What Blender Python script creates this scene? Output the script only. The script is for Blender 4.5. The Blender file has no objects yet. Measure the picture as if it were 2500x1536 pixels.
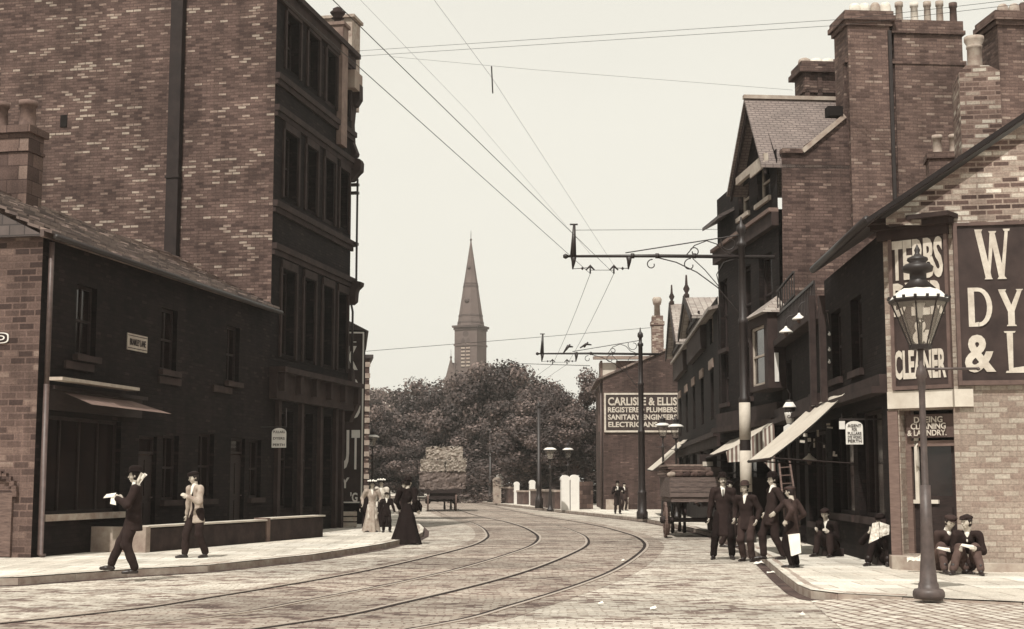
import bpy, math, random
import numpy as np
from mathutils import Vector, Matrix
random.seed(7)
R = math.radians
SC = bpy.context.scene
COL = SC.collection

# ---------------------------------------------------------------- camera, sky, sun, exposure
F = 3457.0; EYE = 1.45; TH = math.atan(410 / F)
cam = bpy.data.objects.new('camera', bpy.data.cameras.new('camera')); COL.objects.link(cam)
cam.location = (0, 0, EYE); cam.rotation_euler = (math.pi / 2 + TH, 0, 0)
cam.data.sensor_width = 36; cam.data.lens = 36 * F / 2500; cam.data.clip_end = 3000
SC.camera = cam
SUN = Vector((-.19, -.55, .81)).normalized()
SUNEL = math.asin(SUN.z); SUNROT = math.atan2(SUN.x, SUN.y)
w = bpy.data.worlds.new('World'); SC.world = w; w.use_nodes = True
nt = w.node_tree; nt.nodes.clear()
sky = nt.nodes.new('ShaderNodeTexSky'); sky.sky_type = 'NISHITA'; sky.sun_disc = False
sky.sun_elevation = SUNEL; sky.sun_rotation = SUNROT
bw = nt.nodes.new('ShaderNodeRGBToBW'); nt.links.new(sky.outputs[0], bw.inputs[0])
mr = nt.nodes.new('ShaderNodeMapRange'); mr.inputs['From Min'].default_value = 0; mr.inputs['From Max'].default_value = 12
mr.inputs['To Min'].default_value = 8.0; mr.inputs['To Max'].default_value = 9.2
nt.links.new(bw.outputs[0], mr.inputs['Value'])
tint = nt.nodes.new('ShaderNodeMix'); tint.data_type = 'RGBA'; tint.blend_type = 'MULTIPLY'; tint.inputs['Factor'].default_value = 1
tint.inputs['B'].default_value = (1.0, .972, .868, 1)
cn = nt.nodes.new('ShaderNodeTexNoise'); cn.inputs['Scale'].default_value = 1.3; cn.inputs['Detail'].default_value = 5; cc = nt.nodes.new('ShaderNodeTexCoord'); cmp_ = nt.nodes.new('ShaderNodeMapping'); cmp_.inputs['Scale'].default_value = (1, 1, 2.5)
nt.links.new(cc.outputs['Generated'], cmp_.inputs[0]); nt.links.new(cmp_.outputs[0], cn.inputs['Vector'])
cr = nt.nodes.new('ShaderNodeMapRange'); cr.inputs['From Min'].default_value = .3; cr.inputs['From Max'].default_value = .7; cr.inputs['To Min'].default_value = .95; cr.inputs['To Max'].default_value = 1.04
nt.links.new(cn.outputs['Fac'], cr.inputs['Value']); mm = nt.nodes.new('ShaderNodeMath'); mm.operation = 'MULTIPLY'; nt.links.new(mr.outputs[0], mm.inputs[0]); nt.links.new(cr.outputs[0], mm.inputs[1]); nt.links.new(mm.outputs[0], tint.inputs['A'])
bg = nt.nodes.new('ShaderNodeBackground'); bg.inputs['Strength'].default_value = .105
wo = nt.nodes.new('ShaderNodeOutputWorld')
nt.links.new(tint.outputs['Result'], bg.inputs['Color']); nt.links.new(bg.outputs[0], wo.inputs[0])
sd = bpy.data.lights.new('sun', 'SUN'); sd.energy = 4.7; sd.angle = R(.6); sd.color = (1, .96, .88)
so = bpy.data.objects.new('sun', sd); COL.objects.link(so); so.location = (-20, -40, 60)
so.rotation_euler = (-SUN).to_track_quat('-Z', 'Y').to_euler()
SC.view_settings.view_transform = 'Standard'; SC.view_settings.look = 'None'
SC.view_settings.exposure = 0; SC.view_settings.gamma = 1
SC.cycles.max_bounces = 6; SC.cycles.diffuse_bounces = 3

# ---------------------------------------------------------------- photograph pixel -> point of the place
def ray(px, py):
    c = (px - 1250) / F; d = (768 - py) / F
    return Vector((c, math.cos(TH) - d * math.sin(TH), math.sin(TH) + d * math.cos(TH)))
PH = .12
def G(px, py, z=0.):
    r = ray(px, py); t = (z - EYE) / r.z; return Vector((r.x * t, r.y * t, z))
def PD(px, py, D):
    r = ray(px, py); t = D / r.y; return Vector((r.x * t, D, EYE + r.z * t))
class Frame:
    """local axes: x along u, y = u turned left, z up; origin on the pavement"""
    def __init__(s, O, u, z=PH):
        s.O = Vector((O[0], O[1], z)); n = math.hypot(*u); s.u = Vector((u[0] / n, u[1] / n, 0)); s.v = Vector((-s.u.y, s.u.x, 0))
        s.a = math.atan2(s.u.y, s.u.x)
    def loc(s, p): d = Vector(p) - s.O; return Vector((d.dot(s.u), d.dot(s.v), d.z))
    def wor(s, x, y, z=0): return s.O + s.u * x + s.v * y + Vector((0, 0, z))
    def f(s, px, py, off=0.):          # hit the plane y=off, gives local (x, z)
        r = ray(px, py); t = (off - (Vector((0, 0, EYE)) - s.O).dot(s.v)) / r.dot(s.v)
        p = s.loc(Vector((0, 0, EYE)) + r * t); return (p.x, p.z)
    def s_(s, px, py, off=0.):         # hit the plane x=off, gives local (y, z)
        r = ray(px, py); t = (off - (Vector((0, 0, EYE)) - s.O).dot(s.u)) / r.dot(s.u)
        p = s.loc(Vector((0, 0, EYE)) + r * t); return (p.y, p.z)

# ---------------------------------------------------------------- materials
def tone(v, warm=1.0):
    pts = [(0, .64, .60), (.08, .66, .58), (.2, .68, .57), (.36, .84, .70), (.5, .90, .77), (.8, .95, .86), (1, .97, .9)]
    for (a, g0, b0), (b, g1, b1) in zip(pts, pts[1:]):
        if v <= b:
            t = (v - a) / (b - a); g = g0 + (g1 - g0) * t; bl = b0 + (b1 - b0) * t; break
    else: g, bl = .97, .9
    g = 1 - (1 - g) * warm; bl = 1 - (1 - bl) * warm
    return (v, v * g, v * bl, 1)
MATS = {}
def nodes(name):
    m = bpy.data.materials.new(name); m.use_nodes = True; t = m.node_tree
    return m, t, t.nodes['Principled BSDF']
def N(t, typ, **kw):
    n = t.nodes.new(typ)
    for k, v in kw.items():
        if k in n.inputs: n.inputs[k].default_value = v
        else: setattr(n, k, v)
    return n
def ramp(t, stops, fac):
    r = t.nodes.new('ShaderNodeValToRGB'); e = r.color_ramp.elements
    while len(e) < len(stops): e.new(.5)
    for k, (p, c) in enumerate(stops): e[k].position = p; e[k].color = c
    t.links.new(fac, r.inputs[0]); return r.outputs[0]
def mixc(t, fac, a, b, blend='MIX'):
    m = t.nodes.new('ShaderNodeMix'); m.data_type = 'RGBA'; m.blend_type = blend
    for inp, val in ((m.inputs['Factor'], fac), (m.inputs['A'], a), (m.inputs['B'], b)):
        if hasattr(val, 'is_output'): t.links.new(val, inp)
        else: inp.default_value = val
    return m.outputs['Result']
def coords(t, kind='Object', scale=(1, 1, 1)):
    c = N(t, 'ShaderNodeTexCoord'); mp = N(t, 'ShaderNodeMapping'); mp.inputs['Scale'].default_value = scale
    t.links.new(c.outputs[kind], mp.inputs[0]); return mp.outputs[0]
def noise(t, vec, scale, detail=4, rough=.6):
    n = N(t, 'ShaderNodeTexNoise', Scale=scale, Detail=detail, Roughness=rough); t.links.new(vec, n.inputs['Vector']); return n.outputs['Fac']
def bump(t, p, h, strength=.4, dist=.02):
    b = N(t, 'ShaderNodeBump', Strength=strength, Distance=dist); t.links.new(h, b.inputs['Height']); t.links.new(b.outputs[0], p.inputs['Normal'])
def mat(name, v=.1, rough=.8, var=.25, scale=3., metal=0., bmp=.2, kind='Object', spec=.25, stretch=(1, 1, 1), warm=1.):
    """plain stuff: one tone broken by noise"""
    if name in MATS: return MATS[name]
    m, t, p = nodes(name); vec = coords(t, kind, stretch)
    n1 = noise(t, vec, scale, 6, .65); 
    lo, hi = tone(max(0, v * (1 - var)), warm), tone(v * (1 + var), warm)
    c = ramp(t, [(.3, lo), (.7, hi)], n1); t.links.new(c, p.inputs['Base Color'])
    p.inputs['Roughness'].default_value = rough; p.inputs['Metallic'].default_value = metal
    p.inputs['Specular IOR Level'].default_value = spec
    if bmp: bump(t, p, noise(t, vec, scale * 4, 5), bmp, .01)
    MATS[name] = m; return m
def brick(name, lo, mid, hi, white=.06, mortar=.12, bw_=.23, rh=.078, ms=.010, stain=.35, seed=0., clump=.6, sz=None):
    if name in MATS: return MATS[name]
    m, t, p = nodes(name)
    uv = N(t, 'ShaderNodeTexCoord').outputs['UV']
    mp = N(t, 'ShaderNodeMapping'); mp.inputs['Location'].default_value = (seed, seed * .37, 0); t.links.new(uv, mp.inputs[0]); uv = mp.outputs[0]
    # slightly wandering courses
    nz = N(t, 'ShaderNodeTexNoise', Scale=1.1, Detail=2.); t.links.new(uv, nz.inputs['Vector'])
    vs = N(t, 'ShaderNodeVectorMath', operation='SCALE'); vs.inputs['Scale'].default_value = .02; t.links.new(nz.outputs['Color'], vs.inputs[0])
    va = N(t, 'ShaderNodeVectorMath', operation='ADD'); t.links.new(uv, va.inputs[0]); t.links.new(vs.outputs[0], va.inputs[1])
    b = N(t, 'ShaderNodeTexBrick', Scale=1., offset=.5); t.links.new(va.outputs[0], b.inputs['Vector'])
    b.inputs['Color1'].default_value = (0, 0, 0, 1); b.inputs['Color2'].default_value = (1, 1, 1, 1); b.inputs['Mortar'].default_value = (.3, .3, .3, 1)
    b.inputs['Brick Width'].default_value = bw_; b.inputs['Row Height'].default_value = rh; b.inputs['Mortar Size'].default_value = ms; b.inputs['Mortar Smooth'].default_value = .2
    # clumps: where pale bricks gather (courses weather together: stretch along the course)
    mp2 = N(t, 'ShaderNodeMapping'); mp2.inputs['Scale'].default_value = (.24, 1.9, 1); t.links.new(uv, mp2.inputs[0])
    cl = noise(t, mp2.outputs[0], 1.2, 6, .72)
    ad = N(t, 'ShaderNodeMath', operation='MULTIPLY_ADD'); ad.inputs[1].default_value = clump; t.links.new(cl, ad.inputs[0])
    sb = N(t, 'ShaderNodeMath', operation='SUBTRACT'); sb.inputs[1].default_value = clump * .5
    t.links.new(b.outputs['Color'], sb.inputs[0]); t.links.new(sb.outputs[0], ad.inputs[2])
    c = ramp(t, [(0, tone(lo)), (.45, tone(mid)), (1 - white * 4.2, tone(mid * 1.2)), (1 - white * 1.6, tone((mid * 1.3 + hi) / 2)), (1 - white * .3, tone(hi))], ad.outputs[0])
    c = mixc(t, b.outputs['Fac'], c, tone(mortar))
    st = noise(t, uv, .45, 6, .6); st2 = ramp(t, [(.35, (1 - stain,) * 3 + (1,)), (.62, (1.08, 1.08, 1.08, 1))], st)
    c = mixc(t, 1., c, st2, 'MULTIPLY')
    mp3 = N(t, 'ShaderNodeMapping'); mp3.inputs['Scale'].default_value = (2.2, .16, 1); t.links.new(uv, mp3.inputs[0])
    sk = ramp(t, [(.3, (1 - stain * .9,) * 3 + (1,)), (.55, (1.05, 1.05, 1.05, 1))], noise(t, mp3.outputs[0], 1.2, 5, .65)); c = mixc(t, 1., c, sk, 'MULTIPLY')
    gr = noise(t, uv, 26, 5, .8); g2 = ramp(t, [(.3, (.6, .6, .6, 1)), (.7, (1.3, 1.3, 1.3, 1))], gr)
    c = mixc(t, 1., c, g2, 'MULTIPLY')
    t.links.new(c, p.inputs['Base Color']); p.inputs['Roughness'].default_value = .9; p.inputs['Specular IOR Level'].default_value = .15
    iv = N(t, 'ShaderNodeMath', operation='SUBTRACT'); iv.inputs[0].default_value = 1; t.links.new(b.outputs['Fac'], iv.inputs[1])
    bump(t, p, iv.outputs[0], .6, .012)
    MATS[name] = m; return m
def slate(name, v, rh=.2, wd=.3, var=.3, warm=.7):
    if name in MATS: return MATS[name]
    m, t, p = nodes(name); uv = N(t, 'ShaderNodeTexCoord').outputs['UV']
    b = N(t, 'ShaderNodeTexBrick', Scale=1., offset=.5); t.links.new(uv, b.inputs['Vector'])
    b.inputs['Color1'].default_value = tone(v * (1 - var), warm); b.inputs['Color2'].default_value = tone(v * (1 + var), warm); b.inputs['Mortar'].default_value = tone(v * .5, warm)
    b.inputs['Brick Width'].default_value = wd; b.inputs['Row Height'].default_value = rh; b.inputs['Mortar Size'].default_value = .012
    g = ramp(t, [(.3, (.7, .7, .7, 1)), (.7, (1.2, 1.2, 1.2, 1))], noise(t, uv, 1.3, 6, .7))
    t.links.new(mixc(t, 1., b.outputs['Color'], g, 'MULTIPLY'), p.inputs['Base Color']); p.inputs['Roughness'].default_value = .6
    iv = N(t, 'ShaderNodeMath', operation='SUBTRACT'); iv.inputs[0].default_value = 1; t.links.new(b.outputs['Fac'], iv.inputs[1])
    bump(t, p, iv.outputs[0], .7, .02); MATS[name] = m; return m
def setts(name, v, row=.105, wd=.17, rot=0., joint=.5, patch=.3, js=.012, cv=1.):
    if name in MATS: return MATS[name]
    m, t, p = nodes(name); uv0 = N(t, 'ShaderNodeTexCoord').outputs['UV']
    mp = N(t, 'ShaderNodeMapping'); mp.inputs['Rotation'].default_value = (0, 0, rot); t.links.new(uv0, mp.inputs[0])
    nz = N(t, 'ShaderNodeTexNoise', Scale=.8, Detail=3.); t.links.new(mp.outputs[0], nz.inputs['Vector'])
    vs = N(t, 'ShaderNodeVectorMath', operation='SCALE'); vs.inputs['Scale'].default_value = .3; t.links.new(nz.outputs['Color'], vs.inputs[0])
    va = N(t, 'ShaderNodeVectorMath', operation='ADD'); t.links.new(mp.outputs[0], va.inputs[0]); t.links.new(vs.outputs[0], va.inputs[1])
    b = N(t, 'ShaderNodeTexBrick', Scale=1., offset=.5); t.links.new(va.outputs[0], b.inputs['Vector'])
    b.inputs['Color1'].default_value = (.0, .0, .0, 1); b.inputs['Color2'].default_value = (1, 1, 1, 1); b.inputs['Mortar'].default_value = (.5, .5, .5, 1)
    b.inputs['Brick Width'].default_value = wd; b.inputs['Row Height'].default_value = row; b.inputs['Mortar Size'].default_value = js; b.inputs['Mortar Smooth'].default_value = .4
    mp2 = N(t, 'ShaderNodeMapping'); mp2.inputs['Scale'].default_value = (.38, 1.0, 1); t.links.new(uv0, mp2.inputs[0])
    cl = noise(t, mp2.outputs[0], 1.5, 7, .75)
    ma = N(t, 'ShaderNodeMath', operation='MULTIPLY_ADD'); ma.inputs[1].default_value = 3.2 * cv; ma.inputs[2].default_value = -1.6 * cv; t.links.new(cl, ma.inputs[0])
    ad = N(t, 'ShaderNodeMath', operation='ADD'); t.links.new(ma.outputs[0], ad.inputs[0]); t.links.new(b.outputs['Color'], ad.inputs[1])
    c = ramp(t, [(.0, tone(v * (1 - .74 * cv))), (.16, tone(v * (1 - .55 * cv))), (.32, tone(v * (1 - .12 * cv))), (.75, tone(v * 1.03)), (1, tone(min(.85, v * 1.18)))], ad.outputs[0])
    c = mixc(t, b.outputs['Fac'], c, tone(v * joint))
    g = ramp(t, [(.35, (.7, .7, .7, 1)), (.6, (1.1, 1.1, 1.1, 1))], noise(t, uv0, 14, 5, .8)); c = mixc(t, .8, c, g, 'MULTIPLY')
    g = ramp(t, [(.42, (1 - patch,) * 3 + (1,)), (.58, (1.06, 1.06, 1.06, 1))], noise(t, mp2.outputs[0], .33, 6, .7))
    c = mixc(t, 1., c, g, 'MULTIPLY')
    t.links.new(c, p.inputs['Base Color']); p.inputs['Roughness'].default_value = .85; p.inputs['Specular IOR Level'].default_value = .3
    iv = N(t, 'ShaderNodeMath', operation='SUBTRACT'); iv.inputs[0].default_value = 1; t.links.new(b.outputs['Fac'], iv.inputs[1])
    bump(t, p, iv.outputs[0], .8, .02); MATS[name] = m; return m
def glass(name='window_glass', v=.03):
    if name in MATS: return MATS[name]
    m, t, p = nodes(name); vec = coords(t); c = ramp(t, [(.35, tone(v * .5)), (.75, tone(v * 2.2))], noise(t, vec, 1.6, 4))
    t.links.new(c, p.inputs['Base Color']); p.inputs['Roughness'].default_value = .12; p.inputs['Specular IOR Level'].default_value = .6
    bump(t, p, noise(t, vec, 2.5, 2), .12, .02); MATS[name] = m; return m

BR_TALL = brick('brick_tall', .065, .125, .35, .04, .085, seed=3.1, stain=.3, clump=1.2)
BR_DARK = brick('brick_shade_toned', .010, .017, .036, .02, .012, seed=1.7, stain=.4)  # near-black brick: the shade of the street fronts is put into its colour
BR_HOUSE = brick('brick_house_end', .06, .12, .26, .05, .16, bw_=.30, rh=.125, ms=.016, seed=5.5)
BR_SHOP = brick('brick_shop', .27, .34, .44, .04, .30, bw_=.24, rh=.085, seed=8.2, stain=.22, clump=.4)
BR_PATCH = brick('brick_patchy', .06, .15, .6, .13, .30, bw_=.25, rh=.085, ms=.014, seed=2.4, clump=1.0)
BR_GABLE = brick('brick_gable', .06, .115, .26, .025, .08, seed=6.3, clump=1.0)
BR_STACK = brick('brick_stack', .09, .155, .3, .03, .12, seed=9.9)
STONE = mat('stone', .33, .9, .35, 2.5, bmp=.4); STONE_D = mat('shade_toned_stone', .036, .9, .4, 2.5, bmp=.4)  # second stone is darkened to carry the shade of the street fronts
STONE_L = mat('pale_stone', .55, .85, .2, 2.)
SLATE_D = slate('slate_dark', .08); SLATE_L = slate('slate_light', .32, var=.2); SLATE_M = slate('stone_slate', .17, .28, .4, .55, 1.)
IRON = mat('black_iron', .018, .5, .3, 8, metal=.0, bmp=.1, spec=.5)
IRON_L = mat('painted_iron', .08, .5, .35, 9, bmp=.15, spec=.5)
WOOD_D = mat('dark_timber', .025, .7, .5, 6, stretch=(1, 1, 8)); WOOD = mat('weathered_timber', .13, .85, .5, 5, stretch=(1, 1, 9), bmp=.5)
WHITE = mat('white_paint', .7, .6, .06, 4, bmp=.05, warm=.6); CREAM = mat('cream_paint', .4, .7, .2, 5, bmp=.1)
SIGN_D = mat('dark_sign_board', .04, .6, .4, 2.5, bmp=.05); LETTER = mat('sign_lettering', .5, .7, .24, 5, bmp=0)
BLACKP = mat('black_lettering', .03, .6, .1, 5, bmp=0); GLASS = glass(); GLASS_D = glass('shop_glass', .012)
POT = mat('chimney_clay', .34, .85, .3, 6, bmp=.2); POT_W = mat('pale_chimney_clay', .62, .8, .2, 6); POT_D = mat('sooty_chimney_clay', .1, .9, .4, 6)
FLAG = None

# ---------------------------------------------------------------- mesh builder
class MB:
    def __init__(s): s.v = []; s.f = []; s.sm = []
    def add(s, vs, fs, smooth=False):
        o = len(s.v); s.v += [tuple(v) for v in vs]; s.f += [tuple(i + o for i in f) for f in fs]; s.sm += [smooth] * len(fs); return s
    def box(s, x0, x1, y0, y1, z0, z1):
        return s.add([(x, y, z) for z in (z0, z1) for y in (y0, y1) for x in (x0, x1)],
                     [(0, 2, 3, 1), (4, 5, 7, 6), (0, 1, 5, 4), (2, 6, 7, 3), (0, 4, 6, 2), (1, 3, 7, 5)])
    def bbox(s, c, dx, dy, dz): return s.box(c[0] - dx / 2, c[0] + dx / 2, c[1] - dy / 2, c[1] + dy / 2, c[2] - dz / 2, c[2] + dz / 2)
    def quad(s, a, b, c, d): return s.add([a, b, c, d], [(0, 1, 2, 3)])
    def prism(s, pts, vec):
        n = len(pts); v = Vector(vec); a = [Vector(p) for p in pts]; b = [p + v for p in a]
        nrm = sum(((a[i] - a[0]).cross(a[i + 1] - a[0]) for i in range(1, n - 1)), Vector())
        if nrm.dot(v) > 0: a, b = b, a
        return s.add(a + b, [tuple(range(n)), tuple(reversed(range(n, 2 * n)))] + [(i, i + n, (i + 1) % n + n, (i + 1) % n)for i in range(n)])
    def bar(s, a, b, w_, h=None):
        a, b = Vector(a), Vector(b); h = h or w_; d = (b - a).normalized(); up = Vector((0, 0, 1)) if abs(d.z) < .95 else Vector((0, 1, 0))
        r = d.cross(up).normalized() * w_ / 2; u = r.cross(d).normalized() * h / 2
        return s.add([a - r - u, a + r - u, a + r + u, a - r + u, b - r - u, b + r - u, b + r + u, b - r + u],
                     [(3, 2, 1, 0), (4, 5, 6, 7), (0, 1, 5, 4), (1, 2, 6, 5), (2, 3, 7, 6), (3, 0, 4, 7)])
    def tube(s, pts, r, n=8, cap=True):
        pts = [Vector(p) for p in pts]; rs = r if isinstance(r, (list, tuple)) else [r] * len(pts); vs = []; fs = []; prev = None
        for i, p in enumerate(pts):
            d = (pts[min(i + 1, len(pts) - 1)] - pts[max(i - 1, 0)]).normalized()
            if prev is None: ref = Vector((0, 0, 1)) if abs(d.z) < .9 else Vector((1, 0, 0)); a = d.cross(ref).normalized()
            else: a = (prev - d * prev.dot(d)).normalized()
            prev = a; b = d.cross(a)
            vs += [p + (a * math.cos(2 * math.pi * k / n) + b * math.sin(2 * math.pi * k / n)) * rs[i] for k in range(n)]
        for i in range(len(pts) - 1):
            for k in range(n): fs.append((i * n + k, i * n + (k + 1) % n, (i + 1) * n + (k + 1) % n, (i + 1) * n + k))
        if cap: fs += [tuple(reversed(range(n))), tuple(range((len(pts) - 1) * n, len(pts) * n))]
        return s.add(vs, fs, n > 5)
    def lathe(s, prof, c=(0, 0, 0), n=16, smooth=True, rot=0., ex=1.):
        vs = []; fs = []
        for r, z in prof: vs += [(c[0] + r * math.cos(2 * math.pi * k / n + rot), c[1] + ex * r * math.sin(2 * math.pi * k / n + rot), c[2] + z) for k in range(n)]
        for i in range(len(prof) - 1):
            for k in range(n): fs.append((i * n + k, i * n + (k + 1) % n, (i + 1) * n + (k + 1) % n, (i + 1) * n + k))
        fs += [tuple(reversed(range(n))), tuple(range((len(prof) - 1) * n, len(prof) * n))]
        return s.add(vs, fs, smooth)
    def wall(s, x0, x1, z0, z1, ops, y=0., depth=.14, top=None, axis='y', sgn=1):
        """wall skin in the plane y with rectangular openings (xa,xb,za,zb) and their reveals"""
        P = (lambda x, d, z: (x, y + d * sgn, z)) if axis == 'y' else (lambda x, d, z: (y + d * sgn, x, z))
        xs = sorted({x0, x1, *[o[0] for o in ops], *[o[1] for o in ops]}); zs = sorted({z0, z1, *[o[2] for o in ops], *[o[3] for o in ops]})
        for xa, xb in zip(xs, xs[1:]):
            for za, zb in zip(zs, zs[1:]):
                cx, cz = (xa + xb) / 2, (za + zb) / 2
                if any(o[0] < cx < o[1] and o[2] < cz < o[3] for o in ops): continue
                s.quad(P(xa, 0, za), P(xb, 0, za), P(xb, 0, zb), P(xa, 0, zb))
        for a, b, c, d in ops:
            s.quad(P(a, 0, c), P(a, depth, c), P(b, depth, c), P(b, 0, c)); s.quad(P(a, 0, d), P(b, 0, d), P(b, depth, d), P(a, depth, d))
            s.quad(P(a, 0, c), P(a, 0, d), P(a, depth, d), P(a, depth, c)); s.quad(P(b, 0, c), P(b, depth, c), P(b, depth, d), P(b, 0, d))
        return s
    def build(s, name, m, parent=None, loc=None, label=None, cat=None, group=None, kind=None, uvrot=False):
        me = bpy.data.meshes.new(name); me.from_pydata(s.v, [], s.f); me.update()
        if s.v and isinstance(s.v[0], tuple):
            uvl = me.uv_layers.new(name='UVMap'); data = np.zeros(len(me.loops) * 2, dtype=np.float32)
            for pl in me.polygons:
                n = pl.normal
                if abs(n.z) > .93:
                    for li in pl.loop_indices: co = me.vertices[me.loops[li].vertex_index].co; data[2 * li] = co.x; data[2 * li + 1] = co.y
                else:
                    tt = Vector((0, 0, 1)).cross(n).normalized(); bb = n.cross(tt)
                    for li in pl.loop_indices: co = me.vertices[me.loops[li].vertex_index].co; data[2 * li] = co.dot(tt); data[2 * li + 1] = co.dot(bb)
            uvl.data.foreach_set('uv', data)
        me.polygons.foreach_set('use_smooth', s.sm)
        if m: me.materials.append(m)
        o = bpy.data.objects.new(name, me); COL.objects.link(o)
        if parent: o.parent = parent
        if loc is not None: o.location = loc
        tag(o, label, cat, group, kind); return o
def build_each(mb, name, m, parent):
    par = list(range(len(mb.v)))
    def find(a):
        while par[a] != a: par[a] = par[par[a]]; a = par[a]
        return a
    for f in mb.f:
        for i in f[1:]: par[find(i)] = find(f[0])
    g = {}
    for f, sm in zip(mb.f, mb.sm): g.setdefault(find(f[0]), []).append((f, sm))
    out = []
    for fs in g.values():
        ids = sorted({i for f, _ in fs for i in f}); mp = {a: b for b, a in enumerate(ids)}; q = MB(); q.v = [mb.v[i] for i in ids]; q.f = [tuple(mp[i] for i in f) for f, _ in fs]; q.sm = [x for _, x in fs]; out.append(q.build(name, m, parent))
    return out
def tag(o, label=None, cat=None, group=None, kind=None):
    if label: o['label'] = label
    if cat: o['category'] = cat
    if group: o['group'] = group
    if kind: o['kind'] = kind
    return o
def thing(name, label, cat, loc=(0, 0, 0), rz=0., group=None):
    o = bpy.data.objects.new(name, None); o.empty_display_size = .2; COL.objects.link(o); o.location = loc; o.rotation_euler = (0, 0, rz)
    return tag(o, label, cat, group)
def copy_tree(o, parent=None):
    c = o.copy(); COL.objects.link(c)
    if parent: c.parent = parent
    for ch in list(o.children): copy_tree(ch, c)
    return c
def fbuilding(name, label, cat, fr): return thing(name, label, cat, fr.O, fr.a)

def text(mb_name, s, w_, h, m, parent, O, ax, up, ext=.012, bold=.0, label=None, cat=None, arc=0., align='c'):
    """lettering fitted in a w x h box centred at O, written along ax with up"""
    cu = bpy.data.curves.new(mb_name, 'FONT'); cu.body = s; cu.align_x = 'CENTER'; cu.align_y = 'CENTER'; cu.offset = bold; cu.extrude = .02; cu.resolution_u = 3
    tmp = bpy.data.objects.new('tmp_text', cu); COL.objects.link(tmp); dg = bpy.context.evaluated_depsgraph_get()
    me = bpy.data.meshes.new_from_object(tmp.evaluated_get(dg)); bpy.data.objects.remove(tmp); bpy.data.curves.remove(cu)
    co = np.zeros(len(me.vertices) * 3); me.vertices.foreach_get('co', co); co = co.reshape(-1, 3)
    mn, mx = co.min(0), co.max(0); c = (mn + mx) / 2
    X = (co[:, 0] - c[0]) * w_ / max(1e-6, mx[0] - mn[0]); Y = (co[:, 1] - c[1]) * h / max(1e-6, mx[1] - mn[1]); Z = (co[:, 2] - c[2]) / .04 * ext
    if arc: Y = Y - arc * (X / (w_ / 2)) ** 2
    ax, up = Vector(ax).normalized(), Vector(up).normalized(); nn = ax.cross(up)
    new = np.outer(X, ax) + np.outer(Y, up) + np.outer(Z, nn) + np.array(O)
    me.vertices.foreach_set('co', new.ravel().astype(np.float32)); me.update()
    me.name = mb_name; me.materials.clear(); me.materials.append(m)
    o = bpy.data.objects.new(mb_name, me); COL.objects.link(o)
    if parent: o.parent = parent
    return tag(o, label, cat)
def window(parent, x0, x1, z0, z1, y, name='window', frame=WHITE, pane=GLASS, bars=(1, 1), w_=.06, sill=None, axis='y', sgn=1, sillm=None, label=None):
    """sash window: frame mesh > pane; y is the plane of the recess"""
    def B(mb, xa, xb, ya, yb, za, zb):
        lo, hi = min(y + sgn * ya, y + sgn * yb), max(y + sgn * ya, y + sgn * yb)
        return mb.box(xa, xb, lo, hi, za, zb) if axis == 'y' else mb.box(lo, hi, xa, xb, za, zb)
    f = MB(); B(f, x0, x0 + w_, -.04, .03, z0, z1); B(f, x1 - w_, x1, -.04, .03, z0, z1); B(f, x0 + w_, x1 - w_, -.04, .03, z0, z0 + w_); B(f, x0 + w_, x1 - w_, -.04, .03, z1 - w_, z1)
    for i in range(1, bars[0] + 1): xx = x0 + (x1 - x0) * i / (bars[0] + 1); B(f, xx - w_ * .3, xx + w_ * .3, -.03, .02, z0 + w_, z1 - w_)
    for i in range(1, bars[1] + 1):
        zz = z0 + (z1 - z0) * i / (bars[1] + 1)
        for i2 in range(bars[0] + 1):
            xa = x0 + w_ if i2 == 0 else x0 + (x1 - x0) * i2 / (bars[0] + 1) + w_ * .3; xb = x1 - w_ if i2 == bars[0] else x0 + (x1 - x0) * (i2 + 1) / (bars[0] + 1) - w_ * .3
            B(f, xa, xb, -.035, .022, zz - w_ * .4, zz + w_ * .4)
    fo = f.build(name, frame, parent, label=label)
    g = MB(); B(g, x0 + w_ * .5, x1 - w_ * .5, .0, .012, z0 + w_ * .5, z1 - w_ * .5); g.build('pane', pane, fo)
    if sill:
        q = MB(); B(q, x0 - .08, x1 + .08, -.26, -.045, z0 - .12, z0); q.build('sill', sillm or STONE, fo)
    return fo
def chimney_pot(mb, x, y, z, h, r=.13, kind='plain', n=12):
    if kind == 'plain': p = [(r * 1.1, 0), (r * .95, h * .15), (r * .85, h * .8), (r * 1.05, h * .82), (r * 1.05, h), (r * .75, h), (r * .7, h * .6)]
    elif kind == 'bulb': p = [(r, 0), (r * 1.15, h * .2), (r * 1.2, h * .5), (r * 1.05, h * .85), (r * .7, h), (r * .5, h * .9)]
    else: p = [(r * 1.1, 0), (r, h * .1), (r * .95, h * .68), (r * 1.05, h * .7), (r * 1.05, h * .75), (r * .95, h * .78), (r * 1.3, h * .9), (r * 1.3, h), (r * .9, h), (r * .8, h * .7)]
    mb.lathe(p, (x, y, z), n)
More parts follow.
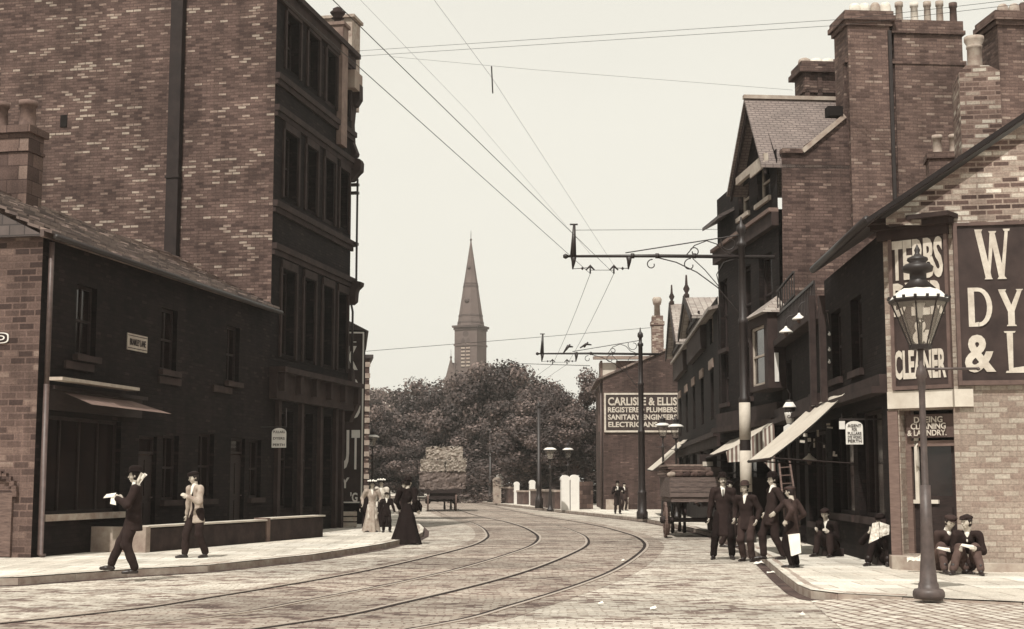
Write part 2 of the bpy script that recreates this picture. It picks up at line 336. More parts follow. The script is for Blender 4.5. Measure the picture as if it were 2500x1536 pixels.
def stack(parent, x0, x1, y0, y1, z0, z1, m, pots, pm=POT, kind='plain', ph=.7, pr=.13, caps=True, name='chimney'):
    """chimney stack > pots; corbelled head"""
    b = MB(); b.box(x0, x1, y0, y1, z0, z1 - .35)
    if caps:
        for k, (e, za, zb) in enumerate(((.06, z1 - .35, z1 - .26), (.11, z1 - .26, z1 - .14), (.05, z1 - .14, z1))): b.box(x0 - e, x1 + e, y0 - e, y1 + e, za, zb)
    else: b.box(x0 - .03, x1 + .03, y0 - .03, y1 + .03, z1 - .35, z1)
    c = b.build(name, m, parent)
    for k, t in enumerate(pots):
        if abs(x1 - x0) >= abs(y1 - y0): px, py = x0 + (x1 - x0) * t, (y0 + y1) / 2
        else: px, py = (x0 + x1) / 2, y0 + (y1 - y0) * t
        q = MB(); chimney_pot(q, px, py, z1 - .01, ph * random.uniform(.93, 1.05), pr, kind); q.build('chimney_pot', pm if not isinstance(pm, list) else pm[k % len(pm)], c)
    return c
# ---------------------------------------------------------------- ground, road, pavements
def sheet(name, pts, z, m, kind='structure'):
    mb = MB(); mb.add([(p[0], p[1], z) for p in pts], [tuple(range(len(pts)))]); return mb.build(name, m, kind=kind)
EARTH = mat('earth', .12, .95, .4, .5)
SETTS = setts('road_setts', .53, row=.12, wd=.2, joint=.72, patch=.28); SETTS2 = setts('crossing_setts', .52, row=.15, wd=.26, rot=R(82), joint=.36, patch=.15, js=.02, cv=.4)
FLAGS = brick('paving_flags', .54, .60, .66, .02, .34, bw_=.9, rh=.62, ms=.014, stain=.26, seed=4.4, clump=.4)
KERBM = mat('kerb_stone', .33, .85, .35, 3.5, bmp=.5)
sheet('ground', [(-900, -60), (900, -60), (900, 1500), (-900, 1500)], -.06, EARTH)
sheet('road', [(-60, -8), (60, -8), (60, 300), (-60, 300)], 0, SETTS)
ss = MB(); A_ = [(3.68, 17.75, .004), (3.27, 14.3, .004), (2.9, 10, .004), (2.7, 0, .004)]; A2_ = [(4.3, 17.15, .08), (4.15, 14.3, .08), (3.9, 10, .08), (3.7, 0, .08)]
for k in range(3): ss.quad(A_[k], A_[k + 1], A2_[k + 1], A2_[k])
ss.add(A2_ + [(60, 0, .08), (60, 2, .08), (20, 12.15, .08), (5.74, 16.24, .08)], [tuple(range(8))]); ss.build('side_street', SETTS2, kind='structure')
KL = [(-30, 14.2), (-16, 17.4), (-10, 19.0), (-7, 20.4), (-5.95, 22.2), (-4.95, 23.38), (-3.73, 26.8), (-2.9, 31.), (-2.45, 35.), (-2.4, 38.5), (-2.62, 42.5), (-3.2, 48.5), (-4.0, 55.4), (-5.9, 70.8), (-9.3, 98), (-14, 130), (-24, 160), (-50, 200)]
KR = [(30, 9.4), (20, 12.1), (5.74, 16.2), (4.6, 16.95), (3.95, 17.45), (3.74, 18.0), (3.76, 18.9), (4.01, 21.3), (4.55, 26), (5.12, 31.5), (5.35, 38), (5.3, 45), (4.95, 52.6), (3.85, 60), (2.61, 68), (-.72, 90), (-4.3, 115), (-12, 142), (-26, 172), (-50, 205)]
sheet('pavement', KL + [(-90, 200), (-90, 10)], PH, FLAGS)
o_ = sheet('pavement', KR + [(90, 205), (90, 5)], PH, FLAGS)
for K, sg in ((KL, 1), (KR, -1)):
    mb = MB(); P2 = []
    for i, p in enumerate(K):
        a = Vector(K[max(i - 1, 0)]); b = Vector(K[min(i + 1, len(K) - 1)]); d = (b - a).normalized(); P2.append((p[0] - d.y * .17 * sg, p[1] + d.x * .17 * sg))
    for i in range(len(K) - 1):
        a, b, c, d = K[i], K[i + 1], P2[i + 1], P2[i]; z = PH + .006
        L_ = math.hypot(b[0] - a[0], b[1] - a[1]); n = max(1, int(L_ / .9))
        lerp = lambda p, q, t: (p[0] + (q[0] - p[0]) * t, p[1] + (q[1] - p[1]) * t)
        for k in range(n):
            t0, t1 = k / n + .004 / L_, (k + 1) / n - .004 / L_; e = random.uniform(-.004, .006); zz = z + e
            A, Bq, Cq, Dq = lerp(a, b, t0), lerp(a, b, t1), lerp(d, c, t1), lerp(d, c, t0)
            pts = [A, Bq, Cq, Dq] if sg > 0 else [A, Bq, Cq, Dq]
            mb.add([(*A, -.04), (*Bq, -.04), (*Cq, -.04), (*Dq, -.04), (*A, zz - .02), (*Bq, zz - .02), (*Cq, zz), (*Dq, zz)], [(0, 1, 5, 4), (1, 2, 6, 5), (2, 3, 7, 6), (3, 0, 4, 7), (4, 5, 6, 7)])
    mb.build('kerb', KERBM, kind='structure')
GUT = mat('gutter_dirt_and_shade', .07, .95, .7, 1.6, bmp=.6)  # gutter dirt, with the kerb's shade painted in by the same dark tone
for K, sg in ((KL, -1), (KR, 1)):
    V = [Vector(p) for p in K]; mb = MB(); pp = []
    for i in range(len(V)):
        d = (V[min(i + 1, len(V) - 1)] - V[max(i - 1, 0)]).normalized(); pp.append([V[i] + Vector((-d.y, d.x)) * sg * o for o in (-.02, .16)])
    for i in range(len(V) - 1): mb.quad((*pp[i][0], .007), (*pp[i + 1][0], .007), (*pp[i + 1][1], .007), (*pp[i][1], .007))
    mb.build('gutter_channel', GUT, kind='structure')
# tram rails
R4 = [(-14, .5), (-9, 4.2), (-5, 8.3), (-2.3, 12), (-.63, 14.91), (.06, 17), (1.03, 20.5), (1.8, 24.), (2.6, 28.8), (3.15, 33.), (3.38, 37), (3.36, 40.64), (3.05, 46.8), (2.38, 53.7), (.98, 64.5), (-1.23, 87.8), (-4.13, 110.7), (-10, 140), (-20, 165), (-34, 185)]
def spline(P, n=8):
    out = []
    for i in range(len(P) - 1):
        p0, p1, p2, p3 = [Vector(P[min(max(j, 0), len(P) - 1)]) for j in (i - 1, i, i + 1, i + 2)]
        for k in range(n):
            t = k / n; out.append(.5 * ((2 * p1) + (p2 - p0) * t + (2 * p0 - 5 * p1 + 4 * p2 - p3) * t * t + (3 * p1 - p0 - 3 * p2 + p3) * t ** 3))
    out.append(Vector(P[-1])); return out
SP = spline(R4)
def ribbon(mb, path, o0, o1, z, zb=None):
    for i in range(len(path) - 1):
        q = []
        for j, o in ((i, o0), (i, o1), (i + 1, o1), (i + 1, o0)):
            a = path[max(j - 1, 0)]; b = path[min(j + 1, len(path) - 1)]; d = (b - a).normalized(); q.append((path[j].x - d.y * o, path[j].y + d.x * o, z))
        mb.quad(q[0], q[3], q[2], q[1])
        if zb is not None:
            for e in ((0, 3), (1, 2)):
                a, b = q[e[0]], q[e[1]]; mb.quad(a, b, (b[0], b[1], zb), (a[0], a[1], zb))
RAIL = mat('worn_steel', .36, .5, .15, 6, bmp=0, spec=.5); GRV = mat('rail_groove', .02, .9, .3, 5, bmp=0); TRK = setts('track_setts', .40, row=.12, wd=.2, joint=.65, patch=.34)
mb = MB(); ribbon(mb, SP, -.35, 4.4, .003); mb.build('tram_paving', TRK, kind='structure')
for k, o in enumerate((0, 1.45, 2.62, 4.07)):
    r_ = MB(); ribbon(r_, SP, o, o + .055, .014, .0); r = r_.build('tram_rail', RAIL, kind='structure')
    g_ = MB(); s_ = 1 if k % 2 == 0 else -1; ribbon(g_, SP, o + (.056 if s_ > 0 else -.06), o + (.13 if s_ > 0 else -.001), .0085); g_.build('groove', GRV, r)

# ---------------------------------------------------------------- LEFT: corner house
A = Frame(G(75, 1362, PH), (.2, 1)); LH = A.f(661, 760)[0]; he = 5.9
hb = fbuilding('corner_house', 'low dark-fronted two storey house on the left with stone slate roof', 'house', A)
def lx(px, py, z=None, fr=A, off=0.): return fr.f(px, py, off)
def ops_px(fr, L_, off=0.): 
    out = []
    for a, b, t, bt in L_:
        x0, _ = fr.f(a, (t + bt) / 2, off); x1, _ = fr.f(b, (t + bt) / 2, off); zt = (fr.f(a, t, off)[1]); zb = (fr.f(a, bt, off)[1]); out.append((min(x0, x1), max(x0, x1), zb, zt))
    return out
UPW = [(1.3, 2.1, 3.75, 5.1), (5.0, 5.8, 3.75, 5.1), (8.6, 9.4, 3.75, 5.1)]
GW = [(.35, 3.3, .75, 2.55), (4.1, 4.95, 0.02, 2.3), (5.25, 6.05, .95, 2.35), (7.1, 8.0, .95, 2.45), (9.0, 9.9, .02, 2.4), (10.2, 11.0, .95, 2.4)]
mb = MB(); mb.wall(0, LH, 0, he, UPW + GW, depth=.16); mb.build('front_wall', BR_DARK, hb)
mb = MB(); gy = 6.0; rz = he + 1.5
mb.add([(0, gy, 0), (0, 0, 0), (0, 0, he), (0, gy / 2, rz), (0, gy, he)], [(0, 1, 2, 3, 4)]); mb.build('end_wall', BR_HOUSE, hb)
mb = MB()
n = 14; ov = -.16
for k in range(n):   # thick stone slates in lapped courses
    t0, t1 = k / n, (k + 1) / n; ya, yb = -.22 + (gy / 2 + .22) * t0, -.22 + (gy / 2 + .22) * t1; sl = (rz - he + .12) / (gy / 2 + .22)
    za, zb = he - .1 + (ya + .22) * sl, he - .1 + (yb + .22) * sl; x = ov
    while x < LH - .01:
        w_ = min(random.uniform(.45, .75), LH - x); j = random.uniform(-.018, .02); th_ = .055
        mb.prism([(x + .008, ya - .03, za + j), (x + .008, yb, zb + j - .03), (x + .008, yb, zb + j + th_ - .03), (x + .008, ya - .03, za + j + th_)], (w_ - .016, 0, 0)); x += w_
mb.box(ov, LH, -.1, -.02, he - .14, he - .02)
rf = mb.build('roof', SLATE_M, hb)
mb = MB(); mb.prism([(ov + .02, -.1, he - .12), (ov + .02, gy / 2, rz - .12), (ov + .02, gy + .1, he - .12)], (LH - .02 + .16, 0, 0)); mb.build('roof_core', SLATE_D, rf)
mb = MB(); mb.tube([(-.1, -.3, he - .14), (LH, -.3, he - .17)], .055); mb.build('gutter', IRON, hb)
mb = MB(); mb.tube([(.14, -.1, he - .2), (.14, -.1, 3.1)], .05, 8); mb.tube([(.14, -.1, 3.1), (.14, -.1, .06), (.14, -.18, .02)], .055, 8); mb.build('downpipe', IRON_L, hb)
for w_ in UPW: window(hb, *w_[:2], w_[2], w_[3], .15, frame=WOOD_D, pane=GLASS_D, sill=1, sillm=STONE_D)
for i, w_ in enumerate(GW):
    if i in (1, 4):
        d = MB(); d.box(w_[0], w_[1], .1, .15, w_[2], w_[3] - .4)
        for zz in (.15, 1.05):
            for xx in (w_[0] + .1, (w_[0] + w_[1]) / 2 + .04): d.box(xx, xx + (w_[1] - w_[0]) / 2 - .14, .08, .1, zz, zz + .75)
        do = d.build('door', WOOD_D, hb); k = MB(); k.lathe([(.012, 0), (.03, .01), (.03, .03)], (w_[1] - .1, .05, 1.0), 8); k.build('door_knob', IRON_L, do)
        window(hb, w_[0], w_[1], w_[3] - .38, w_[3], .12, 'fanlight', WOOD_D, GLASS_D, (0, 0))
    else: window(hb, *w_[:2], w_[2], w_[3], .15, frame=WOOD_D, pane=GLASS_D, sill=1, bars=(3, 0) if i == 0 else (1, 1), sillm=STONE if i == 0 else STONE_D)
# shop fascia with its blind box
mb = MB(); mb.box(.25, 4.0, -.1, -.003, 2.65, 3.02); mb.box(.25, 4.05, -.2, -.003, 3.02, 3.09); mb.build('fascia', WOOD_D, hb)
p0 = A.f(185, 930, -.45); p1 = A.f(340, 953, -.45)
mb = MB(); mb.box(p0[0] - .5, p1[0], -.46, -.2, p0[1] - .02, p0[1] + .04); mb.build('blind_box', CREAM, hb)
mb = MB(); p0 = A.f(170, 975, -.3); p1 = A.f(365, 1003, -.3); mb.add([(p0[0], -.2, p0[1] + .12), (p0[0], -.75, p0[1] - .1), (p1[0], -.8, p0[1] - .12), (p1[0] - .6, -.2, p0[1] + .12)], [(0, 1, 2, 3)]); mb.build('rolled_blind', mat('blind_canvas', .16, .9, .3, 5), hb)
mb = MB()
for x in (.9, 4.9, 7.8): mb.box(x, x + 1.1, -.05, .0, 3.45, 3.6)
build_each(mb, 'string_course', STONE_D, hb)
# chimney on the ridge
cy0 = 2.4; cx1 = A.f(105, 400, cy0)[0]; zt = A.f(100, 320, cy0)[1]
c_ = MB(); c_.box(cx1 - .62, cx1, cy0, cy0 + 1.9, he + 1.0, zt - .15); c_.box(cx1 - .72, cx1 + .08, cy0 - .08, cy0 + 1.98, zt - .15, zt); c_.box(cx1 - .66, cx1 + .03, cy0 - .03, cy0 + 1.9, zt - .55, zt - .48)
ch = c_.build('chimney', brick('chimney_ashlar', .09, .16, .24, .05, .07, bw_=.5, rh=.3, seed=1.1), hb)
for y_, m_ in ((cy0 + .22, POT_D), (cy0 + .88, POT_D)):
    q = MB(); chimney_pot(q, cx1 - .31, y_, zt, A.f(80, 240, cy0)[1] - zt, .19); q.build('chimney_pot', mat('smoked_clay', .15, .9, .35, 6), ch)
# niche door low in the end wall
mb = MB(); yy, zz = A.s_(0, 1250); y1, _ = A.s_(30, 1300)
mb.box(-.06, -.003, y1, y1 + .75, .02, 1.15); mb.build('cellar_door', WOOD, hb)
mb = MB(); mb.lathe([(.42, 0), (.42, .05), (.36, .05)], (0, 0, 0), 20)
for k in range(13):
    a = math.pi * k / 12; mb.bbox((-.05, y1 + .375 + .43 * math.cos(a), 1.1 + .4 * math.sin(a)), .08, .1, .1)
mb.v = [v for v in mb.v]; mb2 = MB()
for k in range(13):
    a = math.pi * k / 12; mb2.bbox((-.05, y1 + .375 + .43 * math.cos(a), 1.13 + .36 * math.sin(a)), .08, .09, .1)
mb2.build('brick_arch', BR_HOUSE, hb)
# oval street plate on the end wall, plate on the front
def plate(name, lab, fr, x, z, w_, h, word, axis='y', y=-.03, bm=WHITE, lm=BLACKP, rounded=False, ww=.8):
    if axis == 'y': O = fr.wor(x, y, z); ax = fr.u; nn = -fr.v
    else: O = fr.wor(y, x, z); ax = -fr.v; nn = -fr.u
    t = thing(name, lab, 'sign', O, math.atan2(ax.y, ax.x)); b = MB()
    if rounded:
        pts = []
        for k in range(24):
            a = 2 * math.pi * k / 24; e = .25; pts.append(((w_ / 2) * math.copysign(abs(math.cos(a)) ** .35, math.cos(a)), 0, (h / 2) * math.copysign(abs(math.sin(a)) ** .6, math.sin(a))))
        b.prism(pts, (0, .02, 0)); pts2 = [(p[0] * .93, -.004, p[2] * .84) for p in pts]
        b.build('plate', bm, t); c = MB(); c.prism(pts2, (0, .003, 0)); c.build('plate_field', lm, t); text('lettering', word, w_ * ww, h * .45, bm, t, (0, -.012, 0), (1, 0, 0), (0, 0, 1), .006, .02)
        p3 = [(p[0] * .86, -.0075, p[2] * .68) for p in pts]
    else:
        b.box(-w_ / 2, w_ / 2, 0, .02, -h / 2, h / 2); b.build('plate', bm, t)
        f = MB(); f.box(-w_ / 2 + .02, w_ / 2 - .02, -.005, -.001, h / 2 - .05, h / 2 - .035); f.box(-w_ / 2 + .02, w_ / 2 - .02, -.005, -.001, -h / 2 + .035, -h / 2 + .05); f.build('plate_border', lm, t)
        text('lettering', word, w_ * ww, h * .4, lm, t, (0, -.008, 0), (1, 0, 0), (0, 0, 1), .006, .02)
    return t
yy, zz = A.s_(6, 825, -.03); plate('street_plate', 'dark oval street plate with white rim on the brick end wall', A, yy + .22, zz, .68, .2, 'ROAD', 'x', -.03, WHITE, mat('plate_black', .03, .4, .1), True)
x0, z0 = A.f(312, 828, -.03); x1, z1 = A.f(360, 840, -.03); plate('street_plate', 'small pale rectangular street plate high on the dark front of the low house', A, (x0 + x1) / 2, (z0 + z1) / 2 - .03, x1 - x0, .34, 'BRAMLEY LANE', 'y', -.03, CREAM)

# area wall on the left pavement
A2 = Frame(G(356, 1349, PH), (.3, 1)); t = fbuilding('area_wall', 'low dark stone wall with pale coping on the left pavement in front of the dark house', 'wall', A2)
L2 = A2.f(788, 1314)[0]; zt = A2.f(386, 1282.5)[1]; xm, _ = A2.f(652, 1300)
mb = MB(); mb.box(.05, xm - .08, 0, .26, 0, zt - .06); mb.box(xm + .1, L2, 0, .26, 0, zt - .03); mb.build('wall', mat('shade_toned_ashlar', .035, .9, .5, 3, bmp=.6), t)  # street side coloured as shaded, unlike the paler end slab
mb = MB(); mb.box(xm - .08, xm + .1, -.03, .29, 0, zt + .03); mb.build('pier', mat('worn_ashlar', .16, .9, .4, 4, bmp=.5), t)
mb = MB(); mb.box(.0, xm - .085, -.05, .3, zt - .035, zt); mb.box(xm + .105, L2 + .03, -.05, .3, zt - .005, zt + .03); mb.build('coping', STONE_L, t)
# end return, a pale slab facing the viewer
w_end = A2.s_(356, 1300)[0]; mb = MB(); mb.box(-.12, .045, .0 - .06, 1.28, 0, zt - .02); 
for v in range(1): pass
mb.build('end_slab', mat('pale_slab', .30, .85, .35, 2.2, bmp=.4), t)

# ---------------------------------------------------------------- LEFT: tall building
T = Frame(A.wor(LH, 0, 0), (.2, 1)); tb = fbuilding('tall_brick_building', 'tall four storey building with broad brick side wall on the left', 'building', T)
TL = T.f(853, 800)[0]; TG = T.f(829, 1150)[0]; tp = T.f(720, 0)[1]
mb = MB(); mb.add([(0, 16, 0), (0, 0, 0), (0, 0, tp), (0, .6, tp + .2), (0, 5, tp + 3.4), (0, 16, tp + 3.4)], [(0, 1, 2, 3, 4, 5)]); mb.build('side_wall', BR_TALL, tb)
cols = [(.75, 1.75), (2.5, 3.35), (4.1, 4.95), (5.5, TL - .35)] if TL > 6.2 else [(.7, 1.6), (2.3, 3.1), (3.8, 4.6)]
zl = [T.f(669, 905)[1], T.f(662, 597)[1], T.f(669, 495)[1], T.f(674, 262)[1], T.f(679, 187)[1], tp]
fl = [(zl[0] + .5, zl[1] - .5), (zl[2] + .35, zl[3] - .45), (zl[4] + .45, tp - .55)]
OPS = [(a, b, c, d) for a, b in cols for c, d in fl] + [(a - .1, b + .1, .65, zl[0] - 1.0) for a, b in cols]
zsp = zl[0] - .75; OG = [o for o in OPS if o[2] < 1 and o[1] < TG - .1]; OU = [o for o in OPS if o[2] > 1]; OPS = OG + OU
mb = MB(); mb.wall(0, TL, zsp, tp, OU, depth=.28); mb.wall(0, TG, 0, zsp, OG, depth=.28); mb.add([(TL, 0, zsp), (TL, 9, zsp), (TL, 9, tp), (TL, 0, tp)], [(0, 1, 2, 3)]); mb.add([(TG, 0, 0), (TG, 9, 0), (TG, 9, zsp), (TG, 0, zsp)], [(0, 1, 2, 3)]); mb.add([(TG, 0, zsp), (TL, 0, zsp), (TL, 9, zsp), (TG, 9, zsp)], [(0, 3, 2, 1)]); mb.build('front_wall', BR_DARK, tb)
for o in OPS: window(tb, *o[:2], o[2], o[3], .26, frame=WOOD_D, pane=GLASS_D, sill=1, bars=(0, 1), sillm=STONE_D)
mb = MB(); mb.add([(0, 0, tp), (TL, 0, tp), (TL, 9, tp), (0, 9, tp + 2)], [(0, 1, 2, 3)]); mb.build('roof', SLATE_D, tb)
mb = MB()
for z in zl[1:5]: mb.box(-.03, TL + .1, -.14, -.002, z - .1, z + .06); mb.box(-.0, TL + .06, -.08, -.003, z - .24, z - .1)
mb.box(-.05, TL + .12, -.22, .1, tp - .1, tp + .05); mb.box(0, TL, -.1, -.003, tp - .45, tp - .1)
for a, b in cols:
    for c, d in fl: mb.box(a - .1, b + .1, -.07, -.0035, d + .003, d + .22); mb.box(a - .16, a - .04, -.06, -.0038, c - .1, d); mb.box(b + .04, b + .16, -.06, -.0038, c - .1, d)
mb.build('cornice', STONE_D, tb)
mb = MB(); z = zl[0]
mb.box(-.05, TL + .15, -.45, -.004, z - .06, z + .08); mb.box(-.02, TL + .1, -.22, -.004, z - .75, z - .06)
for k in range(6): mb.box(.1 + k * (TL - .3) / 5, .3 + k * (TL - .3) / 5, -.38, -.004, z - .55, z - .065)
mb.build('shop_cornice', STONE_D, tb)
mb = MB()
for a, b in cols:
    if a < TG: mb.box(a - .32, a - .12, -.12, -.005, 0, z - .76)
mb.box(TG - .2, TG + .0, -.14, -.005, 0, z - .76); build_each(mb, 'pilaster', STONE_D, tb)
mb = MB(); y0, za = T.s_(441, 0, -.12); y1, zb = T.s_(412, 620, -.12); y0 = (T.s_(441, 60, -.12)[0] + T.s_(412, 620, -.12)[0]) / 2
mb.box(-.22, -.003, y0 - .17, y0 + .17, he - 1.0, tp + 3.2); mb.box(-.25, -.003, y0 - .2, y0 + .2, he + 3.5, he + 3.56); mb.build('flue_pipe', mat('tarred_iron', .02, .7, .4, 3), tb)
mb = MB(); yh, zh = T.s_(156, 296); mb.box(-.02, -.002, yh - .1, yh + .1, zh - .17, zh + .17); mb.build('vent_hole', mat('void', .008, .9, .01, 1, bmp=0), tb)
# pier with finial, blocks and cornices against the sky
xe = T.f(838, 120)[0]; xs = T.f(806, 120)[0]; zp = T.f(822, 50)[1]; zf = T.f(820, 3)[1]
mb = MB(); mb.box(xe - .55, xe, -.16, .4, tp - 3.2, zp - .1); mb.box(xe - .6, xe + .04, -.22, .46, zp - .1, zp); mb.build('pier', mat('worn_sandstone', .2, .9, .3, 3, bmp=.4), tb)
h = zf - zp; mb = MB(); mb.lathe([(.2, 0), (.12, h * .08), (.1, h * .3), (.2, h * .34), (.12, h * .4), (.2, h * .55), (.24, h * .66), (.14, h * .8), (.16, h * .86), (.05, h * .97), (.02, h)], (xe - .28, .1, zp), 14); mb.build('finial', STONE_D, tb)
mb = MB(); z1 = T.f(860, 160, -.3)[1]; z2 = T.f(860, 205, -.3)[1]; z3 = T.f(860, 258, -.3)[1]
def outx(px, py, xl):     # how far a silhouette point stands out from the front at local x
    return T.s_(px, py, xl)[0]
xl = TL - .1
yo = outx(878, 200, xl)
mb = MB(); mb.box(xl - .5, xl + .3, yo, .2, z2, z1); mb.build('chimney_block', mat('pale_block', .3, .9, .15, 3), tb)
mb = MB(); mb.box(xl - .55, xl + .32, yo - .03, .22, z2 + .0, z2 + .05) if False else None
prof = [(205, 878), (240, 878), (256, 868), (258, 862), (300, 858), (345, 860), (372, 870), (378, 868), (384, 860), (388, 878), (395, 881), (415, 880), (425, 870), (436, 862), (440, 858)]
pts = [(xl, outx(px, py, xl), T.s_(px, py, xl)[1]) for py, px in prof]; pts = [(xl, .1, pts[0][2])] + pts + [(xl, .1, pts[-1][2])]
mb.prism(pts, (.35, 0, 0)); mb.build('console', STONE_D, tb)
prof = [(685, 866), (688, 881), (696, 880), (706, 870), (712, 868), (735, 866), (742, 858)]
mb = MB(); pts = [(xl, outx(px, py, xl), T.s_(px, py, xl)[1]) for py, px in prof]; pts = [(xl, .1, pts[0][2])] + pts + [(xl, .1, pts[-1][2])]; mb.prism(pts, (.35, 0, 0))
prof = [(900, 856), (935, 860), (945, 869), (985, 872), (1000, 866), (1015, 858), (1030, 852)]
pts = [(xl, outx(px, py, xl), T.s_(px, py, xl)[1]) for py, px in prof]; pts = [(xl, .1, pts[0][2])] + pts + [(xl, .1, pts[-1][2])]; mb.prism(pts, (.35, 0, 0)); build_each(mb, 'bracket', STONE_D, tb)
mb = MB(); yp = outx(869, 560, xl); mb.tube([(xl + .1, yp, T.s_(869, 436, xl)[1]), (xl + .1, yp, T.s_(869, 690, xl)[1]), (xl + .1, yp + .15, T.s_(866, 742, xl)[1]), (xl + .1, -.1, T.s_(866, 760, xl)[1]), (xl + .1, -.1, T.s_(860, 1000, xl)[1])], .035)
for py in (450, 470, 595): mb.box(xl, xl + .15, yp - .05, 0, T.s_(869, py, xl)[1] - .04, T.s_(869, py, xl)[1] + .04)
mb.build('downpipe', IRON, tb)
mb = MB(); x_, z_ = T.f(790, 95, 2.5)[0], T.f(790, 66, 2.5)[1]; mb.box(x_ - .8, x_ + .1, 1.2, 4.5, tp - .6, z_); mb.box(x_ - .9, x_ + .15, 1.1, 4.6, z_, z_ + .1); mb.build('roof_chimney', POT, tb)

# house with the painted sign, and the one beyond it
B3 = Frame((PD(889, 1100, 46.2).x, 46.2), (-.115, 1)); t = fbuilding('sign_house', 'narrow house behind the big lettered sign beyond the tall building', 'house', B3)
zt = B3.s_(888, 812)[1]; yr = 0.
mb = MB(); mb.add([(0, 9, 0), (0, 0, 0), (0, 0, zt + .1), (0, 5, zt + 2.5), (0, 9, zt + .5)], [(0, 1, 2, 3, 4)]); mb.add([(0, 0, 0), (7, 0, 0), (7, 0, zt), (0, 0, zt)], [(0, 1, 2, 3)]); mb.build('wall', BR_DARK, t)
mb = MB(); mb.prism([(-.05, -.1, zt + .05), (-.05, 5, zt + 2.6), (-.05, 9, zt + .5)], (7, 0, 0)); mb.build('roof', SLATE_D, t)
yA = B3.s_(887, 1000, -.1)[0]; W2 = 1.6; 
st = thing('advertisement_board', 'tall dark hoarding with big white letters rising beside the tall building on the left', 'sign', B3.wor(-.16, 0, 0), B3.a)
zb_ = B3.s_(884, 1228, -.16)[1]; mb = MB(); mb.box(0, .08, yA, yA + W2, max(zb_, .5), zt); mb.build('board', SIGN_D, st)
mb = MB(); mb.box(-.03, -.002, yA, yA + .05, zb_, zt); mb.box(-.03, -.002, yA + .05, yA + W2, zt - .05, zt); mb.box(-.03, -.002, yA + .05, yA + W2, zb_, zb_ + .04); mb.build('frame', WHITE, st)
def bigtext(word, pxl, pxr, pt, pb):
    ya, za = B3.s_(pxr, pt, -.18); yb, zb = B3.s_(pxl, pb, -.18)
    text('lettering', word, abs(yb - ya), za - zb, WHITE, st, (-.012, (ya + yb) / 2, (za + zb) / 2), (0, -1, 0), (0, 0, 1), .01, .03)
bigtext('K', 846, 874, 845, 903); bigtext('B', 846, 881, 924, 1022); bigtext('U', 824, 853, 1050, 1146); bigtext('T', 857, 879, 1050, 1146); bigtext('Y', 832, 853, 1166, 1192); bigtext("'G", 855, 873, 1202, 1226); bigtext('-', 862, 870, 834, 836)
B4 = Frame((-5.85, 58), (-.14, 1)); t = fbuilding('brick_house', 'far brick house end seen just past the lettered sign', 'house', B4); zt = B4.s_(895, 875)[1]
yq = B4.s_(901, 1000)[0]; mb = MB(); mb.add([(0, 9, 0), (0, yq, 0), (0, yq, zt), (0, 9, zt)], [(0, 1, 2, 3)]); mb.add([(0, yq, 0), (9, yq, 0), (9, yq, zt), (0, yq, zt)], [(0, 1, 2, 3)]); mb.build('wall', brick('brick_far', .05, .09, .3, .04, .06, seed=7.7), t)
mb = MB()
for k in range(14): mb.box(-.03, -.002, yq - .03, yq + (.3 if k % 2 else .18), .1 + k * (zt / 14), .1 + k * (zt / 14) + .2)
build_each(mb, 'quoin', STONE, t)
mb = MB(); mb.box(-.1, 9, yq - .15, 9, zt, zt + .15); mb.build('roof', SLATE_D, t)
# steps and white blocks at the foot of the tall building's end
t = thing('shop_goods_crate', 'pale crate standing on the pavement by the far end of the tall building', 'crate', T.wor(TG + .4, -.1), .2)
mb = MB()
for k in range(3): mb.box(-.3, .3, -.2, .22, .02 + k * .16, .14 + k * .16)
mb.build('slats', CREAM, t); mb = MB(); mb.box(-.28, -.24, -.195, .215, 0, .48); mb.box(.24, .28, -.195, .215, 0, .48); mb.build('frame', WOOD, t)
# ---------------------------------------------------------------- RIGHT: corner shop of the dyer
S = Frame(G(2180, 1386, PH), (-.05, -1)); t_ = G(2180, 1386, PH); CC = Vector((t_.x + .84, t_.y - .70, 0))
CF = Frame(t_, (.84, -.70)); SF = Frame(CC, (1, -.17)); CL = math.hypot(.84, .70)
sh = fbuilding('corner_shop', 'brick corner shop at the right with chamfered doorway under lettered boards', 'shop', SF)
inv = lambda fr, p: SF.loc(fr.wor(*p))
ez = SF.f(2148, 533, -.1)[1]; ex = SF.f(2148, 533, -.1)[0]; vx, vz = SF.f(2500, 292, -.1); slope = (vz - ez) / (vx - ex); top = lambda x: ez + (x - ex) * slope - .05
rx = 5.2; cz = SF.f(2330, 540)[1]
mb = MB(); zs = SF.f(2400, 545)[1]      # lower wall and patched upper wall
mb.add([(0, 0, 0), (9, 0, 0), (9, 0, zs), (0, 0, zs)], [(0, 1, 2, 3)]); mb.build('side_wall', BR_SHOP, sh)
mb = MB(); mb.add([(ex + .1, 0, zs + .02), (0, 0, zs - .02), (9, 0, zs - .02), (9, 0, top(rx) - 1), (rx, 0, top(rx)), (ex + .1, 0, top(ex + .1))], [(0, 1, 2, 3, 4, 5)]); mb.build('gable_wall', BR_PATCH, sh)
